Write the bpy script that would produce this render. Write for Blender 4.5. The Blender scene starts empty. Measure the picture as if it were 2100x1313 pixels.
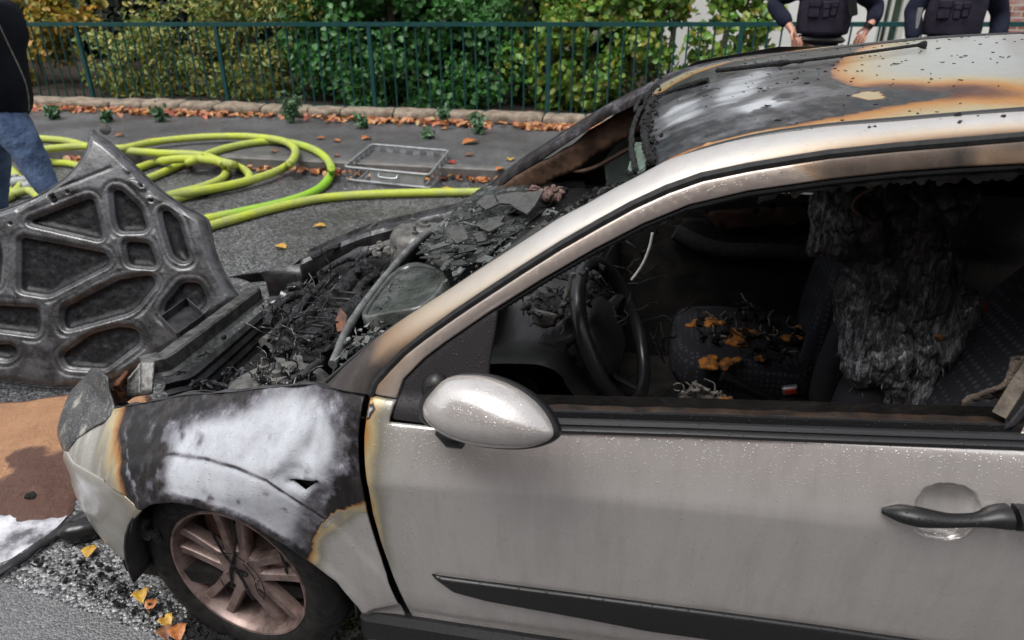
import bpy, math, random
import numpy as np
from mathutils import Vector, Matrix
from mathutils.geometry import delaunay_2d_cdt
random.seed(7)
R_ = np.random.RandomState(11)
sc = bpy.context.scene
rad = math.radians
# ------------------------------------------------------------------ camera
CAM = np.array([.95, -1.95, 1.66]); YAW = rad(10.5); PIT = rad(26.5); FPX = 1450.0
cam_d = bpy.data.cameras.new("camera"); cam = bpy.data.objects.new("camera", cam_d)
sc.collection.objects.link(cam); sc.camera = cam
cam.location = CAM; cam.rotation_euler = (rad(90) - PIT, 0, YAW)
cam_d.sensor_width = 36; cam_d.lens = 36 * FPX / 2100
cam_d.clip_start = .05; cam_d.clip_end = 500
cam_d.dof.use_dof = True; cam_d.dof.focus_distance = 1.75; cam_d.dof.aperture_fstop = 4.5
# ------------------------------------------------------------------ sky, sun, exposure
world = bpy.data.worlds.new("World"); sc.world = world; world.use_nodes = True
wt = world.node_tree; bgn = wt.nodes["Background"]
SUN_EL, SUN_AZ = rad(66), rad(210)
sky = wt.nodes.new("ShaderNodeTexSky"); sky.sky_type = 'NISHITA'; sky.sun_disc = False
sky.sun_elevation = SUN_EL; sky.sun_rotation = SUN_AZ; sky.air_density = 1.0; sky.dust_density = 4.0; sky.ozone_density = 1.0
hs = wt.nodes.new("ShaderNodeHueSaturation"); hs.inputs['Saturation'].default_value = .22
wt.links.new(sky.outputs[0], hs.inputs['Color']); wt.links.new(hs.outputs[0], bgn.inputs[0])
bgn.inputs[1].default_value = .115
sun_d = bpy.data.lights.new("sun", 'SUN'); sun = bpy.data.objects.new("sun", sun_d); sc.collection.objects.link(sun)
sun_d.energy = .9; sun_d.angle = rad(30); sun_d.color = (1, .97, .93)
_sd = Vector((math.sin(SUN_AZ) * math.cos(SUN_EL), math.cos(SUN_AZ) * math.cos(SUN_EL), math.sin(SUN_EL)))
sun.rotation_euler = _sd.to_track_quat('Z', 'Y').to_euler()
vs = sc.view_settings; vs.view_transform = 'Standard'; vs.look = 'None'; vs.gamma = 1; vs.use_curve_mapping = False
vs.exposure = 1.2
sc.cycles.use_denoising = True
sc.cycles.max_bounces = 8
# ------------------------------------------------------------------ picture <-> place geometry (tracing aid: pixel of the 2100 px photo -> point on a real surface)
_s, _c = math.sin(YAW), math.cos(YAW)
_r = np.array([_c, _s, 0]); _h = np.array([-_s, _c, 0]); _u = np.array([0, 0, 1.])
_F = _h * math.cos(PIT) - _u * math.sin(PIT); _U = _u * math.cos(PIT) + _h * math.sin(PIT)
def ray(q): return _F + _r * ((q[0] - 1050) / FPX) - _U * ((q[1] - 656.5) / FPX)
def on(ax, v, *qs):
    out = []
    for q in qs:
        d = ray(q); out.append(CAM + d * ((v - CAM[ax]) / d[ax]))
    return out[0] if len(out) == 1 else out
def oy(v, *q): return on(1, v, *q)
def oz(v, *q): return on(2, v, *q)
def opl(q, P, n):
    d = ray(q); n = np.asarray(n, float); return CAM + d * (((np.asarray(P) - CAM) @ n) / (d @ n))
def proj(P):
    P = np.atleast_2d(P) - CAM; d = P @ _F
    return np.stack([1050 + FPX * (P @ _r) / d, 656.5 - FPX * (P @ _U) / d], 1)
def osurf(q, f):
    """first hit of the ray with the implicit surface f(P)>0 inside"""
    d = ray(q); t = np.linspace(.45, 4.5, 1600); P = CAM + t[:, None] * d
    v = f(P); k = np.nonzero((v[1:] > 0) & (v[:-1] <= 0))[0]
    if len(k) == 0: raise ValueError("no hit %s" % (q,))
    a, b = t[k[0]], t[k[0] + 1]
    for _ in range(30):
        m = .5 * (a + b)
        if f((CAM + m * d)[None])[0] > 0: b = m
        else: a = m
    return CAM + b * d
# ------------------------------------------------------------------ numeric helpers
def sst(a, b, x):
    t = np.clip((np.asarray(x, float) - a) / (b - a), 0, 1); return t * t * (3 - 2 * t)
def vnoise(P, scale=1., seed=0):
    P = np.asarray(P, float) * scale + seed * 17.31
    i = np.floor(P).astype(np.int64); f = P - i; f = f * f * (3 - 2 * f)
    def h(a, b, c):
        n = (a * 73856093) ^ (b * 19349663) ^ (c * 83492791) ^ (seed * 2654435)
        n = (n ^ (n >> 13)) * 1274126177 & 0xffffffff
        n = (n ^ (n >> 16)) & 0xffff
        return n / 65535. * 2 - 1
    r = 0
    for dx in (0, 1):
        for dy in (0, 1):
            for dz in (0, 1):
                w = (f[:, 0] if dx else 1 - f[:, 0]) * (f[:, 1] if dy else 1 - f[:, 1]) * (f[:, 2] if dz else 1 - f[:, 2])
                r = r + w * h(i[:, 0] + dx, i[:, 1] + dy, i[:, 2] + dz)
    return r
def fbm(P, scale=1., seed=0, n=4):
    r = 0; a = 1.; t = 0
    for k in range(n):
        r = r + a * vnoise(P, scale * 2 ** k, seed + k); t += a; a *= .5
    return r / t
def p3(x, y, z=0.): 
    x = np.asarray(x, float); return np.stack([x, np.broadcast_to(y, x.shape), np.broadcast_to(z, x.shape)], -1)
def inpoly(P, poly):
    P = np.asarray(P, float); x, y = P[:, 0], P[:, 1]; r = np.zeros(len(P), bool); n = len(poly)
    for i in range(n):
        x1, y1 = poly[i]; x2, y2 = poly[(i + 1) % n]
        c = ((y1 > y) != (y2 > y))
        with np.errstate(divide='ignore', invalid='ignore'):
            r ^= c & (x < (x2 - x1) * (y - y1) / (y2 - y1 + 1e-30) + x1)
    return r
def dseg(P, pl, closed=True):
    P = np.asarray(P, float); best = np.full(len(P), 1e9); n = len(pl)
    for i in range(n if closed else n - 1):
        a = np.asarray(pl[i], float); b = np.asarray(pl[(i + 1) % n], float); ab = b - a
        t = np.clip(((P - a) @ ab) / (ab @ ab + 1e-18), 0, 1)
        best = np.minimum(best, np.hypot(*(P - a - t[:, None] * ab).T))
    return best
def sdist(P, poly):
    d = dseg(P, poly); return np.where(inpoly(P, poly), -d, d)
def resample(pl, res, closed=True):
    out = []; n = len(pl)
    for i in range(n if closed else n - 1):
        a = np.asarray(pl[i], float); b = np.asarray(pl[(i + 1) % n], float)
        k = max(1, int(math.ceil(np.linalg.norm(b - a) / res)))
        for j in range(k): out.append(a + (b - a) * j / k)
    if not closed: out.append(np.asarray(pl[-1], float))
    return np.array(out)
def smooth_pl(pl, n=2, closed=False):
    pl = np.asarray(pl, float)
    for _ in range(n):
        a, b = (pl, np.roll(pl, -1, 0)) if closed else (pl[:-1], pl[1:])
        q = np.empty((2 * len(a), pl.shape[1])); q[0::2] = .75 * a + .25 * b; q[1::2] = .25 * a + .75 * b
        pl = q if closed else np.vstack([pl[:1], q, pl[-1:]])
    return pl
def interp(x, tab):
    tab = np.asarray(tab, float); return np.interp(x, tab[:, 0], tab[:, 1])
def roundc(poly, r, n=5):
    """polygon with its corners rounded to about radius r"""
    P = [np.asarray(p, float) for p in poly]; out = []
    for i in range(len(P)):
        a, b, c = P[i - 1], P[i], P[(i + 1) % len(P)]; la, lc = np.linalg.norm(a - b), np.linalg.norm(c - b); k1, k2 = min(r, la * .45), min(r, lc * .45)
        p1, p2 = b + (a - b) / la * k1, b + (c - b) / lc * k2
        for t in np.linspace(0, 1, n): out.append((1 - t) ** 2 * p1 + 2 * t * (1 - t) * b + t * t * p2)
    return [tuple(p) for p in out]
def fill2d(poly, holes=(), res=.01, rings=(.003, .007), lines=()):
    B = [resample(poly, res)] + [resample(h, res) for h in holes]
    pts = []; edges = []
    for b in B:
        o = len(pts); pts += [tuple(p) for p in b]; edges += [(o + i, o + (i + 1) % len(b)) for i in range(len(b))]
    allp = np.vstack(B); lo, hi = allp.min(0), allp.max(0)
    gx = np.arange(lo[0], hi[0], res); gy = np.arange(lo[1], hi[1], res * .866)
    G = np.array([(x + (res / 2 if j % 2 else 0), y) for j, y in enumerate(gy) for x in gx])
    d = np.minimum.reduce([dseg(G, b) for b in B]); ins = inpoly(G, B[0])
    for b in B[1:]: ins &= ~inpoly(G, b)
    rm = max(rings) if rings else 0
    G = G[ins & (d > rm + res * .55)]
    extra = []
    for r in rings:
        for k, b in enumerate(B):
            t = np.roll(b, -1, 0) - np.roll(b, 1, 0); nn = np.stack([-t[:, 1], t[:, 0]], 1); nn /= np.linalg.norm(nn, axis=1)[:, None] + 1e-12
            for sgn in (1, -1):
                q = b + nn * r * sgn; dd = np.minimum.reduce([dseg(q, bb) for bb in B]); ii = inpoly(q, B[0])
                for bb in B[1:]: ii &= ~inpoly(q, bb)
                extra.append(q[ii & (dd > r * .85)])
    for ln, offs in lines:
        q0 = resample([tuple(p) for p in ln], res * .6, False); t = np.gradient(q0, axis=0); nn = np.stack([-t[:, 1], t[:, 0]], 1); nn /= np.linalg.norm(nn, axis=1)[:, None] + 1e-12
        for of in offs:
            q = q0 + nn * of; dd = np.minimum.reduce([dseg(q, bb) for bb in B]); ii = inpoly(q, B[0])
            for bb in B[1:]: ii &= ~inpoly(q, bb)
            extra.append(q[ii & (dd > .003)])
        if len(G): G = G[dseg(G, ln, False) > max(abs(o) for o in offs) + res * .4]
    P = np.vstack([np.array(pts)] + extra + ([G] if len(G) else []))
    v, e, f, *_ = delaunay_2d_cdt([Vector(p) for p in P], edges, [], 0, 1e-6)
    V = np.array([(p.x, p.y) for p in v]); Fc = np.array([t for t in f])
    c = V[Fc].mean(1); ok = inpoly(c, B[0])
    for b in B[1:]: ok &= ~inpoly(c, b)
    Fc = Fc[ok]
    a = V[Fc]; ar = (a[:, 1, 0] - a[:, 0, 0]) * (a[:, 2, 1] - a[:, 0, 1]) - (a[:, 1, 1] - a[:, 0, 1]) * (a[:, 2, 0] - a[:, 0, 0])
    Fc = Fc[np.abs(ar) > 1e-12]
    dist = np.minimum.reduce([dseg(V, b) for b in B])
    return V, Fc, dist
# ------------------------------------------------------------------ objects
def link(o): sc.collection.objects.link(o); return o
def base_of(o):
    v = Vector((0, 0, 0))
    while o is not None: v += Vector(o.location); o = o.parent
    return np.array(v)
def tag(o, label=None, cat=None, group=None, kind=None):
    if label: o['label'] = label
    if cat: o['category'] = cat
    if group: o['group'] = group
    if kind: o['kind'] = kind
    return o
def thing(name, label, cat, loc=(0, 0, 0), group=None):
    o = link(bpy.data.objects.new(name, None)); o.location = loc; o.empty_display_size = .1
    return tag(o, label, cat, group)
def mesh(name, V, F, mat, parent=None, smooth=True, attrs=None, solid=None, mats=None, fm=None, autos=None):
    V = np.asarray(V, float)
    if parent is not None: V = V - base_of(parent)
    me = bpy.data.meshes.new(name); me.from_pydata(V.tolist(), [], [list(map(int, f)) for f in F])
    if attrs:
        for k, a in attrs.items():
            a = np.asarray(a, np.float32)
            if a.ndim == 1: me.attributes.new(k, 'FLOAT', 'POINT').data.foreach_set('value', a)
            else: me.attributes.new(k, 'FLOAT_COLOR', 'POINT').data.foreach_set('color', np.c_[a, np.ones(len(a))].astype(np.float32).ravel())
    for m in (mats or [mat]): me.materials.append(m)
    if fm is not None: me.polygons.foreach_set('material_index', np.asarray(fm, np.int32))
    me.polygons.foreach_set('use_smooth', np.full(len(me.polygons), bool(smooth)))
    me.validate(); me.update()
    if smooth and autos is not None:
        try: me.set_sharp_from_angle(angle=rad(autos))
        except Exception: pass
    o = link(bpy.data.objects.new(name, me)); o.parent = parent
    if solid:
        md = o.modifiers.new("thickness", 'SOLIDIFY'); md.thickness = abs(solid); md.offset = -1 if solid > 0 else 1
    return o
class MB:
    def __init__(s): s.V = []; s.F = []; s.A = []; s.n = 0
    def add(s, V, F, a=0.):
        V = np.asarray(V, float); s.V.append(V); s.F += [tuple(int(i) + s.n for i in f) for f in F]; s.n += len(V)
        s.A.append(np.broadcast_to(np.asarray(a, float), (len(V),)).copy()); return s
    def box(s, c, h, M=None, bev=.0, a=0.):
        h = np.asarray(h, float)
        if bev <= 0:
            V = np.array([(x, y, z) for x in (-1, 1) for y in (-1, 1) for z in (-1, 1)], float) * h
            F = [(0, 1, 3, 2), (4, 6, 7, 5), (0, 4, 5, 1), (2, 3, 7, 6), (0, 2, 6, 4), (1, 5, 7, 3)]
        else:
            b = min(bev, h.min() * .9); V = []; F = []; idx = {}
            for sx in (-1, 1):
                for sy in (-1, 1):
                    for sz in (-1, 1):
                        sg = np.array([sx, sy, sz])
                        for ax in range(3):
                            q = sg * (h - b); q[ax] = sg[ax] * h[ax]; idx[(sx, sy, sz, ax)] = len(V); V.append(q)
            def I(sg, ax): return idx[(sg[0], sg[1], sg[2], ax)]
            for ax in range(3):
                o1, o2 = [k for k in range(3) if k != ax]
                for sa in (-1, 1):
                    L = []
                    for u, v in ((-1, -1), (1, -1), (1, 1), (-1, 1)):
                        g = [0, 0, 0]; g[ax] = sa; g[o1] = u; g[o2] = v; L.append(I(g, ax))
                    F.append(L)
                for u in (-1, 1):
                    for v in (-1, 1):
                        g1 = [0, 0, 0]; g1[o1] = u; g1[o2] = v; g2 = list(g1); g1[ax] = -1; g2[ax] = 1
                        F.append((I(g1, o1), I(g2, o1), I(g2, o2), I(g1, o2)))
            for sx in (-1, 1):
                for sy in (-1, 1):
                    for sz in (-1, 1): F.append(tuple(idx[(sx, sy, sz, k)] for k in range(3)))
            V = np.array(V)
        if M is not None: V = V @ np.asarray(M, float).T
        return s.add(V + np.asarray(c, float), F, a)
    def tube(s, path, r, n=10, caps=True, a=0., flat=1.):
        path = np.asarray(path, float); k = len(path); r = np.broadcast_to(np.asarray(r, float), (k,))
        T = np.gradient(path, axis=0); T /= np.linalg.norm(T, axis=1)[:, None] + 1e-12
        ref = np.array([0, 0, 1.]) if abs(T[0][2]) < .9 else np.array([1., 0, 0])
        V = []; N = np.cross(T[0], ref); N /= np.linalg.norm(N)
        for i in range(k):
            N = N - T[i] * (N @ T[i]); N /= np.linalg.norm(N) + 1e-12; Bn = np.cross(T[i], N)
            for j in range(n):
                t = 2 * math.pi * j / n; V.append(path[i] + r[i] * (math.cos(t) * N + flat * math.sin(t) * Bn))
        F = [(i * n + j, i * n + (j + 1) % n, (i + 1) * n + (j + 1) % n, (i + 1) * n + j) for i in range(k - 1) for j in range(n)]
        if caps: F += [tuple(range(n - 1, -1, -1)), tuple((k - 1) * n + j for j in range(n))]
        return s.add(V, F, a)
    def lathe(s, prof, O, ax, n=48, a=0.):
        ax = np.asarray(ax, float); ax /= np.linalg.norm(ax); ref = np.array([0, 0, 1.]) if abs(ax[2]) < .9 else np.array([1., 0, 0])
        e1 = np.cross(ref, ax); e1 /= np.linalg.norm(e1); e2 = np.cross(ax, e1); k = len(prof)
        V = [np.asarray(O) + p[1] * ax + p[0] * (math.cos(2 * math.pi * j / n) * e1 + math.sin(2 * math.pi * j / n) * e2) for p in prof for j in range(n)]
        F = [(i * n + j, i * n + (j + 1) % n, (i + 1) * n + (j + 1) % n, (i + 1) * n + j) for i in range(k - 1) for j in range(n)]
        return s.add(V, F, a)
    def loft(s, rows, closed=False, a=None, caps=False):
        rows = np.asarray(rows, float); k, n = rows.shape[:2]
        F = [(i * n + j, i * n + (j + 1) % n, (i + 1) * n + (j + 1) % n, (i + 1) * n + j) for i in range(k - 1) for j in range(n if closed else n - 1)]
        if caps: F += [tuple(range(n - 1, -1, -1)), tuple((k - 1) * n + j for j in range(n))]
        return s.add(rows.reshape(-1, 3), F, 0. if a is None else np.asarray(a).ravel())
    def blob(s, c, r, M=None, n=10, amp=.25, sc_=12., seed=0, a=0.):
        th = np.linspace(0, math.pi, n); ph = np.linspace(0, 2 * math.pi, 2 * n, endpoint=False)
        V = np.array([(math.sin(t) * math.cos(p), math.sin(t) * math.sin(p), math.cos(t)) for t in th for p in ph]) * np.asarray(r, float)
        if M is not None: V = V @ np.asarray(M, float).T
        V = V + np.asarray(c, float); d = V - np.asarray(c, float)
        V = V + d * (amp * fbm(V, sc_, seed, 3))[:, None]; m = 2 * n
        F = [(i * m + j, (i + 1) * m + j, (i + 1) * m + (j + 1) % m, i * m + (j + 1) % m) for i in range(n - 1) for j in range(m)]
        return s.add(V, F, a)
    def plate(s, pts, th, nrm=None, a=0.):
        P = np.asarray(pts, float)
        if nrm is None:
            c = P.mean(0); nrm = sum(np.cross(P[i] - c, P[(i + 1) % len(P)] - c) for i in range(len(P)))
        nrm = np.asarray(nrm, float); nrm = nrm / (np.linalg.norm(nrm) + 1e-12); n = len(P)
        V = np.vstack([P, P - nrm * th]); F = [tuple(range(n)), tuple(range(2 * n - 1, n - 1, -1))] + [((i + 1) % n, i, n + i, n + (i + 1) % n) for i in range(n)]
        return s.add(V, F, a)
    def arr(s): return np.vstack(s.V), s.F, np.concatenate(s.A)
    def build(s, name, mat, parent=None, smooth=True, autos=40, disp=None, **k):
        V, F, A = s.arr()
        if disp: 
            amp, scl, sd = disp
            V = V + amp * np.stack([fbm(V, scl, sd + q, 3) for q in (1, 5, 9)], 1)
        return mesh(name, V, F, mat, parent, smooth, {'a': A}, autos=autos, **k)
def Rz(t): c, s = math.cos(t), math.sin(t); return np.array([[c, -s, 0], [s, c, 0], [0, 0, 1.]])
def Rx(t): c, s = math.cos(t), math.sin(t); return np.array([[1., 0, 0], [0, c, -s], [0, s, c]])
def Ry(t): c, s = math.cos(t), math.sin(t); return np.array([[c, 0, s], [0, 1., 0], [-s, 0, c]])
def rrot(): return Rz(random.uniform(0, 6.3)) @ Rx(random.uniform(0, 6.3)) @ Ry(random.uniform(0, 6.3))
# ------------------------------------------------------------------ materials
class N:
    def __init__(s, name):
        s.m = bpy.data.materials.new(name); s.m.use_nodes = True; s.t = s.m.node_tree
        s.b = s.t.nodes["Principled BSDF"]; s.co = None
    def n(s, typ, **k):
        o = s.t.nodes.new(typ)
        for a, v in k.items(): setattr(o, a, v)
        return o
    def L(s, a, b): s.t.links.new(a, b)
    def set(s, **k):
        for a, v in k.items():
            s.put(s.b.inputs[a.replace('_', ' ')], v)
        return s
    def put(s, sock, v):
        if hasattr(v, 'is_output') or hasattr(v, 'links'): s.L(v, sock)
        elif isinstance(v, (tuple, list)) and len(v) == 3 and sock.type == 'RGBA': sock.default_value = (*v, 1)
        else: sock.default_value = v
    def obj(s):
        if s.co is None: s.co = s.n("ShaderNodeTexCoord").outputs['Object']
        return s.co
    def noise(s, scale, detail=4, rough=.6, vec=None, dist=0.):
        o = s.n("ShaderNodeTexNoise"); o.inputs['Scale'].default_value = scale; o.inputs['Detail'].default_value = detail
        o.inputs['Roughness'].default_value = rough; o.inputs['Distortion'].default_value = dist
        s.L(vec or s.obj(), o.inputs['Vector']); return o.outputs['Fac']
    def voro(s, scale, feature='F1', out='Distance', vec=None, rnd=1.):
        o = s.n("ShaderNodeTexVoronoi", feature=feature); o.inputs['Scale'].default_value = scale; o.inputs['Randomness'].default_value = rnd
        s.L(vec or s.obj(), o.inputs['Vector']); return o.outputs[out] if out else o
    def attr(s, name, out='Fac'):
        o = s.n("ShaderNodeAttribute"); o.attribute_name = name; return o.outputs[out]
    def math(s, op, a, b=0., c=None, clamp=False):
        o = s.n("ShaderNodeMath", operation=op); o.use_clamp = clamp
        s.put(o.inputs[0], a); s.put(o.inputs[1], b)
        if c is not None: s.put(o.inputs[2], c)
        return o.outputs[0]
    def ramp(s, fac, stops, interp='LINEAR'):
        o = s.n("ShaderNodeValToRGB"); e = o.color_ramp.elements; o.color_ramp.interpolation = interp
        while len(e) < len(stops): e.new(.5)
        for el, (p, c) in zip(e, stops):
            el.position = p; el.color = (*c, 1) if isinstance(c, (tuple, list)) else (c, c, c, 1)
        s.L(fac, o.inputs[0]); return o.outputs[0]
    def mix(s, f, a, b, blend='MIX'):
        o = s.n("ShaderNodeMix", data_type='RGBA', blend_type=blend); s.put(o.inputs[0], f); s.put(o.inputs[6], a); s.put(o.inputs[7], b); return o.outputs[2]
    def maprange(s, v, a, b, c, d):
        o = s.n("ShaderNodeMapRange"); s.put(o.inputs[0], v)
        for i, x in enumerate((a, b, c, d)): s.put(o.inputs[i + 1], x)
        return o.outputs[0]
    def bump(s, h, strength=.3, dist=.01, prev=None):
        o = s.n("ShaderNodeBump"); o.inputs['Strength'].default_value = strength; o.inputs['Distance'].default_value = dist
        s.L(h, o.inputs['Height'])
        if prev is not None: s.L(prev, o.inputs['Normal'])
        return o.outputs[0]
    def nrm(s, v): s.L(v, s.b.inputs['Normal']); return s
    def scaled(s, sx, sy, sz):
        o = s.n("ShaderNodeMapping"); o.inputs['Scale'].default_value = (sx, sy, sz); s.L(s.obj(), o.inputs[0]); return o.outputs[0]
def drops(m, scale=150., lo=.12, hi=.42, density=.55):
    """height of scattered rain drops"""
    v = m.n("ShaderNodeTexVoronoi"); v.inputs['Scale'].default_value = scale; m.L(m.obj(), v.inputs['Vector'])
    sp = m.n("ShaderNodeSeparateColor"); m.L(v.outputs['Color'], sp.inputs[0])
    r = m.maprange(sp.outputs[0], 1 - density, 1., lo, hi)
    on_ = m.math('GREATER_THAN', sp.outputs[0], 1 - density)
    h = m.math('SUBTRACT', 1., m.math('DIVIDE', v.outputs['Distance'], r), clamp=True)
    return m.math('MULTIPLY', m.math('POWER', h, .5), on_)
def paint(name, stops, rough, metal, amp=.06, nscale=35., coat=.5, dens=.55, dstr=.55, dsc=150., soot=.0):
    m = N(name); n1 = m.noise(nscale, 6, .65); n2 = m.noise(nscale * 5, 3, .6); bt = m.attr('burnt'); dkm = m.math('MULTIPLY', m.maprange(bt, .62, .68, 0, 1), m.maprange(bt, .80, .9, 1, 0))
    hgt = m.math('ADD', m.attr('burnt'), m.math('MULTIPLY', m.math('SUBTRACT', n1, .5), amp * 2))
    hgt = m.math('ADD', hgt, m.math('MULTIPLY', m.math('SUBTRACT', n2, .5), amp * .7))
    hgt = m.math('ADD', hgt, m.math('MULTIPLY', dkm, m.math('MULTIPLY', m.math('SUBTRACT', m.noise(nscale * .5, 6, .7), .47), .6)))
    hgt = m.math('MAXIMUM', hgt, m.math('MULTIPLY', m.math('GREATER_THAN', bt, .66), .63))
    col = m.ramp(hgt, stops)
    if soot:
        sp = m.math('GREATER_THAN', m.noise(95, 5, .75), 1 - soot); col = m.mix(m.math('MULTIPLY', sp, .85), col, (.012, .012, .013))
    streak = m.noise(1, 3, .6, vec=m.scaled(34, 34, 2.2)); col = m.mix(m.maprange(streak, .45, .8, 0, .20), col, (.20, .17, .15))
    m.set(Base_Color=col, Roughness=m.ramp(hgt, rough), Metallic=m.ramp(hgt, metal), Coat_Weight=m.maprange(bt, .35, .62, coat, coat * .12), Coat_Roughness=.12, Specular_IOR_Level=m.maprange(bt, .5, .66, .5, .25))
    h = drops(m, dsc, density=dens); h2 = drops(m, dsc * .45, .08, .22, dens * .3)
    b = m.bump(h, dstr, .0022); b = m.bump(h2, dstr, .004, b); b = m.bump(m.noise(nscale * 9, 3), .06, .001, b)
    return m.nrm(b).m
SILV = (.55, .525, .505)
# heat: 0 paint .. .35 yellowed .. .5 orange .. .62 brown/black .. .8 grey-violet .. 1 white ash
HEAT = [(0, SILV), (.16, (.46, .445, .42)), (.28, (.26, .247, .205)), (.37, (.42, .34, .19)), (.47, (.33, .16, .035)), (.55, (.12, .042, .012)), (.62, (.007, .006, .0065)), (.72, (.010, .0095, .011)), (.79, (.042, .040, .047)), (.87, (.12, .12, .138)), (1, (.42, .44, .48))]
HR = [(0, .24), (.4, .4), (.55, .5), (.7, .45), (.86, .5), (1, .55)]
HM = [(0, .58), (.3, .45), (.5, .2), (.62, .05), (.8, .1), (1, .0)]
M_fender = paint("burnt_silver_paint", HEAT, HR, HM, amp=.05, soot=.27)
M_paint = paint("silver_paint", HEAT, HR, HM, amp=.03, dens=.6, dstr=.42, dsc=210)
ROOF = [(0, (.29, .315, .32)), (.14, (.29, .30, .275)), (.30, (.33, .265, .14)), (.43, (.33, .15, .03)), (.53, (.085, .025, .009)), (.6, (.010, .008, .009)), (.66, (.014, .020, .024)), (.78, (.014, .0145, .016)), (.9, (.10, .105, .115)), (1, (.36, .38, .40))]
M_roof = paint("burnt_roof_paint", ROOF, [(0, .4), (.5, .45), (.6, .38), (.8, .34), (1, .42)], [(0, .3), (.4, .2), (.6, .0), (1, .1)], amp=.045, nscale=22, coat=.35, dens=.6, dstr=.7, dsc=120, soot=.30)
FRAME = [(0, (.42, .37, .34)), (.3, (.40, .33, .28)), (.45, (.25, .17, .11)), (.6, (.10, .075, .06)), (.8, (.03, .026, .025)), (1, (.015, .015, .015))]
M_frame = paint("sooty_door_frame", FRAME, [(0, .35), (1, .5)], [(0, .75), (.6, .3), (1, .0)], amp=.06, nscale=12, dens=.4, dstr=.3, dsc=260)
M_mirror = paint("mirror_paint", HEAT, HR, HM, amp=.01, coat=.6, dens=.75, dstr=.45, dsc=260)
def plain(name, col, rough=.5, metal=0., bump=None, coat=0., var=None, spec=.5, col2=None, nsc=30., wet=0.):
    m = N(name); c = col
    if spec == .5 and metal < .3 and max(col) < .05: spec = .16
    if col2 is not None: c = m.mix(m.maprange(m.noise(nsc, 5, .65), .38, .62, 0, 1), col, col2)
    rr = rough
    if wet: rr = m.maprange(m.noise(nsc * 1.7, 4, .6), .35, .65, max(.08, rough - wet), min(1., rough + .15))
    m.set(Base_Color=c, Roughness=rr, Metallic=metal, Coat_Weight=coat, Coat_Roughness=.1, Specular_IOR_Level=spec)
    if bump:
        b = m.bump(m.noise(bump[0], 6, .7), bump[1], bump[2]); m.nrm(b)
    return m.m
M_char = plain("charred_matter", (.005, .005, .0055), .4, bump=(140, 1., .01), col2=(.016, .016, .018), nsc=60, wet=.28, spec=.3)
M_wetchar = plain("wet_black_char", (.004, .004, .0045), .4, bump=(95, 1., .02), col2=(.012, .012, .014), nsc=60, wet=.1, spec=.2, coat=.9)
M_ash = plain("grey_ash", (.012, .012, .013), .4, bump=(140, 1., .01), col2=(.085, .088, .094), nsc=40, wet=.3)
M_steel = plain("burnt_steel", (.018, .018, .02), .42, .5, bump=(60, .35, .004), col2=(.06, .06, .064), nsc=14, wet=.2)
M_greymetal = plain("grey_burnt_metal", (.06, .058, .055), .5, .4, bump=(80, .4, .004), col2=(.15, .145, .135), nsc=25, wet=.2)
M_rust = plain("rusted_metal", (.16, .06, .025), .7, .2, bump=(90, .5, .004), col2=(.05, .035, .03), nsc=30)
M_blackrub = plain("black_rubber", (.018, .018, .019), .55, bump=(180, .25, .002), col2=(.03, .03, .031), nsc=60)
M_blackplast = None
def wetblack(name, base=(.010, .010, .011), rough=.42, dens=.5, dsc=160., dstr=.6):
    m = N(name); m.set(Base_Color=base, Roughness=rough, Coat_Weight=.08, Coat_Roughness=.15, Specular_IOR_Level=.32)
    m.nrm(m.bump(drops(m, dsc, density=dens), dstr, .0025, m.bump(m.noise(300, 2), .12, .001))); return m.m
M_blackplast = wetblack("wet_black_plastic")
M_seal = wetblack("black_seal", (.02, .02, .022), .38, .25)
M_tri = wetblack("wet_black_panel", (.02, .018, .02), .5, .75, 170, .8)
M_seat = None
def seatmat():
    m = N("dark_seat_fabric"); v = m.voro(55, rnd=.15); dots = m.math('LESS_THAN', v, .33)
    m.set(Base_Color=m.mix(dots, (.020, .0205, .024), (.042, .044, .054)), Roughness=.9, Specular_IOR_Level=.1); m.nrm(m.bump(m.noise(400, 2), .3, .001)); return m.m
M_seat = seatmat()
M_dark = plain("sooty_interior", (.008, .008, .008), .7, bump=(30, .5, .01), col2=(.02, .018, .016), nsc=12)
M_brownin = plain("heat_browned_trim", (.03, .018, .012), .6, bump=(20, .4, .01), col2=(.10, .06, .04), nsc=9)
M_orange = plain("scorched_foam", (.46, .17, .022), .7, bump=(60, .8, .01), col2=(.06, .022, .008), nsc=38)
M_red = plain("red_button", (.55, .05, .03), .35)
M_white = plain("white_wire", (.6, .6, .58), .5)
M_tyre = plain("burnt_tyre_rubber", (.007, .007, .007), .6, bump=(90, .5, .005), col2=(.016, .015, .014), nsc=30, wet=.2)
def rimmat():
    m = N("scorched_alloy"); n = m.noise(18, 5, .65); c = m.ramp(n, [(.3, (.05, .034, .029)), (.5, (.20, .143, .128)), (.7, (.27, .205, .188))])
    sp = m.math('GREATER_THAN', m.noise(70, 4, .7), .66); c = m.mix(m.math('MULTIPLY', sp, .7), c, (.04, .03, .026))
    m.set(Base_Color=c, Metallic=.55, Roughness=.42); m.nrm(m.bump(m.noise(150, 3), .15, .002)); return m.m
M_rim = rimmat()
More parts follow.
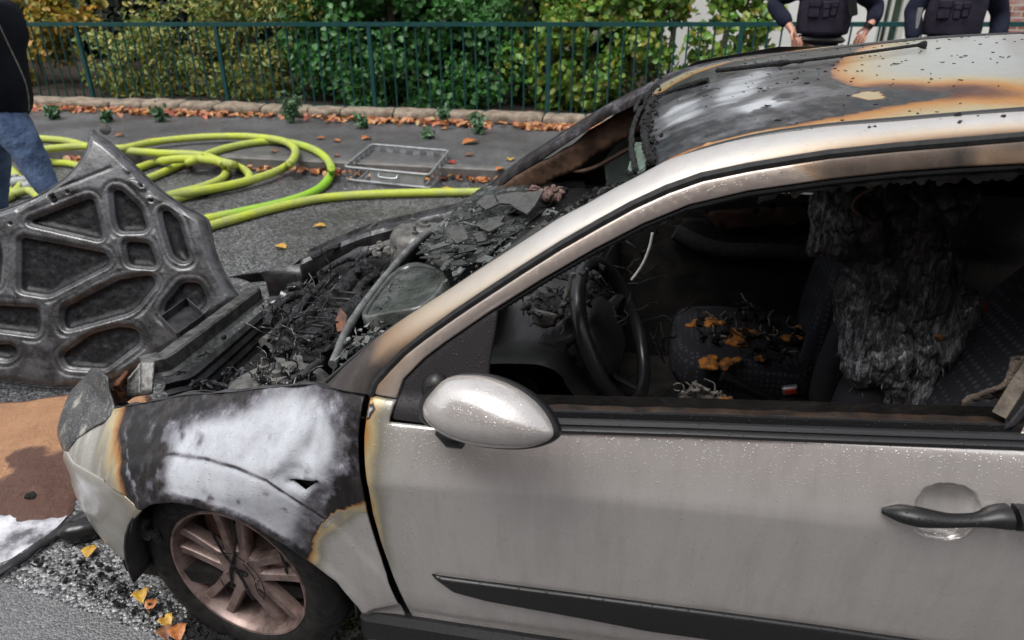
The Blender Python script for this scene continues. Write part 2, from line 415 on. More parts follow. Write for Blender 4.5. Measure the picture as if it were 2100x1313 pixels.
def hoodmat():
    m = N("burnt_hood_steel"); f = m.attr('a'); n = m.noise(9, 5, .6); n2 = m.noise(40, 5, .7)
    rib = m.ramp(n, [(.28, (.008, .008, .0085)), (.42, (.024, .0245, .026)), (.58, (.072, .074, .08)), (.68, (.026, .0255, .0255)), (.8, (.035, .028, .024))])
    rib = m.mix(m.maprange(n2, .55, .72, 0, .5), rib, (.01, .01, .0105))
    flo = m.ramp(n2, [(.35, (.005, .005, .0055)), (.6, (.016, .016, .018)), (.75, (.05, .05, .053))])
    m.set(Base_Color=m.mix(f, rib, flo), Coat_Weight=m.maprange(f, 0, 1, .55, .0), Coat_Roughness=.12, Metallic=m.maprange(f, 0, 1, .25, .05), Specular_IOR_Level=m.maprange(f, 0, 1, .5, .12), Roughness=m.maprange(m.noise(25, 4), .35, .65, .16, .40))
    m.nrm(m.bump(m.noise(60, 6, .7), .35, .006, m.bump(drops(m, 140, density=.3), .4, .002))); return m.m
M_hood = hoodmat()
def sootglass():
    m = N("sooty_side_glass"); n = m.noise(4, 4, .6)
    m.set(Base_Color=m.ramp(n, [(.35, (.006, .006, .006)), (.65, (.02, .023, .022))]), Roughness=.35, Specular_IOR_Level=.2); return m.m
M_sootglass = sootglass()
def shardmat():
    m = N("crazed_glass_shard"); g = m.n("ShaderNodeNewGeometry"); c = m.ramp(g.outputs['Random Per Island'], [(0, (.014, .016, .016)), (.3, (.035, .038, .037)), (.5, (.05, .046, .042)), (.8, (.085, .095, .092)), (1, (.17, .185, .175))])
    n = m.noise(45, 5, .7); c = m.mix(m.maprange(n, .45, .65, 0, .7), c, (.012, .013, .013)); m.set(Base_Color=c, Roughness=m.maprange(n, .3, .7, .2, .55)); m.nrm(m.bump(m.noise(160, 5, .7), .5, .004)); return m.m
M_shard = shardmat(); _old = plain("crazed_glass_sheet", (.022, .028, .028), .32, bump=(160, .6, .005), col2=(.085, .095, .092), nsc=30, wet=.15)
def crazemat():
    m = N("crazed_windscreen_sheet"); v = m.n("ShaderNodeTexVoronoi"); v.inputs['Scale'].default_value = 26; m.L(m.obj(), v.inputs['Vector']); sp = m.n("ShaderNodeSeparateColor"); m.L(v.outputs['Color'], sp.inputs[0])
    e = m.voro(26, 'DISTANCE_TO_EDGE'); e2 = m.voro(95, 'DISTANCE_TO_EDGE'); n = m.noise(16, 6, .7); c = m.ramp(sp.outputs[0], [(0, (.012, .013, .013)), (.4, (.035, .039, .038)), (.75, (.075, .083, .08)), (1, (.12, .125, .118))])
    c = m.mix(m.maprange(n, .45, .62, 0, .85), c, (.012, .0125, .0125)); cr = m.math('MULTIPLY', m.maprange(e, 0, .05, 0, 1), m.maprange(e2, 0, .03, .6, 1)); c = m.mix(cr, (.006, .006, .006), c)
    m.set(Base_Color=c, Roughness=m.maprange(n, .3, .7, .2, .5)); m.nrm(m.bump(cr, .8, .006, m.bump(m.noise(70, 5, .7), .5, .006, m.bump(sp.outputs[1], .7, .02)))); return m.m
M_craze = crazemat()
M_clearglass = plain("greenish_glass", (.20, .26, .23), .25, col2=(.12, .16, .15), nsc=4)
# --- setting materials
def asphalt(name, base, hi, rgh, gsc=180., gstr=.6, wetlo=.12):
    m = N(name); g = m.voro(gsc, out=None); sp = m.n("ShaderNodeSeparateColor"); m.L(g.outputs['Color'], sp.inputs[0])
    big = m.noise(1.3, 5, .6); med = m.noise(9, 4, .6)
    col = m.mix(m.math('POWER', sp.outputs[0], 2.2), base, hi); col = m.mix(m.maprange(big, .35, .65, 0, .5), col, tuple(x * .55 for x in base))
    wet = m.math('ADD', m.math('MULTIPLY', big, .6), m.math('MULTIPLY', med, .4))
    m.set(Base_Color=col, Roughness=m.maprange(wet, .42, .6, rgh, wetlo), Specular_IOR_Level=.5)
    h = m.math('SUBTRACT', 1., g.outputs['Distance']); b = m.bump(h, gstr, .006); b = m.bump(m.noise(gsc * .25, 3), gstr * .5, .012, b)
    return m.nrm(b).m
M_road = asphalt("wet_asphalt", (.034, .035, .038), (.20, .20, .205), .45, 75, 1., .12)
M_patch = asphalt("smooth_asphalt_patch", (.09, .092, .096), (.20, .20, .205), .5, 150, .6, .3)
M_gravel = asphalt("soaked_coarse_asphalt", (.042, .043, .045), (.38, .38, .39), .28, 95, 1., .05)  # pale grains: stone colour lifted with wet glints painted in
M_pave = asphalt("pavement_asphalt", (.052, .052, .056), (.15, .15, .15), .6, 120, .6, .3)
M_kerb = plain("kerb_stone", (.07, .068, .065), .6, bump=(60, .5, .006), col2=(.12, .115, .11), nsc=8)
M_stone = plain("sandstone_edging", (.13, .10, .07), .85, bump=(16, .9, .03), col2=(.27, .22, .17), nsc=10)
M_soil = plain("garden_soil", (.02, .016, .012), .9, bump=(20, .8, .03), col2=(.05, .04, .03), nsc=6)
M_fence = plain("green_fence_paint", (.010, .046, .047), .4, bump=(120, .1, .001), col2=(.016, .060, .058), nsc=12)
def hosemat():
    m = N("yellow_green_hose"); c = m.mix(m.maprange(m.noise(5, 4, .6), .4, .62, 0, 1), (.37, .43, .045), (.30, .34, .10)); c = m.mix(m.maprange(m.noise(22, 6, .75), .55, .75, 0, .55), c, (.12, .11, .07))
    c = m.mix(m.math('POWER', m.attr('a'), 1.), c, (.16, .42, .015))
    c = m.mix(m.maprange(m.noise(90, 5, .8), .52, .75, 0, .5), c, (.10, .10, .05)); m.set(Base_Color=c, Roughness=.55, Specular_IOR_Level=.3); m.nrm(m.bump(m.voro(160), .35, .003, m.bump(m.noise(18, 4), .3, .01))); return m.m
M_hose = hosemat()
M_alu = plain("aluminium", (.42, .43, .44), .42, .6, col2=(.30, .31, .32), nsc=20)
def leafmat(name, cols, rough=.45, trans=.25):
    m = N(name); g = m.n("ShaderNodeNewGeometry"); k = len(cols)
    c = m.ramp(g.outputs['Random Per Island'], [(i / max(1, k - 1), x) for i, x in enumerate(cols)])
    c = m.mix(m.maprange(m.noise(40, 3), .4, .7, 0, .35), c, tuple(x * .5 for x in cols[0]))
    m.set(Base_Color=c, Roughness=rough)
    tr = m.n("ShaderNodeBsdfTranslucent"); m.L(c, tr.inputs[0]); mx = m.n("ShaderNodeMixShader"); mx.inputs[0].default_value = trans
    out = m.t.nodes["Material Output"]; m.L(m.b.outputs[0], mx.inputs[1]); m.L(tr.outputs[0], mx.inputs[2]); m.L(mx.outputs[0], out.inputs[0]); return m.m
M_lf_dark = leafmat("dark_green_leaf", [(.015, .07, .014), (.03, .125, .02), (.05, .18, .03), (.075, .21, .055)])
M_lf_lime = leafmat("light_green_leaf", [(.04, .12, .012), (.09, .22, .022), (.15, .30, .035), (.22, .32, .045), (.30, .24, .04)])
M_lf_pale = leafmat("pale_yellow_leaf", [(.045, .12, .02), (.14, .22, .04), (.28, .31, .09), (.38, .30, .05), (.09, .18, .035)])
M_lf_yel = leafmat("yellow_autumn_leaf", [(.10, .14, .02), (.25, .22, .03), (.40, .27, .03), (.45, .20, .02)])
M_lf_fall = leafmat("fallen_orange_leaf", [(.10, .03, .012), (.30, .10, .025), (.42, .17, .05), (.48, .24, .09), (.30, .05, .03), (.35, .28, .12)], .5, .1)
M_lf_weed = leafmat("weed_leaf", [(.03, .09, .03), (.06, .14, .06), (.10, .19, .09)])
M_bark = plain("bark", (.06, .045, .03), .85, bump=(30, .8, .02), col2=(.14, .11, .08), nsc=14)
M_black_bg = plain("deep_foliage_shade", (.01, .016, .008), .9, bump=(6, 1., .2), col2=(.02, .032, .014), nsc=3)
M_whitewall = plain("white_render_wall", (.68, .68, .66), .8, bump=(40, .2, .004), col2=(.6, .6, .58), nsc=2)
M_winframe = plain("window_frame_paint", (.45, .45, .42), .5)
def brickmat(name, sx=1.):
    m = N(name); b = m.n("ShaderNodeTexBrick"); mp = m.n("ShaderNodeMapping"); m.L(m.obj(), mp.inputs[0]); mp.inputs['Rotation'].default_value = (rad(90), 0, 0)
    m.L(mp.outputs[0], b.inputs['Vector']); b.inputs['Scale'].default_value = 1; b.inputs['Brick Width'].default_value = .24; b.inputs['Row Height'].default_value = .075; b.inputs['Mortar Size'].default_value = .008
    b.inputs['Color1'].default_value = (.27, .095, .06, 1); b.inputs['Color2'].default_value = (.20, .075, .05, 1); b.inputs['Mortar'].default_value = (.38, .36, .33, 1)
    m.set(Base_Color=m.mix(m.maprange(m.noise(6, 4), .45, .7, 0, .6), b.outputs['Color'], (.45, .42, .40)), Roughness=.85); m.nrm(m.bump(b.outputs['Fac'], -.4, .008)); return m.m
M_brick = brickmat("brick_wall")
M_glass = plain("window_glass", (.03, .04, .045), .08)
def sandmat():
    m = N("absorbent_sand"); f = m.attr('a'); n = m.noise(14, 5, .65); n2 = m.noise(500, 2)
    dry = m.mix(m.maprange(n2, .35, .65, 0, 1), (.44, .225, .115), (.54, .31, .175)); wetc = m.mix(n2, (.10, .045, .03), (.17, .085, .06))
    k = m.maprange(m.math('ADD', m.math('ADD', f, m.math('MULTIPLY', m.math('SUBTRACT', n, .5), .9)), m.math('MULTIPLY', m.math('SUBTRACT', m.noise(60, 5, .75), .5), .35)), .36, .62, 0, 1)
    dry = m.mix(m.maprange(m.noise(9, 6, .7), .45, .72, 0, .4), dry, (.26, .12, .06))
    m.set(Base_Color=m.mix(k, dry, wetc), Roughness=m.maprange(k, 0, 1, .9, .35)); m.nrm(m.bump(n2, .8, .006, m.bump(m.noise(22, 6, .7), 1., .04))); return m.m
M_sand = sandmat()
def foammat():
    m = N("wet_foam_film"); n = m.noise(7, 5, .65)
    m.set(Base_Color=m.ramp(n, [(.36, (.06, .06, .065)), (.48, (.38, .38, .41)), (.64, (.66, .67, .71))]), Roughness=.12, Coat_Weight=.6); m.nrm(m.bump(m.noise(40, 4), .4, .01)); return m.m
M_foam = foammat()
M_navy = plain("navy_uniform_cloth", (.008, .010, .022), .9, spec=.2, bump=(25, .6, .02), col2=(.014, .016, .032), nsc=9)
M_vest = plain("dark_vest_cloth", (.016, .014, .024), .8, bump=(60, .5, .008), col2=(.028, .024, .038), nsc=14)
M_jacket = plain("black_jacket_cloth", (.004, .0045, .008), .9, bump=(12, .6, .03), col2=(.007, .008, .013), nsc=6, spec=.2)
def jeansmat():
    m = N("blue_denim"); c = m.mix(m.maprange(m.noise(7, 5, .6), .35, .68, 0, 1), (.03, .055, .12), (.11, .17, .29))
    m.set(Base_Color=c, Roughness=.85); m.nrm(m.bump(m.noise(14, 4), .8, .03, m.bump(m.noise(400, 2), .3, .001))); return m.m
M_jeans = jeansmat()
M_skin = plain("skin", (.45, .24, .17), .5, col2=(.38, .18, .13), nsc=20)
M_hair = plain("brown_hair", (.04, .025, .015), .6)
M_shoe = plain("dark_shoe_leather", (.02, .018, .016), .45)
M_yellow = plain("yellow_plastic", (.6, .38, .02), .4)
M_silverbit = plain("bright_metal", (.6, .6, .6), .25, .8)
# ------------------------------------------------------------------ the setting
KERB_Y = 3.95; PZ = .1
def sheet(name, x0, x1, y0, y1, z, mat, kind='structure', n=1):
    o = mesh(name, [(x0, y0, z), (x1, y0, z), (x1, y1, z), (x0, y1, z)], [(0, 1, 2, 3)], mat, smooth=False); return tag(o, kind=kind)
sheet("road", -120, 120, -120, KERB_Y, 0, M_road)
mb = MB(); mb.box((0, KERB_Y + .06, .02), (120, .06, .085), bev=.012); tag(mb.build("kerb", M_kerb, autos=30), kind='structure')
sheet("pavement", -120, 120, KERB_Y + .12, 6.4, PZ, M_pave)
sheet("garden_ground", -120, 120, 6.4, 130, PZ + .02, M_soil)
# soaked coarse strip and the smoother resurfaced patch in the foreground
pg = [oz(.004, q) for q in ((-500, 1120), (150, 1085), (420, 1160), (900, 1330), (1500, 1500), (760, 1480), (250, 1282), (0, 1196), (-500, 1050))]
G0 = smooth_pl([p[:2] for p in pg], 2, True); V, F, _ = fill2d(G0, res=.06, rings=()); tag(mesh("gutter_asphalt", p3(V[:, 0], V[:, 1], .004), F, M_gravel), kind='structure')
q0, q1 = oz(0, (0, 1196)), oz(0, (330, 1313)); dv = (q1 - q0); a0 = q0 - dv * 8; a1 = q1 + dv * 12
mesh_ = [(a0[0], a0[1], .008), (a1[0], a1[1], .008), (a1[0], -60, .008), (a0[0], -60, .008)]
tag(mesh("road_patch", mesh_, [(3, 2, 1, 0)], M_patch, smooth=False), kind='structure')
# absorbent sand spread in front of the car
sp_ = [(-400, 860), (0, 832), (70, 822), (190, 800), (330, 800), (330, 960), (200, 960), (150, 1060), (95, 1075), (0, 1062), (-400, 1120)]
S0 = smooth_pl([oz(.0, q)[:2] for q in sp_], 2, True); S0 = resample([tuple(p) for p in S0], .03); S0 = S0 + .035 * np.stack([fbm(p3(S0[:, 0], S0[:, 1]), 9, k, 4) for k in (3, 8)], 1); V, F, d = fill2d(S0, res=.022, rings=())
hgt = .012 + .03 * sst(0, .16, d) * (.6 + .8 * fbm(p3(V[:, 0], V[:, 1]), 6, 3)) ; hgt[d < 1e-6] = .003
pw = np.array([proj(np.array([x, y, .02]))[0] for x, y in V]); wetf = sst(40, -15, sdist(pw, [(-500, 1010), (0, 1008), (60, 975), (150, 930), (200, 960), (200, 1100), (-500, 1100)])) + .9 * sst(.05, .0, d) + .75 * sst(22, -8, sdist(pw, [(20, 945), (60, 925), (95, 925), (60, 955), (25, 960)]))
tag(mesh("absorbent_sand", p3(V[:, 0], V[:, 1], hgt), F, M_sand, attrs={'a': np.clip(wetf, 0, 1)}), kind='stuff')
fp = smooth_pl([oz(.0, q)[:2] for q in ((-300, 1090), (0, 1040), (55, 1000), (80, 1005), (66, 1030), (20, 1080), (90, 1062), (150, 1045), (120, 1085), (60, 1125), (0, 1165), (-300, 1220))], 2, True)
V, F, d = fill2d(fp, res=.03, rings=()); tag(mesh("wet_foam", p3(V[:, 0], V[:, 1], .006 + .006 * sst(0, .05, d) * (1 + fbm(p3(V[:, 0], V[:, 1]), 12, 8))), F, M_foam), kind='stuff')
# low edging of rough stones under the fence
wb = MB(); x = -12.; k = 0
while x < 9:
    L = random.uniform(.38, .75); hh = random.uniform(.055, .075)
    gx = np.linspace(-L / 2 + .008, L / 2 - .008, 14); ang = np.linspace(0, 2 * math.pi, 18, endpoint=False)
    rows = []
    for g in gx:
        e = 1 - .25 * sst(.75, 1, abs(g) / (L / 2)); pr = []
        for t in ang:
            c, s_ = math.cos(t), math.sin(t); pr.append((x + L / 2 + g, 6.0 + .15 * e * np.sign(c) * abs(c) ** .55, PZ + .05 + hh * e * np.sign(s_) * abs(s_) ** .55))
        rows.append(pr)
    wb.loft(rows, closed=True, caps=True); x += L
V, F, A = wb.arr(); V = V + .022 * np.stack([fbm(V, 7, 31 + q, 3) for q in range(3)], 1)
wo = mesh("stone_edging", V, F, M_stone, autos=50); tag(wo, "low edging of rough brown stones along the back of the pavement under the green fence", "stone wall")
# fence
FY = 6.25
tz = lambda x: 1.105 + .004 * x
fx = -12.; fence = thing("railing_fence", "dark green metal railing fence with vertical bars along the back of the pavement", "fence", (-2, FY, PZ))
zt0, zt1 = oy(FY, (164, 50))[2], oy(FY, (1130, 50))[2]; xt0, xt1 = oy(FY, (164, 50))[0], oy(FY, (1130, 50))[0]
zb0, zb1 = oy(FY, (196, 203))[2], oy(FY, (1124, 234))[2]
ztop = lambda x: zt0 + (zt1 - zt0) * (x - xt0) / (xt1 - xt0)
zbot = lambda x: zb0 + (zb1 - zb0) * (x - xt0) / (xt1 - xt0)
posts = [-11.7, -9.8, -7.88, -5.99, -4.12, -2.22, -.16, 1.85, 3.85, 5.85]
for nm, zf, th in (("top_rail", ztop, .022), ("bottom_rail", zbot, .016)):
    m = MB(); xs = np.linspace(posts[0], posts[-1], 12)
    for a, b in zip(xs[:-1], xs[1:]):
        pass
    xs = np.array([posts[0] - .02, posts[-1] + .02]); rows = [[(x_, FY - .022, zf(x_) - th), (x_, FY + .022, zf(x_) - th), (x_, FY + .022, zf(x_) + th), (x_, FY - .022, zf(x_) + th)] for x_ in xs]
    m.loft(rows, closed=True, caps=True); m.build(nm, M_fence, fence, smooth=False)
for px_ in posts:
    m = MB(); z1 = ztop(px_) - .021; m.box((px_, FY, (PZ + z1) / 2), (.024, .021, (z1 - PZ) / 2), bev=.004); m.build("post", M_fence, fence, autos=30)
bars = [(a + (b - a) * (k + 1) / 15) for a, b in zip(posts[1:-1], posts[2:]) for k in range(14)][:100]
for bx_ in bars:
    m = MB(); z0, z1 = zbot(bx_) + .015, ztop(bx_) - .021; m.tube([(bx_, FY, z0), (bx_, FY, z1)], .0095, 8); m.build("bar", M_fence, fence)
# foliage
def leaves(C, size, up=.3, out=None, shape=.5, seed=1, flat=.25, droop=0.):
    rs = np.random.RandomState(seed); n = len(C); C = np.asarray(C, float)
    nr = rs.normal(size=(n, 3)); nr[:, 2] = np.abs(nr[:, 2]) * .6 + up; nr[:, 1] -= .55
    if out is not None: nr += out
    nr /= np.linalg.norm(nr, axis=1)[:, None]
    d = rs.normal(size=(n, 3)); d[:, 2] -= droop; d -= nr * (d * nr).sum(1)[:, None]; d /= np.linalg.norm(d, axis=1)[:, None]; s_ = np.cross(nr, d)
    L = (size * rs.uniform(.55, 1.25, n))[:, None]; W = L * shape; fo = flat * L
    V = np.stack([C - d * L * .5, C - d * L * .15 + s_ * W * .5 + nr * fo * .5, C + d * L * .22 + s_ * W * .38 + nr * fo * .35, C + d * L * .5 - nr * fo * .3, C + d * L * .22 - s_ * W * .38 + nr * fo * .35, C - d * L * .15 - s_ * W * .5 + nr * fo * .5], 1).reshape(-1, 3)
    i = np.arange(n)[:, None] * 6; F = np.concatenate([i + np.array([0, 1, 2, 3]), i + np.array([0, 3, 4, 5])], 0)
    return V, F
def crown_pts(n, c, r, clumps, cr, seed, hollow=.45):
    rs = np.random.RandomState(seed); cc = []
    while len(cc) < clumps:
        q = rs.uniform(-1, 1, 3); l = np.linalg.norm(q)
        if hollow < l < 1: cc.append(q * np.asarray(r) + np.asarray(c))
    cc = np.array(cc); k = rs.randint(0, clumps, n); sz = cr * rs.uniform(.5, 1.3, clumps)
    q = rs.normal(size=(n, 3)); q /= np.linalg.norm(q, axis=1)[:, None]
    P = cc[k] + q * sz[k][:, None] * rs.uniform(.3, 1, n)[:, None] ** .5
    P[:, 2] = np.maximum(P[:, 2], PZ + .05); return P
def shrub(name, label, cat, specs, mat, lsize, seed, stems=(), shape=.6, kind=None, ymin=6.36, droop=.3, up=.3):
    base = np.mean([s[1] for s in specs], 0); t = thing(name, label, cat, (base[0], base[1], PZ + .02))
    Ps = [crown_pts(n, c, r, cl, cr, seed + i) for i, (n, c, r, cl, cr) in enumerate(specs)]; P = np.vstack(Ps); P = P[P[:, 1] > ymin]
    V, F = leaves(P, lsize, seed=seed, shape=shape, droop=droop, up=up); mesh("crown", V, F, mat, t, smooth=True)
    for st in stems:
        m = MB(); m.tube(*st, n=9); m.build("trunk", M_bark, t, disp=(.012, 9, 3))
    return t
def stem(x, y, r, h=3.2, lean=.2, k=3):
    z = np.linspace(PZ - .1, h, 9); return (np.c_[x + lean * (z / h) ** 1.5 + .03 * np.sin(z * 3 + k), np.full(9, y) + .03 * np.cos(z * 2.4 + k), z], np.linspace(r, r * .5, 9))
shrub("ivy_hedge", "dense dark green leafy hedge behind the middle of the fence", "hedge", [(13000, (-2.25, 7.2, .95), (1.35, .75, 1.2), 130, .24), (4800, (-2.7, 7.6, 1.9), (1.3, .7, .9), 60, .3), (2600, (-1.2, 7.1, .6), (.8, .55, .7), 50, .2)], M_lf_dark, .085, 5, [stem(-2.4, 7.4, .06), stem(-1.8, 7.5, .05, lean=-.2)], shape=.8)
shrub("linden_shrub", "light green broad leaved shrub with upright stems behind the fence", "shrub", [(5600, (.25, 7.1, .85), (1.15, .6, 1.0), 85, .2), (4000, (.3, 7.3, 1.9), (1.6, .7, .8), 60, .3)], M_lf_lime, .086, 15, [stem(-.2, 7.0, .055, lean=-.12), stem(.15, 7.15, .035, lean=.05), stem(.75, 7.1, .04, lean=.25), stem(1.0, 7.3, .06, lean=.1), stem(1.2, 7.0, .03, lean=-.1)], shape=.78, droop=.8)
shrub("pale_shrub", "pale yellow green autumn shrub with small leaves behind the left part of the fence", "shrub", [(4300, (-4.75, 7.15, .65), (1.15, .65, .85), 95, .2), (1700, (-4.0, 7.5, 1.5), (.9, .5, .6), 35, .24), (2300, (-5.9, 7.0, .5), (.7, .45, .55), 45, .18), (700, (-3.6, 7.0, 1.35), (.7, .4, .35), 18, .2)], M_lf_pale, .082, 25, [stem(-4.5, 7.3, .03, 1.6), stem(-5.1, 7.2, .025, 1.4), stem(-4.2, 7.4, .03, 1.9, -.3)], shape=.5)
shrub("yellow_shrub", "yellow leaved autumn shrub at the far left end of the fence", "shrub", [(2300, (-7.9, 7.4, 1.1), (1.0, .5, 1.0), 50, .24), (700, (-6.9, 7.3, 1.15), (.5, .35, .3), 16, .2), (1500, (-9.6, 7.6, 1.3), (1.1, .6, 1.2), 40, .3)], M_lf_yel, .10, 35, [stem(-7.8, 7.5, .04), stem(-8.4, 7.5, .03)], shape=.65)
shrub("roadside_shrub", "green shrub on the fence side beside the white wall, behind the nearer police officer", "shrub", [(1500, (1.85, 7.0, 1.0), (.5, .4, .75), 38, .17), (900, (2.0, 7.2, 1.9), (.9, .5, .55), 22, .24)], M_lf_lime, .10, 45, [stem(1.75, 7.1, .03), stem(2.0, 7.15, .035, lean=-.15)], shape=.75, droop=.8)
shrub("dark_conifer", "almost black evergreen standing behind the pale shrub", "tree", [(6500, (-6.0, 9.3, 1.8), (2.2, 1.0, 2.0), 150, .4)], leafmat("black_green_needles", [(.006, .012, .006), (.012, .022, .01)]), .16, 55, [stem(-6.2, 9.3, .14, 3.5, 0)], shape=.3)
# far wooded slope closing the view
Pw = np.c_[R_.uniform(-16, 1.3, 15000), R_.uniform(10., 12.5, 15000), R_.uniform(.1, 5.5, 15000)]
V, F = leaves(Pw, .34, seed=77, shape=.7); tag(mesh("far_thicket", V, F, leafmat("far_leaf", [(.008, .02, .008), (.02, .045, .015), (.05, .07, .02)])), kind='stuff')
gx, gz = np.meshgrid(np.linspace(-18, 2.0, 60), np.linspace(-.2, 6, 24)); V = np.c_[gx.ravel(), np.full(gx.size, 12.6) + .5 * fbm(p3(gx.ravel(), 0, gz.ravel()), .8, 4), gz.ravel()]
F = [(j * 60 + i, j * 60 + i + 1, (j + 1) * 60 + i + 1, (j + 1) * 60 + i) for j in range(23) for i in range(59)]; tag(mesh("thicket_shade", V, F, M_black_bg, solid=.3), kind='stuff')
# white rendered house at the right, with window and brick bay
hs_ = thing("white_house", "white rendered house with brick bay and tall window seen behind the police officers", "house", (5.5, 10.5, PZ))
wy = 9.2
wx0 = oy(wy, (1475, 60))[0] - .9; wa = oy(wy, (1806, 20))[0]; wb_ = oy(wy, (1862, 20))[0]; bx0 = oy(wy, (2052, 20))[0]
m = MB(); m.box(((wx0 + wa) / 2, wy + 1.5, 3), ((wa - wx0) / 2, 1.5, 3)); m.box(((wb_ + bx0) / 2, wy + 1.5, 3), ((bx0 - wb_) / 2, 1.5, 3)); m.box(((wa + wb_) / 2, wy + 1.5, .3), ((wb_ - wa) / 2, 1.48, .35)); m.box(((wa + wb_) / 2, wy + 1.5, 4.4), ((wb_ - wa) / 2, 1.48, 1.6)); m.build("wall", M_whitewall, hs_, smooth=False)
m = MB(); m.box((bx0 + 4, wy + 1.35, 3), (4, 1.5, 3.02)); m.build("brick_bay", M_brick, hs_, smooth=False)
m = MB(); w_ = (wb_ - wa) / 2; cx_ = (wa + wb_) / 2
for dx in (-w_ + .035, w_ - .035): m.box((cx_ + dx, wy + .05, 1.72), (.035, .045, 1.06), bev=.006)
m.box((cx_, wy + .05, .68), (w_ - .07, .045, .04)); m.box((cx_, wy + .05, 2.75), (w_ - .07, .045, .04)); m.box((cx_ - .02, wy + .06, 1.7), (.02, .03, 1.0))
wn = m.build("window", M_winframe, hs_, smooth=False); m = MB(); m.box((cx_, wy + .09, 1.7), (w_ - .06, .006, 1.02)); m.build("pane", plain("curtained_pane", (.05, .085, .06), .12, col2=(.02, .03, .02), nsc=2), wn, smooth=False)
m = MB(); P_ = [(wx0 - .3, wy - .35, 6.0), (bx0 + 8.3, wy - .35, 6.0), (bx0 + 8.3, wy + 1.5, 7.6), (wx0 - .3, wy + 1.5, 7.6)]; m.plate(P_, .12); m.plate([(a, 2 * (wy + 1.5) - b, c) for a, b, c in P_[::-1]], .12); m.build("roof", M_bark, hs_, smooth=False)
# brick terrace across the street behind the viewer (reflected in the wet paint)
tr = thing("brick_terrace", "red brick terraced house across the street, seen only as a warm reflection in the car", "house", (1.5, -11, 0))
m = MB(); m.box((1.5, -12, 4.2), (17, 3, 4.2)); m.build("wall", M_brick, tr, smooth=False)
for i in range(9):
    for zz in (1.9, 5.2):
        m = MB(); m.box((-13.5 + i * 3.7, -8.98, zz), (.6, .04, .85)); f = m.build("window", M_winframe, tr, smooth=False)
        m = MB(); m.box((-13.5 + i * 3.7, -8.95, zz), (.52, .03, .77)); m.build("pane", M_glass, f, smooth=False)
# leaves on the ground
V, F = leaves(np.c_[np.r_[R_.uniform(-10, 3, 1500), R_.uniform(-4.5, 3, 350)], np.r_[5.83 - np.abs(R_.normal(0, .11, 1500)), 3.93 - np.abs(R_.normal(0, .07, 350))], np.r_[np.full(1500, PZ + .015), np.full(350, .012)] + R_.uniform(0, .03, 1850)], .085, up=1.8, seed=91, shape=.65)
xk = V.reshape(-1, 6, 3)[:, 0, 0]; keep = (vnoise(p3(xk * 1.6, 0., 0.), 1, 3) > -.45) | (R_.rand(len(xk)) < .25)
kk = np.nonzero(keep)[0]; V = V.reshape(-1, 6, 3)[kk].reshape(-1, 3); i = np.arange(len(kk))[:, None] * 6; F = np.concatenate([i + np.array([0, 1, 2, 3]), i + np.array([0, 3, 4, 5])], 0)
tag(mesh("leaf_litter", V, F, M_lf_fall), kind='stuff')
M_lf1 = [plain("leaf_" + n, c, .45, col2=c2, nsc=60) for n, c, c2 in (("orange", (.42, .17, .05), (.25, .07, .02)), ("yellow", (.50, .32, .04), (.30, .15, .03)), ("red", (.30, .03, .02), (.18, .02, .02)), ("brown", (.22, .10, .05), (.10, .04, .02)), ("green", (.10, .16, .04), (.06, .10, .02)))]
def leaf(q, size, mi, label, z=None, group=None, up=1.6, curl=.25):
    P = oz(0, q); zz = .006 if P[1] < KERB_Y else PZ + .006
    if z is not None: zz = z
    P = oz(zz + .01, q); n = 9; t = np.linspace(0, 1, n); prof = np.array([.06, .42, .75, .98, 1., .86, .6, .3, .02]) * size * .36; prof *= 1 + .09 * np.cos(np.arange(n) * math.pi)
    th = random.uniform(0, 6.28); rows = []
    for k in range(n):
        c = .30 * size * math.sin(t[k] * 3) * curl; rows.append([((t[k] - .5) * size, w_ * prof[k], c + curl * abs(w_) ** 1.5 * prof[k] * 1.1 - .01 * size * (w_ == 0)) for w_ in (-1, -.5, 0, .5, 1)])
    r = np.array(rows) @ Rz(th).T + np.array([P[0], P[1], zz + .004]); m = MB(); m.loft(r)
    tag(m.build("fallen_leaf", M_lf1[mi], solid=.0012, autos=80), label, "leaf", group)
for q, s_, mi in (((310, 287), .13, 0), ((245, 277), .1, 0), ((657, 283), .1, 0), ((690, 288), .1, 0), ((752, 283), .13, 0), ((966, 292), .2, 0), ((963, 317), .1, 3), ((1047, 326), .1, 1), ((1026, 346), .1, 0), ((504, 291), .1, 0), ((561, 309), .1, 3), ((690, 318), .09, 3)):
    leaf(q, s_, mi, "small fallen leaf lying alone on the grey pavement", group="leaves lying on the pavement")
leaf((918, 389), .12, 1, "yellow leaf resting on the road against the yellow green hose", z=.012)
leaf((575, 505), .1, 1, "small yellow leaf on the wet road above the far wing of the burnt car")
leaf((655, 463), .1, 1, "faint yellow leaf on the road just below the near stretch of hose")
leaf((925, 333), .12, 2, "red leaf on the pavement beside the metal basket")
leaf((183, 1129), .06, 1, "yellow brown leaf on wet gravelly asphalt beside the front bumper", z=.016)
leaf((290, 1222), .062, 1, "orange yellow leaf by the front wheel arch of the burnt car", z=.018, curl=.5)
leaf((312, 1240), .05, 0, "reddish leaf tucked behind the yellow leaf at the wheel arch", z=.018, curl=.5)
leaf((340, 1273), .055, 1, "yellow leaf beside black debris at the flat front tyre", z=.018, curl=.5)
leaf((365, 1296), .066, 0, "orange leaf with yellow edge lowest in front of the flat tyre", z=.02, curl=.5)
leaf((338, 1297), .06, 3, "brownish pink leaf between the two leaves at the flat tyre", z=.018, curl=.4)
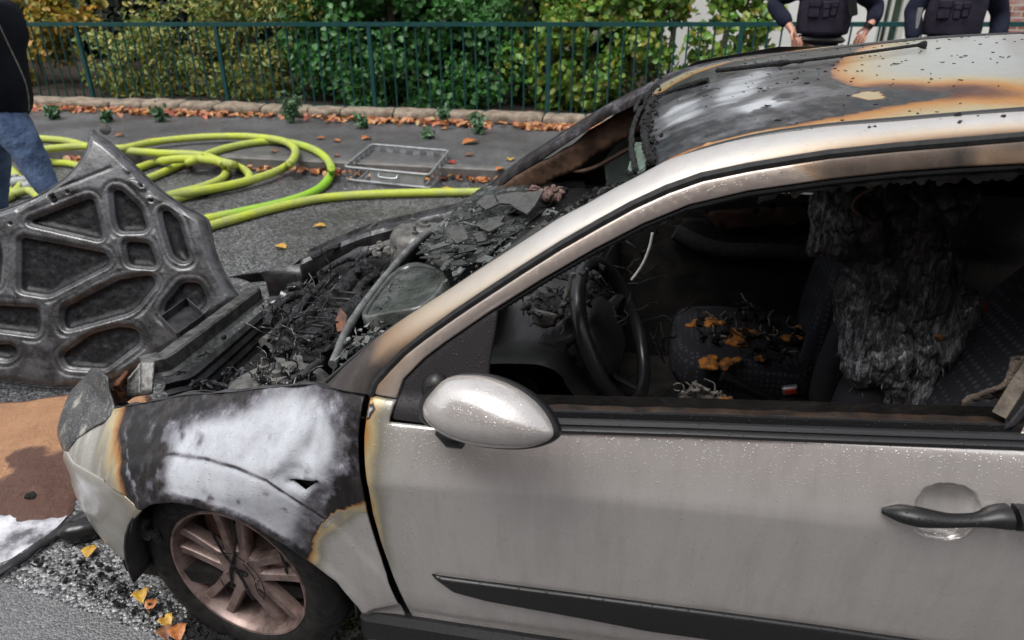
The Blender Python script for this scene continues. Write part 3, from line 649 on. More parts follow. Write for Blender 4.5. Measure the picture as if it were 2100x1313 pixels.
# weeds growing along the edging
def weed(q, h, n, label, z=PZ):
    P = oz(z, q); t = thing("weed", label, "weed", (P[0], P[1], z), "weeds along the stone edging"); rs = np.random.RandomState(int(q[0])); m = MB(); C = []
    for k in range(n):
        a = rs.uniform(0, 6.28); l = h * rs.uniform(.5, 1); tip = np.array([P[0] + math.cos(a) * l * .45, P[1] + math.sin(a) * l * .3, z + l]); pth = [P + (tip - P) * u + np.array([0, 0, -.06 * h * math.sin(u * 3.1)]) for u in np.linspace(0, 1, 5)]
        pth[0] = np.array([P[0], P[1], z]); m.tube(pth, np.linspace(.004, .002, 5), 5)
        for u in np.linspace(.3, 1, 9): C.append(P + (tip - P) * u + rs.normal(0, .022, 3))
    m.build("stem", M_lf_weed, t); V, F = leaves(np.array(C), .075, seed=3, shape=.5); V[:, 2] = np.maximum(V[:, 2], z + .003); mesh("foliage", V, F, M_lf_weed, t)
weed((600, 252), .34, 16, "tallest grey green weed in front of the stone edging")
weed((330, 250), .17, 10, "small pale weed against the stones left of the tallest weed")
weed((985, 275), .20, 12, "green weed at the stones right of the metal basket", )
weed((745, 264), .13, 9, "low weed at the stones above the left end of the metal basket")
weed((110, 245), .14, 14, "bushy grass clump at the left end of the stone edging")
weed((220, 250), .08, 14, "flat grassy weed under the fence between clump and pale weed")
weed((875, 284), .07, 8, "flat green weed lying on pavement behind the metal basket")
weed((910, 246), .12, 9, "weed growing on the stones above the metal basket", z=PZ + .1)
# ------------------------------------------------------------------ the burnt car: body surfaces
car = thing("burnt_car", "silver three door hatchback with burnt out front, scorched roof and its bonnet torn off", "car", (1.25, 0, 0))
_plan = smooth_pl([(3.5, 0.), (3.46, .45), (3.35, .66), (3.1, .78), (2.7, .83), (2.2, .85), (1.2, .852), (.3, .85), (.1, .842), (0, .835), (-.1, .822), (-.2, .80), (-.3, .765), (-.42, .71), (-.57, .615), (-.67, .53), (-.76, .40), (-.82, .2), (-.84, 0.)], 2)
_px = _plan[::-1, 0]; _py = _plan[::-1, 1]
def planw(x): return np.interp(x, _px, _py)
def plann(x):
    s = (planw(np.asarray(x) + .01) - planw(np.asarray(x) - .01)) / .02; return np.maximum(1 / np.sqrt(1 + s * s), .35)
T_T = [(-.84, .56), (-.62, .585), (-.5, .60), (-.35, .613), (-.23, .683), (-.1, .733), (.056, .77), (.18, .80), (.262, .823), (.42, .875), (1.64, .915), (3, .95)]
T_D = [(-.84, .12), (-.6, .12), (-.35, .115), (-.23, .135), (-.1, .155), (.06, .15), (.18, .15), (.262, .145), (.34, .10), (.42, .05), (3, .05)]
T_H = [(-.8, .13), (-.4, .15), (0, .2), (.3, .2), (.45, .172), (3, .17)]
T_P = [(-.8, 1.7), (.25, 2.2), (.45, 1.0), (3, 1.0)]
T_T = smooth_pl(T_T, 3)
T_D = smooth_pl(T_D, 3)
T_H = smooth_pl(T_H, 3)
T_P = smooth_pl(T_P, 3)
def belt(x): return interp(x, T_T)
def zcrease(x): return .702 + .065 * np.maximum(0, np.asarray(x) - .43)
ARC = None; HANDLE = None; DENT = None
def inset(x, z):
    T, D, H, Pw_ = interp(x, T_T), interp(x, T_D), interp(x, T_H), interp(x, T_P)
    s = np.clip((z - (T - H)) / H, 0, 1); k = sst(.3, .45, x)
    up = D * ((1 - k) * s ** Pw_ + k * (.6 * s + .4 * s * s))
    gr = np.maximum(0, z - T) * .30
    up = up + k * .009 * sst(T - .028, T + .004, z) ** 1.5
    lo = np.maximum(0, zcrease(x) - z) * .12 * sst(-.05, .5, x) + np.maximum(0, .36 - z) ** 2 * .55
    return up + gr + lo
def w(x, z): return planw(x) - inset(x, z) / plann(x)
def fside(P): 
    v = P[:, 1] + w(P[:, 0], P[:, 2]); v[(P[:, 0] < -.8) | (P[:, 2] > 1.5)] = -1; return v
def hs(q):
    for k in range(14):
        try: return osurf((q[0] + 2 * k, q[1]), fside)
        except ValueError: pass
    raise ValueError(q)
def xz(*qs): return [tuple(hs(q)[[0, 2]]) for q in qs]
def roll(d, r): t = np.clip(1 - d / r, 0, 1); return r * (1 - np.sqrt(np.maximum(0, 1 - t * t)))
def side_panel(name, poly, mat, parent, holes=(), res=.012, lines=(), off=0., rr=.006, heat=None, disp=None, solid=.012, mirror=False, rings=(.002, .005)):
    V2, F, d = fill2d(poly, holes, res, rings, lines)
    x, z = V2[:, 0], V2[:, 1]; y = w(x, z) + off - roll(d, rr)
    if disp is not None: y = y + disp(x, z)
    P = np.stack([x, -y if not mirror else y, z], 1); h = heat(x, z) if heat is not None else np.zeros(len(x))
    a = P[F]; n = np.cross(a[:, 1] - a[:, 0], a[:, 2] - a[:, 0])[:, 1]; want = 1 if mirror else -1
    F = np.where((n * want < 0)[:, None], F[:, ::-1], F)
    return mesh(name, P, F, mat, parent, True, {'burnt': h, 'a': h}, solid=solid)
def heatfn(burn, white=None, fade=.06, peak=1., floor=.66, wob=.012, toxy=None):
    """0 far outside the burnt outline, .5 on it, up to peak in the white patches"""
    bp = np.array(xz(*burn) if toxy is None else toxy(burn)); wp = [np.array(xz(*q) if toxy is None else toxy(q)) for q in (white or [])]
    def f(x, z):
        P = np.stack([x, z], 1); q = p3(x, z, 0.); P = P + wob * np.stack([fbm(q, 14, 2), fbm(q, 14, 6)], 1) + wob * .25 * np.stack([fbm(q, 34, 3), fbm(q, 34, 7)], 1)
        d = sdist(P, bp); h = np.where(d > 0, .52 * np.exp(-np.maximum(d, 0) / fade), .55 + (floor - .55) * np.clip(-d / .02, 0, 1))
        for wpi in wp:
            dw = sdist(P, wpi); k = .68 * sst(.125, -.04, dw) + .32 * sst(.02, -.02, dw); h = np.where(d < 0, np.maximum(h, floor + (peak - floor) * k), h)
        return h
    return f
# traced outlines (pixels of the photograph, dropped on the body surface)
GAP = [(758, 813), (768, 786), (794, 757), (827, 723), (869, 690), (932, 645), (995, 603), (1075, 551), (1150, 504), (1229, 459), (1295, 423), (1367, 390), (1438, 365), (1533, 345), (1629, 329), (1700, 318), (1836, 304), (1970, 293), (2100, 282)]
INN = [(812, 820), (827, 780), (869, 738), (911, 706), (953, 677), (1000, 645), (1037, 622), (1110, 576), (1150, 553), (1219, 513), (1292, 475), (1319, 461), (1414, 422), (1533, 394), (1700, 370), (1836, 355), (1970, 345), (2100, 338)]
UPP = [(672, 787), (743, 727), (785, 694), (827, 664), (911, 612), (995, 555), (1078, 501), (1150, 453), (1200, 431), (1248, 404), (1295, 380), (1330, 362), (1350, 347), (1372, 337), (1414, 322), (1486, 299), (1581, 281), (1700, 264), (1836, 254), (1970, 241), (2100, 232)]
UY = [.70, .675, .665, .655, .64, .625, .61, .598, .585, .573, .562, .553, .548, .548, .55, .552, .554, .557, .56, .563, .568]
BELT = [(797, 868), (881, 877), (1138, 885), (1400, 893), (1700, 905), (2090, 919)]
DG = [(754, 814), (745, 853), (740, 899), (741, 950), (748, 1000), (758, 1055), (775, 1114), (800, 1185), (835, 1258), (868, 1310)]
sh = lambda L, dx, dy: [(a + dx, b + dy) for a, b in L]
dgx = xz(*DG)
# ---------------- door
door_px = xz(*sh(DG, 5, 0)); xl, zl = door_px[-1]
skin = door_px + [(xl + .01, .185), (xl + .03, .165), (1.79, .175), (1.80, .2), (1.815, .92)] + [tuple(q) for q in reversed(xz(*BELT))] + xz((811, 823))
he = xz((1803, 1050), (2120, 1062)); HC = np.array(xz((1940, 1055))[0]); HRx = (xz((2009, 1056))[0][0] - xz((1872, 1056))[0][0]) / 2; HRz = (xz((1940, 999))[0][1] - xz((1940, 1114))[0][1]) / 2
def d_handle(x, z):
    r2 = ((x - HC[0]) / HRx) ** 2 + ((z - HC[1]) / HRz) ** 2; r4 = (np.abs((x - HC[0]) / HRx) ** 2.4 + np.abs((z - HC[1]) / HRz) ** 2.4)
    return -.030 * np.clip(1 - r4, 0, 1) ** .5 + .0035 * (fbm(p3(x, z), 3.2, 4))* sst(.5, .7, x)
_dgl = np.array(dgx)
_peel = [np.array(xz(*q)) for q in ([(757, 832), (765, 828), (768, 842), (765, 856), (752, 858), (754, 845)], [(760, 1100), (764, 1110), (766, 1100)])]
def heat_door(x, z):
    q = p3(x, z); e = np.interp(z, _dgl[::-1, 1], _dgl[::-1, 0]); d = x - e
    h = .66 * np.exp(-np.maximum(d, 0) / (.055 * (.6 + .9 * np.clip((z - .55) / .35, 0, 1))) ) * (.88 + .35 * fbm(q, 9, 2)) * sst(.22, .58, z)
    h = h * .9 + .05 * np.clip(fbm(q, 2.2, 5), 0, 1)
    P = np.stack([x, z], 1)
    for pp in _peel: h = np.where(sdist(P, pp) < 0, .96, h)
    return h
_el = np.array([(HC[0] + HRx * math.cos(t), HC[1] + HRz * math.sin(t)) for t in np.linspace(0, 6.2832, 80)])
door = side_panel("door", skin, M_paint, car, res=.0105, lines=[(_el, (-.010, -.006, -.003, -.001, .002))], heat=heat_door, disp=d_handle, solid=.02)
frame_poly = xz((763, 811)) + xz(*sh(GAP[1:], 3, 6)) + [(1.70, 1.405), (1.80, 1.33), (1.825, 1.1), (1.815, .93), (1.64, .925), (1.68, .99), (1.765, 1.25), (1.72, 1.335), (1.62, 1.365)] + [tuple(q) for q in reversed(xz(*INN))]
gx_ = np.array(xz(*GAP))
_fs = [np.array(xz(*q)) for q in ([(1690, 372), (1640, 345), (1700, 335), (1850, 320), (1980, 312), (1990, 352)], [(1960, 346), (1960, 310), (2110, 296), (2110, 338)], [(755, 815), (765, 786), (805, 745), (850, 745), (815, 822)])]
def heat_frame(x, z):
    P = np.stack([x, z], 1); q = p3(x, z); up = dseg(P, gx_, False); h = .42 * np.exp(-up / .010) + .30 * sst(1.05, 1.4, x)
    h = h + .5 * sst(.03, -.03, sdist(P, _fs[0])) + .18 * sst(.03, -.02, sdist(P, _fs[1])) + .25 * sst(.04, 0, sdist(P, _fs[2])); return np.clip(h + .12 * fbm(q, 10, 4), 0, 1)
side_panel("window_frame", frame_poly, M_frame, door, res=.010, heat=heat_frame, solid=.02)
seal = [tuple(q) for q in xz(*INN[3:])] + [(1.62, 1.36), (1.715, 1.33), (1.755, 1.25), (1.70, 1.05), (1.63, .93), (1.615, .93), (1.685, 1.06), (1.735, 1.24), (1.70, 1.315), (1.61, 1.342)] + [tuple(q) for q in reversed(xz(*sh(INN[3:], 1, 13)))]
side_panel("window_seal", seal, M_seal, door, res=.012, off=-.008, solid=.02, rr=.004)
tri = xz((800, 866), (812, 823), *INN[1:6], (1021, 634), (1016, 680), (1004, 745), (1000, 800), (1001, 881), (881, 877))
side_panel("sail_panel", tri, M_tri, door, res=.012, off=-.006, solid=.02)
rub = xz((885, 1177), (960, 1187), (1200, 1218), (1500, 1257), (1700, 1284), (1890, 1312)); lo_ = xz((1490, 1312), (1330, 1290), (1200, 1265), (1000, 1229), (930, 1210))
dz_ = rub[3][1] - lo_[0][1]; rub2 = rub + [(1.775, rub[-1][1] + .012), (1.78, rub[-1][1] - .02), (1.775, lo_[0][1] + .006)] + lo_
side_panel("rub_strip", rub2, M_blackplast, door, res=.016, off=.013, rr=.012, solid=.03, rings=(.003, .007, .012))
# belt mouldings: swept sections along the belt line
bx3 = np.linspace(hs((985, 882))[0], 1.66, 60); bz3 = np.interp(bx3, *np.array(sorted(xz(*BELT))).T)
def sweep(name, prof, mat, parent, xs=bx3, heat=0., wob=0.):
    rows = []
    for x_, z_ in zip(xs, np.interp(xs, bx3, bz3)):
        y0 = -w(np.array([x_]), np.array([z_]))[0]; rows.append([(x_, y0 + a, z_ + b) for a, b in prof])
    R = np.array(rows)
    if wob: R = R + wob * np.stack([fbm(R.reshape(-1, 3), 22, 3 + k, 3) for k in range(3)], 1).reshape(R.shape)
    m = MB(); m.loft(R, closed=True, caps=True); return m.build(name, mat, parent, autos=35)
sweep("belt_weatherstrip", [(.004, -.004), (-.006, .001), (-.008, .008), (-.003, .013), (-.002, .016), (-.004, .020), (.001, .0265), (.008, .0265), (.010, -.01)], M_seal, door)
sweep("glass_channel", [(.012, -.03), (.012, .012), (.016, .014), (.02, .010), (.024, .030), (.030, .031), (.033, -.03)], M_blackplast, door)
sweep("inner_door_top", [(.036, -.06), (.036, .020), (.041, .025), (.055, .027), (.062, .020), (.068, .008), (.070, -.01), (.070, -.06)], plain("rusty_inner_sill", (.010, .009, .0085), .5, 0., bump=(70, .5, .004), col2=(.030, .018, .012), nsc=24), door, wob=.004)
sweep("inner_door_panel", [(.118, -.6), (.118, .01), (.135, -.01), (.14, -.6)], M_dark, door)
# handle
hb = [hs(q) for q in ((1808, 1045), (1840, 1043), (1880, 1046), (1940, 1049), (2000, 1049), (2040, 1046), (2090, 1050), (2130, 1056))]; hb = np.array(hb); hb[:, 1] -= np.array([.002, .012, .02, .025, .022, .016, .014, .012])
hr = np.array([.007, .020, .022, .0145, .015, .027, .028, .024]); tt = np.linspace(0, 7, 40); hb2 = np.stack([np.interp(tt, range(8), hb[:, k]) for k in range(3)], 1); hr2 = np.interp(tt, range(8), hr)
for _ in range(3): hb2[1:-1] = (hb2[:-2] + hb2[1:-1] * 2 + hb2[2:]) / 4; hr2[1:-1] = (hr2[:-2] + 2 * hr2[1:-1] + hr2[2:]) / 4
m = MB(); k_ = 31; m.tube(hb2[:k_], hr2[:k_], 14, flat=.75); hd = m.build("door_handle", M_blackplast, door)
m = MB(); m.tube(hb2[k_:] + np.array([.003, 0, 0]), hr2[k_:], 14, flat=.75); m.build("handle_end", M_blackplast, door)
lk = hs((2104, 1070)); m = MB(); m.lathe([(0, .012), (.008, .012), (.011, .010), (.012, 0)], lk + np.array([0, -.022, 0]), (0, -1, 0), 20); m.build("key_lock", M_rust, door)
# ---------------- door mirror
MC = oy(-.955, (1010, 843)); mn = np.array([-.32, -.86, .40]); mn /= np.linalg.norm(mn)
mo = smooth_pl([(881, 844), (887, 820), (901, 803), (922, 779), (944, 768), (991, 769), (1034, 782), (1078, 805), (1115, 838), (1138, 880), (1134, 902), (1092, 918), (1049, 921), (991, 917), (947, 906), (913, 889), (889, 867)], 2, True)
mo3 = np.array([opl(q, MC, mn) for q in mo]); cen = mo3.mean(0)
rows = []
for t in np.linspace(0, 1, 14):
    a = t * math.pi / 2; s_ = math.cos(a) ** .75; rows.append(cen + (mo3 - cen) * s_ + mn * .062 * math.sin(a) ** 1.1 + np.array([-.012, 0, .008]) * math.sin(a))
m = MB(); m.loft(np.array(rows), closed=True)
mir = m.build("door_mirror", M_mirror, door)
mir.data.attributes.new('burnt', 'FLOAT', 'POINT')
m = MB(); rows = [cen + (mo3 - cen) * s_ + mn * o for s_, o in ((1.0, .002), (1.035, -.002), (1.045, -.010), (1.03, -.022), (.93, -.03), (.9, -.024))]
m.loft(np.array(rows), closed=True); m.plate([cen + (p - cen) * .91 - mn * .022 for p in mo3], .004, mn); m.build("mirror_bezel", M_blackplast, door, autos=60)
m = MB(); arm = [hs((905, 822)) + np.array([0, .02, 0]), oy(-.86, (893, 838)), oy(-.90, (900, 852)), cen + (mo3[0] - cen) * .5 - mn * .03]; m.tube(smooth_pl(arm, 2), [.036] * len(smooth_pl(arm, 2)), 14, flat=.8)
b1 = [opl(q, MC - mn * .03, mn) for q in ((900, 884), (925, 901), (948, 908))]; m.tube(np.array(b1), [.010, .017, .012], 12); m.build("mirror_arm", M_blackplast, door)
m = MB(); m.blob(hs((893, 805)) + np.array([0, .012, 0]), (.032, .03, .04), amp=.0); m.build("mirror_base", M_blackplast, door)
# ---------------- front wing (driver's side)
WT = [(232, 838), (262, 834), (291, 829), (339, 820), (375, 812), (427, 809), (482, 805), (530, 799), (577, 795), (625, 790), (645, 790), (668, 797), (720, 807), (748, 813)]
ARCH = [(294, 1043), (310, 1033), (320, 1030), (358, 1026), (400, 1032), (463, 1049), (527, 1078), (590, 1114), (644, 1152), (691, 1187), (737, 1240), (771, 1284), (792, 1312)]
SPLIT = [(294, 1043), (255, 1010), (215, 979), (180, 959), (153, 942), (140, 920)]
wing_poly = xz(*WT) + xz(*sh(DG[1:], -5, 0)); xw, zw = wing_poly[-1]
wing_poly += [(xw + .005, .17), (.40, .165)] + [tuple(q) for q in reversed(xz(*ARCH))] + xz((258, 1013), (214, 986), (178, 969), (150, 951), (140, 926), (158, 901), (184, 884), (213, 869), (229, 850))
arcl = np.array(xz((216, 977), (236, 957), (270, 942), (316, 932), (358, 931), (421, 939), (484, 958), (548, 985), (590, 1013), (632, 1040), (700, 1085), (760, 1150)))
archl = np.array(xz(*ARCH)); vent = np.array(xz((577, 987), (661, 988), (625, 1019))); vent_in = np.array(xz((590, 991), (648, 993), (622, 1012)))
arc_in = np.vstack([arcl, [(.5, .3), (.3, .2), (-.2, .2)]])
ridge = np.array(xz((548, 972), (585, 930), (618, 880), (640, 815))); ridge2 = np.array(xz((655, 830), (648, 880), (632, 930)))
def d_wing(x, z):
    P = np.stack([x, z], 1); q = p3(x, z); sd = sdist(P, arc_in); o = .006 * sst(.004, -.010, sd) + .004 * np.exp(-(sd / .006) ** 2) * 0
    da = dseg(P, archl, False); o = o + .010 * sst(.035, .0, da) - .006 * sst(.012, 0, da)
    sv = sdist(P, vent); o = o - .008 * sst(.0, -.006, sv) + .003 * np.exp(-((sv - .003) / .004) ** 2)
    r = dseg(P, ridge, False); mk = sst(.0, .035, sd); o = o + mk * (.012 * np.exp(-(r / .020) ** 2) - .010 * np.exp(-((r - .05) / .035) ** 2) * sst(.1, .16, x))
    r2 = dseg(P, ridge2, False); o = o - .010 * np.exp(-(r2 / .012) ** 2)
    top = sst(.10, .0, interp(x, T_T) - z); o = o + .004 * top * np.sin(x * 46 + 2 * fbm(q, 6, 3)) + .004 * fbm(q, 7, 9) * sst(-.25, -.1, x)
    return o
_hw = heatfn([(262, 800), (259, 865), (261, 907), (265, 950), (278, 992), (293, 1034), (300, 1100), (420, 1150), (600, 1250), (634, 1150), (640, 1105), (650, 1085), (680, 1056), (716, 1034), (765, 1024), (800, 1000), (790, 790), (600, 770)], [[(371, 878), (421, 850), (505, 825), (590, 812), (640, 815), (668, 850), (685, 899), (684, 945), (668, 975), (640, 1005), (620, 1040), (605, 1095), (580, 1097), (527, 1070), (463, 1045), (379, 1018), (350, 1005), (343, 971), (352, 920)]], fade=.042, floor=.69, peak=.99, wob=.016)
_flake = np.array(xz((660, 1072), (690, 1048), (720, 1046), (750, 1036), (752, 1052), (722, 1054), (700, 1066), (676, 1074), (652, 1090)))
def heat_wing(x, z):
    h = _hw(x, z); P = np.stack([x, z], 1); q = p3(x, z)
    h = np.where((x < -.12) & (h < .53), h * .9 + .17 + .12 * np.clip(fbm(np.stack([x * 5, z * .3, z * 0], 1), 14, 6), -1, 1) + .26 * np.exp(-np.maximum(0, sdist(P, np.array(xz((262, 800), (259, 865), (265, 950), (293, 1034), (400, 1000), (400, 800))))) / .09), h)
    dk = dseg(P, arcl, False); h = np.where(h > .66, np.maximum(.64, h - .22 * np.exp(-(dk / .0026) ** 2)), h)  # shade of the arch crease painted as a thin dark line via burn level
    mo = sst(-.25, .45, fbm(q, 15, 31, 4)); h = np.where((h > .60) & (h < .80), .65 + .19 * mo * sst(.62, .74, h), h)
    tb = sst(.055, .0, interp(x, T_T) - z) * sst(.16, .06, x); h = np.where(h > .7, np.maximum(.68, h - .24 * tb * (1 + .5 * fbm(q, 12, 4))), h)
    h = np.where(sdist(P, _flake) < 0, .30 + .2 * fbm(q, 40, 3), h)
    lip = dseg(P, archl, False); h = np.where(h > .78, h - .13 * sst(.026, .019, lip), h)
    sm = fbm(q, 28, 12, 4); h = np.where(h > .74, np.maximum(.70, h - .16 * sst(.28, .6, sm) + .06 * fbm(q, 5, 15)), h); return h
wing = side_panel("front_wing", wing_poly, M_fender, car, holes=[vent_in], res=.008, lines=[(arcl[:11], (-.007, -.0035, 0., .0035, .007))], heat=heat_wing, disp=d_wing, solid=.004, rr=.0025)
rows = []; wt3 = np.array([hs(q) for q in WT]); wt3 = np.stack([np.interp(np.linspace(0, 13, 90), range(14), wt3[:, k]) for k in range(3)], 1)
for p_ in wt3:
    n_ = .004 * math.sin(p_[0] * 60) + .004 * fbm(p_[None], 25, 3)[0]; rows.append([p_ + np.array([0, .002, -.001]), p_ + np.array([0, .014, -.004 + n_]), p_ + np.array([0, .017, -.022 + n_]), p_ + np.array([0, .05, -.028 + n_]), p_ + np.array([0, .06, -.10])])
m = MB(); m.loft(np.array(rows)); m.build("wing_flange", M_steel, car, solid=.003)
m = MB(); P_ = [np.array([x_, -w(np.array([x_]), np.array([z_]))[0] + .025, z_]) for x_, z_ in vent_in]; m.plate(P_, .01, (0, -1, 0)); m.build("wing_vent", M_dark, wing, smooth=False)
# far wing: the same pressing mirrored, blackened inside and out
def heat_far(x, z): return np.clip(.66 + .35 * sst(.0, .22, x) * sst(.35, .2, x) + .15 * fbm(p3(x, z), 12, 3), 0, 1)
far_poly = [(a, b) for a, b in wing_poly]
side_panel("front_wing", far_poly, M_fender, car, res=.02, heat=heat_far, disp=lambda x, z: .006 * fbm(p3(x, z), 6, 2), solid=.004, mirror=True, rings=())
fr = wt3 * np.array([1, -1, 1]); rows = []
for i, p_ in enumerate(fr):
    n_ = .012 * fbm(p_[None], 9, 5)[0]; k = sst(.25, -.35, p_[0]); rows.append([p_ + np.array([0, .001, 0]), p_ + np.array([0, -.018, .002 + n_ * .4]), p_ + np.array([0, -.024, -.014 + n_]), p_ + np.array([0, -.06 - .03 * k, -.018 + n_]), p_ + np.array([0, -.075 - .03 * k, -.03]), p_ + np.array([0, -.085 - .03 * k, -.16])])
m = MB(); m.loft(np.array(rows)); m.build("wing_flange", M_steel, car, solid=.004)
# ---------------- front bumper and headlights (wrap round the nose)
_u = _plan[(_plan[:, 0] <= .12)]; _us = np.r_[0, np.cumsum(np.hypot(*np.diff(_u, axis=0).T))]; UT = _us[-1] * 2
def xofu(u): return np.interp(u, _us, _u[:, 0])
def uofx(x): return np.interp(-np.asarray(x), -_u[:, 0], _us)
def nose(u, z, off=0.):
    u = np.asarray(u, float); uu = np.minimum(u, UT - u); sg = np.where(u <= UT / 2, -1., 1.)
    x = xofu(uu); yy = np.interp(uu, _us, _u[:, 1]); e = 1e-3; tx = (xofu(np.clip(uu + e, 0, UT / 2)) - xofu(np.clip(uu - e, 0, UT / 2))); ty = np.interp(np.clip(uu + e, 0, UT / 2), _us, _u[:, 1]) - np.interp(np.clip(uu - e, 0, UT / 2), _us, _u[:, 1])
    l = np.hypot(tx, ty) + 1e-12; nx, ny = ty / l, -tx / l; ins = inset(x, z) - off
    return np.stack([x, sg * (yy - ins / np.maximum(ny, .35)), z], 1)
def nose_panel(name, poly, mat, parent, res=.014, heat=None, disp=None, solid=.006, off=0., rr=.002):
    V2, F, d = fill2d(poly, (), res, (.003,)); o = off - roll(d, rr)
    if disp is not None: o = o + disp(V2[:, 0], V2[:, 1])
    P = nose(V2[:, 0], V2[:, 1], o); a = P[F]; n = np.cross(a[:, 1] - a[:, 0], a[:, 2] - a[:, 0]); c = a.mean(1) - np.array([.3, 0, .4])
    F = np.where(((n[:, :2] * c[:, :2]).sum(1) < 0)[:, None], F[:, ::-1], F); h = heat(V2[:, 0], V2[:, 1]) if heat else np.zeros(len(P))
    return mesh(name, P, F, mat, parent, True, {'burnt': h, 'a': h}, solid=solid)
toU = lambda L: [(float(uofx(a)), b) for a, b in L]
left_edge = toU(xz((292, 1046), (275, 1067), (266, 1106), (274, 1149), (285, 1186))); split = toU(xz((290, 1045), (255, 1013), (215, 982), (180, 962), (153, 945), (141, 925)))
bl = split[::-1]; zt_ = bl[0][1]
half = [(u_, z_) for u_, z_ in bl[1:]] + left_edge + [(left_edge[-1][0] + .01, .185)]
rag = [(bl[0][0] + .03 + .015 * math.sin(k * 2.3) + .05 * k / 8, zt_ - .01 - (zt_ - .19) * k / 8) for k in range(9)]
full = half + rag[::-1] + [bl[0]]
def d_bump(u, z): return .0045 + .010 * np.exp(-((z - .36) / .012) ** 2) * 0 - .012 * sst(.30, .26, z) * 0 + .004 * fbm(p3(u, z), 5, 3) + .008 * sst(.22, .17, z) * -1
bump_ = nose_panel("front_bumper", full, M_paint, car, heat=lambda u, z: np.clip(.25 + .14 * fbm(p3(u, z), 6, 4) + .9 * sst(bl[0][0] + .04, bl[0][0] + .10, u), 0, .85), disp=d_bump)
mh_ = N("scorched_headlight_cover"); n_ = mh_.noise(14, 5, .65); sp_n = mh_.math('GREATER_THAN', mh_.noise(160, 3, .7), .60)
mh_.set(Base_Color=mh_.mix(mh_.math('MULTIPLY', sp_n, .7), mh_.ramp(n_, [(.35, (.025, .026, .028)), (.58, (.06, .06, .058)), (.70, (.30, .29, .25))]), (.26, .27, .28)), Roughness=.35, Specular_IOR_Level=.35); mh_.nrm(mh_.bump(drops(mh_, 170, density=.85), .8, .003)); M_headl = mh_.m
hl = toU(xz((144, 917), (158, 900), (184, 882), (213, 867), (230, 846), (222, 806), (217, 776)))
hl2 = hl + [(hl[-1][0] + .04, hl[-1][1] + .002), (hl[-1][0] + .09, hl[-1][1] - .008), (hl[-1][0] + .15, hl[-1][1] - .035), (hl[0][0] + .19, .54), (hl[0][0] + .16, .47), (hl[0][0] + .06, .455)]
nose_panel("headlight", hl2, M_headl, car, off=-.003)
nose_panel("headlight", [(UT - a, min(b, .545)) if b < .6 else (UT - a - .004 * i_, .55 - .004 * i_) for i_, (a, b) in enumerate(hl2)], M_char, car, off=-.003)
# wheel-arch liners, inner wings, floor
for sg in (-1, 1):
    rows = []
    for t in np.linspace(-.15, math.pi + .15, 26):
        c, s_ = math.cos(t), math.sin(t); rows.append([(.035 + .315 * c, sg * y_, .26 + .31 * s_) for y_ in (.80, .7, .55, .45)])
    m = MB(); m.loft(np.array(rows)); m.build("wheel_arch_liner", M_blackrub, car, solid=.006)
# ---------------- side frame: windscreen pillar and cantrail (lofted band)
def frame_band(sg, name, mat, parent, heatf):
    n = 150; tt = np.linspace(0, len(GAP) - 1, n); g = np.stack([np.interp(tt, range(len(GAP)), np.array(GAP)[:, k]) for k in (0, 1)], 1)
    lowc = np.array([hs((q[0] - 2, q[1] - 4)) for q in g]); tu = np.linspace(0, len(UPP) - 1, n); uq = np.stack([np.interp(tu, range(len(UPP)), np.array(UPP, float)[:, k]) for k in (0, 1)], 1); uy = np.interp(tu, range(len(UPP)), UY)
    upc = np.array([oy(-y_, q) for q, y_ in zip(uq, uy)])
    ls = np.r_[0, np.cumsum(np.linalg.norm(np.diff(lowc, axis=0), axis=1))]; us = np.r_[0, np.cumsum(np.linalg.norm(np.diff(upc, axis=0), axis=1))]
    s_ = np.linspace(0, 1, n); lowc = np.stack([np.interp(s_, ls / ls[-1], lowc[:, k]) for k in range(3)], 1); upc = np.stack([np.interp(s_, us / us[-1], upc[:, k]) for k in range(3)], 1)
    ext = [np.array([1.78, 0, 1.458]), np.array([2.0, 0, 1.478]), np.array([2.4, 0, 1.475])]
    lowc = np.vstack([lowc] + [[(e[0], -.645, e[2] - .04)] for e in ext]); upc = np.vstack([upc] + [[(e[0], -.57, e[2] + .0)] for e in ext])
    for c_ in (lowc, upc):
        for _ in range(4): c_[1:-1] = (c_[:-2] + 2 * c_[1:-1] + c_[2:]) / 4
    ts = np.r_[-.12, np.linspace(0, 1, 15), 1.05]; rows = []; H = []
    for i in range(len(lowc)):
        a, b = lowc[i], upc[i]; ax = lowc[min(i + 1, len(lowc) - 1)] - lowc[max(i - 1, 0)]; nrm = np.cross(b - a, ax); nrm /= np.linalg.norm(nrm); nrm *= -1 if nrm[1] > 0 else 1
        L = np.linalg.norm(b - a); r = []
        for t in ts:
            tc = min(max(t, 0), 1); p_ = a + (b - a) * tc + nrm * (L * .20 * (4 * tc * (1 - tc)) ** .8)
            if t < 0: p_ = a - nrm * .02 + (b - a) * .02
            if t > 1: p_ = b - nrm * .02
            r.append(p_)
        rows.append(r); H.append(heatf(np.array(r)[:, 0], np.clip(ts, 0, 1)))
    R = np.array(rows) * np.array([1, -sg, 1]); m = MB(); m.loft(R, a=np.array(H)); V, F, A = m.arr()
    if sg < 0: F = [f[::-1] for f in F]
    o = mesh(name, V, F, mat, parent, True, {'burnt': A, 'a': A}, solid=None); return o, lowc, upc
def heat_band(x, t):
    q = p3(x, t * .1); h = .62 * sst(.60, .34, x + .04 * t) * (.9 + .25 * fbm(q, 12, 3)) + .28 * sst(.86, .48, x) + .20 * sst(.7, 1., t) * sst(1.0, 1.3, x) * sst(2.2, 1.3, x)
    return h + (.50 * sst(.42, .0, t)) * sst(1.0, 1.45, x) + .12 * sst(.25, 0, t)
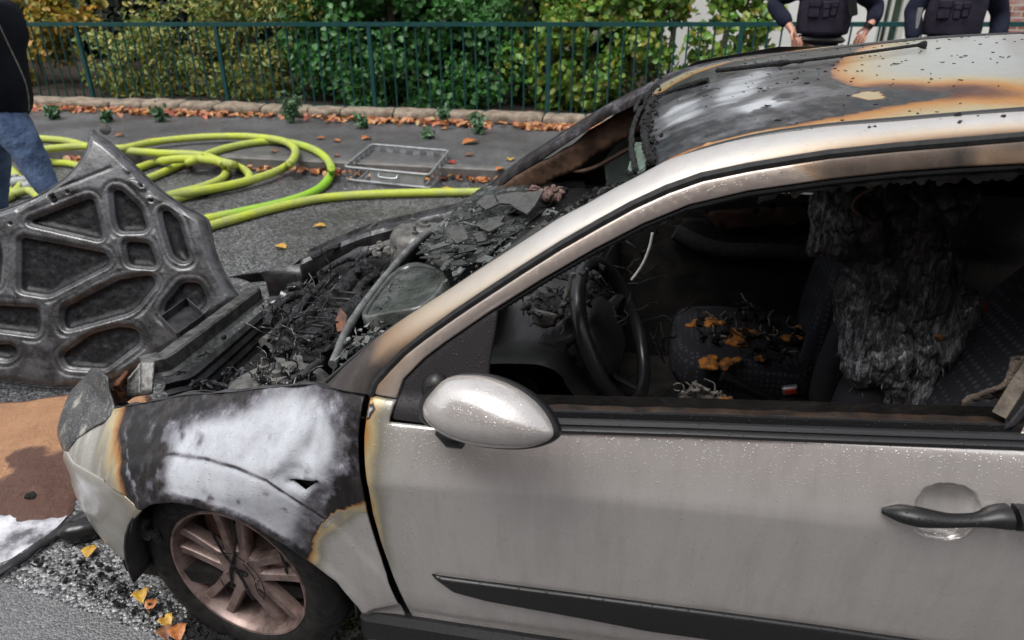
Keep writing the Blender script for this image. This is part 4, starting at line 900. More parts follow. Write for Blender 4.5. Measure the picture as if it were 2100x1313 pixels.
band, LOWC, UPC = frame_band(-1, "side_frame", paint("silver_paint_smoked", [(0, (.43, .42, .41)), (.3, (.36, .30, .23)), (.5, (.24, .16, .10)), (.65, (.05, .042, .04)), (1, (.03, .028, .028))], [(0, .5), (1, .55)], [(0, .5), (.5, .3), (1, .1)], amp=.04, nscale=14, dens=.5, dstr=.3, dsc=250, coat=.04), car, heat_band)
m = MB(); m.tube(np.array([hs((q[0] + 1, q[1] + 1)) + np.array([0, .007, .001]) for q in GAP]), .0095, 8); m.build("dark_gap_strip", M_blackrub, car)  # black tube added to draw the dark gap between pillar and door frame
frame_band(1, "side_frame", M_fender, car, lambda x, t: np.clip(.72 + .2 * fbm(p3(x, t), 8, 3) + .12 * sst(.5, .2, t) - .66 * sst(1.25, 1.7, x), 0, 1))
# ---------------- roof
RZ = [(.5, 1.03), (.7, 1.14), (.85, 1.232), (.98, 1.303), (1.04, 1.337), (1.1, 1.36), (1.18, 1.382), (1.28, 1.400), (1.39, 1.414), (1.49, 1.427), (1.59, 1.440), (1.8, 1.466), (2.2, 1.488), (2.6, 1.46), (2.8, 1.42)]
_rz = smooth_pl(RZ, 2)
def zroof(x, y): return np.interp(x, _rz[:, 0], _rz[:, 1]) + .036 * (1 - np.minimum(1.3, np.abs(np.asarray(y) / .56)) ** 2.2) 
def froof(P): return zroof(P[:, 0], P[:, 1]) - P[:, 2] - 1e3 * (np.abs(P[:, 1]) > .75) - 1e3 * (P[:, 0] < .45)
def hr_(q):
    for k in range(25):
        try: return osurf((q[0], q[1] + k), froof)
        except ValueError: pass
    raise ValueError(q)
def rxy(*qs): return [tuple(hr_(q)[:2]) for q in qs]
DITCH = [(1352, 344), (1372, 333), (1414, 316), (1486, 293), (1581, 275), (1700, 258), (1836, 247), (1970, 234), (2098, 225)]
dl = np.array([oy(-y_ + .004, q) for q, y_ in zip(DITCH, [.545, .546, .547, .55, .552, .555, .558, .561, .566])])
dx_ = np.r_[dl[:, 0], 1.9, 2.3, 2.75]; dy_ = np.r_[dl[:, 1], -.565, -.56, -.54]
FRONT = rxy((1343, 330), (1332, 295), (1329, 270), (1329, 250), (1334, 228), (1342, 210), (1350, 203))
fr_half = [(x_, y_) for x_, y_ in FRONT if y_ < .05]
fr_full = fr_half + [(x_, -y_) for x_, y_ in fr_half[::-1]]
roof_poly = [(a, b) for a, b in zip(dx_, dy_)][::-1] + fr_full + [(a, -b) for a, b in zip(dx_, dy_)]
RB = [(1300, 360), (1352, 338), (1405, 312), (1480, 289), (1600, 263), (1720, 237), (1830, 216), (1900, 206), (1955, 196), (1905, 190), (1812, 183), (1755, 180), (1722, 170), (1697, 150), (1716, 124), (1762, 100), (1775, 92), (1700, 95), (1560, 112), (1460, 140), (1340, 200), (1300, 260)]
RW = [[(1455, 222), (1470, 190), (1500, 160), (1560, 141), (1588, 142), (1560, 170), (1545, 195), (1510, 210)], [(1356, 245), (1380, 215), (1430, 205), (1440, 230), (1410, 250), (1365, 262)], [(1500, 228), (1560, 205), (1640, 190), (1660, 196), (1600, 215), (1540, 232)]]
_hrf = heatfn(RB, RW, fade=.12, floor=.73, peak=.97, wob=.012, toxy=lambda L: rxy(*L))
_tong = np.array(rxy((1810, 186), (1900, 190), (2000, 185), (2100, 192))); _pl1 = np.array(rxy((1742, 196), (1775, 187), (1808, 190), (1816, 203), (1780, 206)))
_w1 = [np.array(rxy(*q)) for q in RW]; _df = np.stack([dx_, dy_], 1)
_ovals = [np.array(rxy(*q)) for q in ([(1585, 203), (1610, 190), (1650, 188), (1665, 198), (1630, 208), (1595, 210)], [(1540, 228), (1570, 217), (1595, 222), (1590, 232), (1555, 235)], [(1560, 180), (1580, 172), (1598, 178), (1585, 186)])]
def heat_roof(x, y):
    P = np.stack([x, y], 1); q = p3(x, y); h = _hrf(x, y); Pw_ = P + .01 * np.stack([fbm(q, 9, 2), fbm(q, 9, 5)], 1)
    tn = dseg(Pw_, _tong, False); h = np.maximum(h, .61 * np.exp(-(tn / .12) ** 2) * sst(2.0, 1.45, x) * (1 + .1 * fbm(q, 6, 2)))
    h = h + .17 * np.exp(-np.abs(y - .5) / .05) * (h < .5) * sst(2.2, 1.6, x) + .05 * np.clip(fbm(q, 3, 3), -.2, 1) * (h < .4)
    h = np.where((sdist(P, _pl1) < 0), .28, h)
    for o_ in _ovals: h = np.where(sdist(P, o_) < 0, .77 , h)
    edge = dseg(P, _df[:10], False); h = np.where((h > .56) & (edge < .03), np.minimum(h, .56 + .2 * sst(.012, .03, edge)), h)
    h = np.where((edge < .016) & (x > 1.06) & (y < 0), np.minimum(h, .34 + .1 * fbm(q, 20, 3)), h)
    st = fbm(np.stack([x * .6 + y, y * 5, x * 0], 1), 7, 8, 4); h = np.where(h > .70, h + .13 * np.clip(st, -.3, 1) * sst(1.7, 1.1, x), h)
    return np.clip(h, 0, 1)
V2, F, d = fill2d(roof_poly, (), .0105, (.004, .010)); x, y = V2[:, 0], V2[:, 1]
zz = zroof(x, y) - roll(d, .009); q = p3(x, y); bl_ = sst(1.55, 1.1, x)
zz = zz + bl_ * .006 * fbm(q, 5, 3) + bl_ * .0025 * fbm(q, 16, 5)
for o_ in _ovals + [_w1[0]]: zz = zz - .004 * sst(.03, -.03, sdist(V2, o_))
hh = heat_roof(x, y)
roof = mesh("roof", np.stack([x, y, zz], 1), F, M_roof, car, True, {'burnt': hh}, solid=None)
# ditch strips, header crust, aerial, flakes of ash
for sg in (1, -1):
    m = MB(); xs = np.linspace(dx_[0] + .002, 2.4, 60); yy = np.interp(xs, dx_, dy_) - .006; z_ = np.interp(xs, _rz[:, 0], _rz[:, 1]) + .003
    rows = [[(a, (b + o) * sg, c + e) for o, e in ((-.013, -.012), (-.0125, .000), (-.008, .0045), (.001, .0050), (.006, .0), (.006, -.012))] for a, b, c in zip(xs, yy, z_)]
    m.loft(np.array(rows)); m.build("roof_strip", M_seal, car, autos=45)
ff = np.array([(a, b) for a, b in FRONT if b < .2]); ff = smooth_pl(ff, 2); ff = np.vstack([ff, [(a, -b) for a, b in ff[::-1] if b < 0]]) if ff[-1][1] < .05 else np.vstack([ff, [(a, -b) for a, b in ff[::-1] if -b > ff[-1][1]]])
ff = resample(ff, .006, False); P_ = np.c_[ff[:, 0] - .006, ff[:, 1], zroof(ff[:, 0], ff[:, 1]) - .004]
m = MB(); m.tube(P_, .0105, 9); V, F, A = m.arr(); V = V + .009 * np.stack([fbm(V, 60, k, 3) for k in (3, 7, 11)], 1)
mesh("windscreen_seal", V, F, M_char, car)
P2 = P_ + np.array([-.030, 0, -.020]); m = MB(); m.tube(P2, .007, 8); V, F, A = m.arr(); V = V + .004 * np.stack([fbm(V, 40, k, 3) for k in (3, 7, 11)], 1); mesh("windscreen_seal", V, F, M_char, car)
m = MB()
for k in range(240):
    if k < 110: b = UPC[int(R_.randint(62, 82))] + R_.normal(0, .009, 3) + np.array([-.008, .012, .004])
    else: i = int(R_.randint(0, len(P_))); b = P_[i] + R_.normal(0, .010, 3) + np.array([.008, 0, .008])
    m.blob(b, R_.uniform(.002, .006, 3), rrot(), 5, .5, 90, k)
sc_ = m.build("seal_crust", M_char, car); sc_['kind'] = 'stuff'
# glass remnants hanging on at the pillar
m = MB(); pe = UPC[18:80]; inn = []
for i, p_ in enumerate(pe): inn.append(p_ + np.array([-.012 - .022 * sst(.15, .9, i / 61.), .014 + .045 * (sst(.1, .95, i / 61.)) * (1 + .5 * fbm(np.array([[i * .3, 0, 0]]), 1, 4)[0]), -.016]))
rows = [[a + np.array([0, .002, -.001]), a + np.array([0, .012, -.004]), (a + b) / 2 + np.array([0, .004, -.002]), b] for a, b in zip(pe, inn)]; m.loft(np.array(rows)); V, F, A = m.arr(); V = V + .003 * np.stack([fbm(V, 60, k, 3) for k in (1, 5, 9)], 1)
mesh("windscreen_remnant", V, F, M_shard, car, solid=.005)
gq = [(1302, 296), (1318, 296), (1334, 312), (1338, 334), (1320, 352), (1300, 362), (1290, 352), (1296, 330), (1292, 312)]
m = MB(); m.plate([opl(q, UPC[72] + np.array([-.02, .03, -.02]), (-.55, .05, .83)) for q in gq], .006); m.build("windscreen_remnant", M_clearglass, car, smooth=False)
m = MB(); m.tube(np.array([p_ + np.array([-.006, .006, .001]) for p_ in UPC[:86]]), .0055, 8); m.build("pillar_seal", M_seal, car)
ap = [hr_(q) for q in ((1469, 152), (1520, 147), (1614, 136), (1700, 126), (1800, 112), (1870, 102), (1897, 99))]; ap = smooth_pl(np.array(ap) + np.array([0, 0, .009]), 2); m = MB(); rr_ = np.interp(np.linspace(0, 1, len(ap)), [0, .3, .33, .36, .85, .9, 1], [.006, .006, .009, .004, .004, .009, .009]); m.tube(ap, rr_, 8); m.build("aerial", M_char, car)
ap = [hr_(q) for q in ((1352, 199), (1400, 182), (1450, 169))]; m = MB(); m.tube(smooth_pl(np.array(ap) + np.array([0, 0, .005]), 2), .007, 8); m.build("roof_bead", M_char, car, disp=(.004, 50, 3))
m = MB(); rs = np.random.RandomState(5)
for k in range(360):
    x_ = rs.uniform(1.02, 2.1); y_ = rs.uniform(-.53, .53)
    if x_ > 1.6 and rs.rand() < .3: continue
    s_ = rs.uniform(.0009, .0030) * (2.6 if rs.rand() < .07 else 1); x_, y_ = (x_ + .05 * math.sin(y_ * 19), y_ + .06 * math.sin(x_ * 13)); y_ = max(-.53, min(.53, y_)); c_ = np.array([x_, y_, float(zroof(x_, y_)) + .0015]); nv = rs.randint(4, 7); aa = np.sort(rs.uniform(0, 6.28, nv)); r_ = rs.uniform(.5, 1.3, nv); m.plate([c_ + np.array([s_ * 1.9 * r * math.cos(t), s_ * r * math.sin(t), s_ * .3 * math.sin(t * 2)]) for r, t in zip(r_, aa)], .0015, (0, 0, 1))
for k in range(26):
    i = rs.randint(70, 150); t_ = rs.uniform(.5, .9); p_ = LOWC[i] * (1 - t_) + UPC[i] * t_; s_ = rs.uniform(.0012, .004); m.box(p_ + np.array([0, -.012, .012]), (s_ * 1.4, s_, s_ * .8), rrot())
fl = m.build("ash_flakes", M_char, roof, smooth=False); fl['kind'] = 'stuff'
# ---------------- rest of the shell: rear quarter, tailgate, far door, sills, floor
q_poly = [(1.825, .2), (1.83, .92), (1.85, .96), (2.55, 1.0), (3.05, 1.0), (3.2, .95), (3.3, .75), (3.3, .4), (3.25, .25), (2.99, .25)] + [(2.615 + .33 * math.cos(t), .29 + .33 * math.sin(t)) for t in np.linspace(-.1, math.pi + .1, 20)] + [(2.2, .2)]
for mi in (False, True): side_panel("rear_quarter", q_poly, M_paint, car, res=.05, mirror=mi, rings=(), solid=.01)
m = MB(); m.box((1.15, .715, .84), (.68, .035, .075), None, .02); m.build("far_sill", M_dark, car)
side_panel("door", [(.45, .2), (1.80, .2), (1.81, .90), (.45, .858)], M_dark, car, res=.05, mirror=True, rings=(), solid=.05, off=-.0)
for sg in (1, -1):
    for pts, nm in (([(1.80, .93), (1.86, 1.43), (2.5, 1.43), (2.85, .95)], "rear_side_window"),) + ((([(.55, .89), (.62, .95), (.98, 1.30), (1.1, 1.38), (1.35, 1.43), (1.80, 1.445), (1.84, .92)], "side_window"),) if sg > 0 else ()):
        m = MB(); P_ = [(a, sg * (w(np.array([a]), np.array([b]))[0] - .02), b) for a, b in pts]; m.plate(P_, .005, (0, sg, 0)); m.build(nm, M_sootglass, car, smooth=False)
    m = MB(); m.tube([(1.80, sg * .775, .93), (1.86, sg * .69, 1.2), (1.90, sg * .63, 1.39)], .035, 10); m.build("door_pillar", M_paint, car)
    m = MB(); m.tube(smooth_pl(np.array([(2.4, sg * .61, 1.40), (2.7, sg * .66, 1.25), (2.95, sg * .70, 1.02), (3.1, sg * .72, .98)]), 2), .06, 10); m.build("rear_pillar", M_paint, car)
    m = MB(); m.box((1.1, sg * .76, .19), (.75, .05, .045), bev=.015); m.build("sill", M_blackplast if sg < 0 else M_paint, car, autos=40)
m = MB(); rows = [[(x_, y_, z_) for y_ in np.linspace(-.6, .6, 9)] for x_, z_ in ((2.72, 1.44), (2.95, 1.2), (3.12, 1.0))]; m.loft(np.array(rows)); m.build("rear_window", M_sootglass, car, solid=.006)
m = MB(); rows = [[(x_ - .1 * (abs(y_) / .7) ** 3, y_, z_) for y_ in np.linspace(-.72, .72, 13)] for x_, z_ in ((3.12, 1.0), (3.2, .97), (3.33, .75), (3.36, .62), (3.46, .55), (3.46, .4), (3.40, .25))]; m.loft(np.array(rows)); m.build("tailgate", M_paint, car, solid=.01)
m = MB(); m.box((1.4, 0, .20), (1.75, .74, .02)); m.build("floor_pan", M_dark, car, smooth=False)
m = MB(); xs = np.linspace(.98, 2.7, 40); m.loft(np.array([[(a, .69, float(zroof(a, 0)) - .22), (a, .62, float(zroof(a, 0)) - .10), (a, .50, float(zroof(a, 0)) - .045)] for a in xs])); m.build("cantrail_lining", M_dark, car)
# ---------------- wheels
def wheel(C, n, flat=True, rust=True, name="wheel", dy=0., fy=None):
    n = np.asarray(n, float); n /= np.linalg.norm(n); e2 = np.array([0, 0, 1.]); e1 = np.cross(e2, n); e1 /= np.linalg.norm(e1); B = np.stack([e1, e2, n], 1)
    t = link(bpy.data.objects.new(name, None)); t.parent = car; t.location = C - base_of(car); t.empty_display_size = .1
    def toW(v): return np.asarray(v) @ B.T + C
    # tyre
    m = MB(); prof = [(.198, -.005), (.203, .004), (.215, .014), (.245, .020), (.272, .012), (.290, -.010), (.293, -.05), (.293, -.14), (.285, -.175), (.25, -.19), (.2, -.18)]
    m.lathe(prof, (0, 0, 0), (0, 0, 1), 72); V, F, A = m.arr(); Wp = toW(V)
    if flat:
        zf = .006; low = np.maximum(0, zf - Wp[:, 2]); Wp[:, 2] = np.maximum(Wp[:, 2], zf + .02 * np.clip(.1 - low, 0, .05)); sgn = np.where(V[:, 2] > -.09, 1., -1.); Wp += (n * .8)[None] * (sgn * np.minimum(low, .07) * .55)[:, None]
        Wp += .004 * np.stack([fbm(Wp, 20, k, 3) for k in (1, 4, 7)], 1)
    mesh("tyre", Wp, F, M_tyre, t)
    m = MB(); m.lathe([(.199, -.012), (.2055, -.004), (.2055, .004), (.2015, .0075), (.1965, .0055), (.193, -.003), (.1885, -.012), (.184, -.05), (.178, -.12), (.186, -.17)], (0, 0, 0), (0, 0, 1), 96); m.lathe([(0, -.12), (.178, -.12)], (0, 0, 0), (0, 0, 1), 32)
    # hub and five double spokes
    m.lathe([(.075, -.075), (.072, -.022), (.066, -.012), (.050, -.008), (.036, -.0105), (0, -.0105)], (0, 0, 0), (0, 0, 1), 48)
    for k in range(5):
        th = rad(90 + 72 * k) + .04
        for sd in (-1, 1):
            rows = []
            for r_, off, wd, z_ in ((.045, .020, .020, -.010), (.075, .0225, .0135, -.010), (.11, .0265, .0135, -.012), (.15, .031, .014, -.013), (.178, .034, .0145, -.012), (.194, .036, .015, -.010)):
                o_ = off * sd; rows.append([(r_, o_ - wd, z_ - .030), (r_, o_ - wd, z_ - .006), (r_, o_ - wd * .72, z_), (r_, o_ + wd * .72, z_), (r_, o_ + wd, z_ - .006), (r_, o_ + wd, z_ - .030)])
            R3 = np.array(rows) @ Rz(th).T; m.loft(R3, closed=True, caps=True)
        rows = [[(r_, -o_, z_ - .024), (r_, o_, z_ - .024), (r_, o_, z_ - .03), (r_, -o_, z_ - .03)] for r_, o_, z_ in ((.06, .02, -.01), (.12, .028, -.012), (.13, .03, -.012))]; m.loft(np.array(rows) @ Rz(th).T, closed=True, caps=True)
        a_ = th + rad(36); m.lathe([(0, .004), (.0045, .004), (.0048, -.004), (.0085, -.004), (.0085, -.006)], np.array([math.cos(a_) * .050, math.sin(a_) * .050, -.008]), (0, 0, 1), 12)
    V, F, A = m.arr(); mesh("rim", toW(V), F, M_rim if rust else M_alu, t, autos=35)
    return t, toW, B
st = rad(-8); wn_ = np.array([math.sin(st), -math.cos(st), 0.]); WC = oy(-.768, (489, 1178)); WC[2] = max(WC[2], .226)
wt_, toW, WB = wheel(WC, wn_)
hubT = toW([(0, 0, -.0095)])[0]
m = MB(); ov = np.array([(.021 * math.cos(t), .0125 * math.sin(t) - .004, -.0085) for t in np.linspace(0, 6.283, 29)[:-1]]); m.plate(toW(ov), .003, wn_); cap = m.build("hub_badge", M_blackplast, wt_, smooth=False)
cu = bpy.data.curves.new("badge_lettering", 'FONT'); cu.body = "Ford"; cu.size = .0165; cu.align_x = 'CENTER'; cu.align_y = 'CENTER'; cu.shear = .3; cu.extrude = .0004
to_ = link(bpy.data.objects.new("badge_text_source", cu)); bpy.context.view_layer.update(); me_ = bpy.data.meshes.new_from_object(to_.evaluated_get(bpy.context.evaluated_depsgraph_get())); bpy.data.objects.remove(to_)
to_ = link(bpy.data.objects.new("badge_lettering", me_)); me_.materials.clear(); me_.materials.append(M_greymetal); to_.parent = cap
Mx = Matrix([[*r_] for r_ in np.c_[WB, toW([(0, -.004, -.0078)])[0] - base_of(cap)]] + [[0, 0, 0, 1]]); to_.matrix_local = Mx
m = MB()
for a0_, pts in ((0, [(.02, .19), (.015, .12), (-.005, .055), (-.03, .0), (-.035, -.06)]), (1, [(-.055, .13), (-.04, .06), (.0, .0), (.022, -.07), (.03, -.085)]), (2, [(.135, .14), (.15, .085), (.155, .05)]), (3, [(.0, .06), (.05, .03), (.075, -.04), (.05, -.09)]), (4, [(-.05, .05), (-.01, .065), (.01, .06)]), (5, [(.02, .04), (.045, .0), (.04, -.05), (.07, -.08)]), (6, [(-.075, -.02), (-.06, -.06), (-.05, -.10)])):
    pp = smooth_pl(np.array([(a, b, -.004 + .003 * math.sin(a * 90)) for a, b in pts]), 2); r_ = np.interp(np.linspace(0, 1, len(pp)), [0, .3, .7, 1], [.0035, .003, .0042, .002]) * (1.0 if a0_ < 3 else .35); m.tube(toW(pp), r_, 6)
m.build("melted_drips", M_char, wt_, disp=(.002, 120, 2))
m = MB(); m.lathe([(0, -.06), (.14, -.06), (.14, -.075), (0, -.075)], (0, 0, -.03), (0, 0, 1), 40); m.box((-.09, .07, -.085), (.045, .06, .03), bev=.01); V, F, A = m.arr(); mesh("brake_disc", toW(V), F, M_rust, wt_, autos=40)
wheel(np.array([WC[0], -WC[1], .24]), (0, 1, 0)); wheel(np.array([2.615, -.77, .30]), (0, -1, 0), flat=False, rust=False); wheel(np.array([2.615, .77, .30]), (0, 1, 0), flat=False, rust=False)
# melted liner scrap at the front of the arch
m = MB(); a_ = [oy(-.76, q) for q in ((300, 1060), (296, 1082), (305, 1097), (318, 1088), (324, 1098), (326, 1112))]; m.tube(smooth_pl(np.array(a_), 2), np.interp(np.linspace(0, 1, len(smooth_pl(np.array(a_), 2))), [0, .4, 1], [.012, .016, .006]), 9); m.build("melted_liner", M_char, car, disp=(.006, 50, 3))
# ------------------------------------------------------------------ front end: lock carrier, engine bay, bulkhead
def zs(L): return np.array([oz(z, (a, b)) for a, b, z in L])
top_e = zs([(292, 745, .66), (318, 738, .66), (344, 735, .655), (387, 703, .642), (458, 650, .605), (500, 618, .578), (534, 592, .556)])
top_e = smooth_pl(top_e, 2); rows = []
for i, p_ in enumerate(top_e):
    t = top_e[min(i + 1, len(top_e) - 1)] - top_e[max(i - 1, 0)]; f_ = np.array([-abs(t[1]), t[0] * np.sign(t[1]), 0]); f_ /= np.linalg.norm(f_)
    nz = .003 * fbm(p_[None], 20, 3)[0]
    rows.append([p_ + f_ * .050 + np.array([0, 0, -.012]), p_ + f_ * .045 + np.array([0, 0, .002 + nz]), p_ + f_ * .006 + np.array([0, 0, .004 + nz]), p_ + np.array([0, 0, -.002]), p_ - f_ * .002 + np.array([0, 0, -.042]), p_ - f_ * .012 + np.array([0, 0, -.050]), p_ + f_ * .03 + np.array([0, 0, -.055])])
M_beam = N("scaled_steel_beam"); _n = M_beam.noise(16, 6, .7); M_beam.set(Base_Color=M_beam.ramp(_n, [(.32, (.016, .016, .016)), (.45, (.06, .06, .058)), (.56, (.13, .13, .127)), (.66, (.05, .047, .044)), (.76, (.12, .045, .02))]), Roughness=.45, Metallic=.45); M_beam.nrm(M_beam.bump(M_beam.noise(70, 5, .7), .5, .004)); M_beam = M_beam.m
m = MB(); m.loft(np.array(rows), closed=True, caps=True); m.build("front_crossmember", M_beam, car, autos=35)
for ul_ in ([(262, 775, .635), (290, 742, .66), (292, 812, .59), (261, 818, .57)], [(290, 742, .66), (318, 741, .66), (313, 806, .60), (291, 813, .59)]):
    V2, F, d = fill2d([(0, 0), (1, 0), (1, 1), (0, 1)], (), .12, ()); c4 = zs(ul_); Vq = np.array([(c4[0] * (1 - a) + c4[1] * a) * (1 - b) + (c4[3] * (1 - a) + c4[2] * a) * b for a, b in V2]); Vq += .004 * np.stack([fbm(Vq, 30, k, 3) for k in (1, 4, 7)], 1); mesh("carrier_upright", Vq, F, M_beam, car, solid=.006)
m = MB(); c_ = oz(.60, (247, 795)); m.box(c_ + np.array([0, 0, -.01]), (.026, .03, .03), None, .01); m.box(c_ + np.array([.015, .0, .02]), (.008, .03, .018), Rx(.3), .003); m.build("headlight_bracket", plain("rust_flecked_soot", (.012, .011, .011), .6, bump=(80, .8, .01), col2=(.17, .07, .035), nsc=34), car, disp=(.008, 40, 3))
# latch tray lying in front of the beam
lt = zs([(335, 665, .60), (385, 627, .57), (420, 660, .575), (368, 700, .60)]); m = MB(); m.plate(lt, .004)
for a, b in ((0, 1), (1, 2), (3, 0), (2, 3)): m.plate([lt[a], lt[b], lt[b] + np.array([0, 0, .03]), lt[a] + np.array([0, 0, .03])], .004)
m.build("lock_tray", M_steel, car, smooth=False)
m = MB(); rows = [[p_ + np.array([.045, 0, -.05 - .018 * k + .006 * (k % 2)]) + np.array([.012 * (k % 2), 0, 0]) for p_ in top_e] for k in range(16)]; m.loft(np.array(rows)); m.build("radiator", M_steel, car, smooth=False, solid=.004)
# bay walls
m = MB(); m.box((-.10, 0, .33), (.46, .62, .02)); m.box((.30, 0, .50), (.02, .70, .22)); m.build("bay_floor", M_dark, car, smooth=False)
for sg in (-1, 1):
    m = MB(); xs = np.linspace(-.52, .30, 16); rows = [[(x_, sg * (w(np.array([x_]), np.array([interp(x_, T_T)]))[0] - .06), interp(x_, T_T) - .03), (x_, sg * .60 * min(1, (.95 + x_ * .3)), interp(x_, T_T) - .09), (x_, sg * .50, .36)] for x_ in xs]; V = np.array(rows); m.loft(V); V, F, A = m.arr(); V = V + .012 * np.stack([fbm(V, 12, k, 3) for k in (2, 5, 8)], 1); mesh("inner_wing", V, F, M_steel, car, solid=.004)
def tower(c, name="strut_tower"):
    m = MB(); m.lathe([(.155, -.16), (.14, -.03), (.125, -.008), (.11, .002), (.07, .008), (.062, .004), (.055, .010), (.04, .014), (.034, .008), (.026, .008), (.024, .02), (.012, .022), (.011, .035), (0, .036)], c, (0, .0, 1), 40)
    for k in range(3): a = rad(120 * k + 20); m.lathe([(.014, .0), (.014, .012), (.007, .014), (.006, .034), (0, .035)], c + np.array([math.cos(a) * .085, math.sin(a) * .085, .004]), (0, 0, 1), 8)
    return m.build(name, M_greymetal, car, disp=(.003, 30, 4), autos=40)
tower(oz(.70, (570, 786)))
tower(oz(.745, (872, 468)))
# engine: cam cover, intake runners, melted plastic
EZ = .60
ec = oz(EZ, (665, 640)); ed = oz(EZ, (770, 540)) - oz(EZ, (590, 715)); ed /= np.linalg.norm(ed); ang = math.atan2(ed[1], ed[0])
eng = thing("x", "x", "x"); bpy.data.objects.remove(eng)
m = MB(); Mz = Rz(ang); m.box(ec + np.array([.05, 0, -.06]), (.27, .13, .06), Mz, .02); m.box(ec + np.array([.03, 0, -.17]), (.3, .2, .10), Mz, .02)
eng = m.build("engine_block", M_char, car, disp=(.008, 22, 3), autos=50)
m = MB(); rc = oz(.648, (672, 652)); m.box(rc, (.17, .045, .022), Mz, .012)
for k in range(7): m.box(rc + Mz @ np.array([-.15 + .05 * k, 0, .022]), (.008, .040, .006), Mz, .003)
for k in range(4): m.lathe([(.0, .03), (.010, .03), (.013, .02), (.013, 0)], rc + Mz @ np.array([-.12 + .08 * k, .025, .018]), (0, 0, 1), 12)
rcv = m.build("rocker_cover", M_wetchar, eng, disp=(.005, 40, 6), autos=50)
m = MB(); fc = oz(.66, (748, 548)); m.lathe([(.0, .012), (.02, .012), (.034, .006), (.036, -.004), (.045, -.006), (.045, -.04)], fc, (0, .1, 1), 24); m.build("filler_cap", M_char, eng, disp=(.003, 60, 2), autos=50)
m = MB(); bc = oz(.62, (640, 735)); m.box(bc, (.06, .05, .035), Rz(ang + .2), .008); m.lathe([(0, .02), (.012, .02), (.014, .0)], bc + np.array([.02, .02, .035]), (0, 0, 1), 12); m.build("control_box", M_char, car, disp=(.006, 40, 2), autos=50)
m = MB(); ac = oz(.60, (575, 705)); m.lathe([(0, .05), (.035, .05), (.05, .04), (.052, -.04), (.03, -.05)], ac, (.3, .8, .2), 22); m.build("alternator", M_greymetal, eng, disp=(.005, 50, 2), autos=50)
m = MB()
for k, (qs_, r_) in enumerate((([(556, 700, .645), (572, 672, .66), (600, 650, .668), (640, 600, .67), (690, 560, .665)], .012), ([(545, 672, .63), (556, 640, .655), (585, 612, .665), (612, 604, .66)], .014), ([(660, 560, .665), (700, 535, .67), (735, 528, .67), (770, 515, .67)], .011), ([(700, 690, .655), (680, 715, .66), (645, 725, .66), (610, 715, .655)], .010), ([(735, 560, .66), (728, 535, .695), (745, 522, .70), (752, 545, .67)], .008), ([(560, 735, .64), (590, 715, .655), (640, 700, .66), (690, 660, .665)], .008), ([(640, 530, .64), (690, 505, .66), (760, 480, .67), (820, 475, .67)], .010))):
    pt = smooth_pl(zs(qs_), 3); m.tube(pt + .003 * np.stack([fbm(pt, 40, k + q, 2) for q in (1, 3, 5)], 1), r_ * (1 + .18 * fbm(pt, 50, k, 2)), 9)
for k, (a, b, r_) in enumerate((((588, 690, .64), (745, 545, .655), .019), ((612, 712, .63), (775, 560, .65), .017), ((630, 655, .655), (720, 575, .66), .026), ((655, 700, .64), (745, 610, .655), .028), ((575, 655, .63), (640, 590, .64), .02), ((690, 715, .62), (760, 640, .64), .015))):
    p0, p1 = oz(a[2], a[:2]), oz(b[2], b[:2]); n_ = 14; pt = np.array([p0 + (p1 - p0) * t for t in np.linspace(0, 1, n_)]); m.tube(pt + .008 * np.stack([fbm(pt, 14, k + q, 2) for q in (1, 3, 5)], 1), r_ * (1 + .2 * fbm(pt, 30, k, 2)), 10)
m.build("cam_cover", plain("wet_charred_alloy", (.008, .008, .0085), .26, .2, bump=(90, 1., .012), col2=(.05, .051, .055), nsc=50, wet=.16, spec=.5), eng, disp=(.006, 40, 3))
for k, (q, z_, r_) in enumerate((((578, 620), .63, (.045, .05, .05)), ((560, 655), .60, (.04, .04, .05)), ((610, 598), .63, (.05, .035, .04)), ((640, 618), .64, (.05, .045, .035)), ((595, 640), .62, (.05, .05, .04)))):
    m = MB(); m.blob(oz(z_, q), np.array(r_) * .8, rrot(), 22, .8, 34, 40 + k); m.build("melted_manifold", M_wetchar, eng)
def scatter(name, poly, zr, n, mat, parent, seed, size=(.008, .03), kinds="btxw"):
    rs = np.random.RandomState(seed); random.seed(seed); m = MB(); P = np.array(poly, float); lo, hi = P.min(0), P.max(0); c = 0
    while c < n:
        q = rs.uniform(lo, hi)
        if not inpoly(q[None], poly)[0]: continue
        c += 1; p_ = oz(rs.uniform(*zr), q); s_ = rs.uniform(*size); k = kinds[rs.randint(len(kinds))]
        if k == 'b': m.blob(p_, s_ * rs.uniform(.5, 1.3, 3), rrot(), 9, .7, 1.2 / s_, c)
        elif k == 't':
            d_ = rs.normal(size=3) * np.array([1, 1, .4]); d_ /= np.linalg.norm(d_); pt = np.array([p_ + d_ * s_ * 3 * t + np.array([0, 0, .5 * s_ * math.sin(3.1 * t)]) for t in np.linspace(-.6, .6, 7)]); m.tube(pt + .3 * s_ * np.stack([fbm(pt, .6 / s_, c + j, 2) for j in range(3)], 1), s_ * .35, 7)
        elif k == 'x': m.box(p_, s_ * rs.uniform(.25, 1.2, 3), rrot(), .003)
        else:
            a_ = p_; pt = [a_]
            d_ = rs.normal(size=3)
            for j in range(8): d_ = d_ * .8 + rs.normal(size=3) * .6; a_ = a_ + d_ / np.linalg.norm(d_) * s_ * .8; pt.append(a_)
            m.tube(smooth_pl(np.array(pt), 1), .0022, 5)
    V, F, A = m.arr(); V = V + .25 * size[0] * np.stack([fbm(V, 60, j, 3) for j in (1, 5, 9)], 1)
    o = mesh(name, V, F, mat, parent, True); o['kind'] = 'stuff'; return o
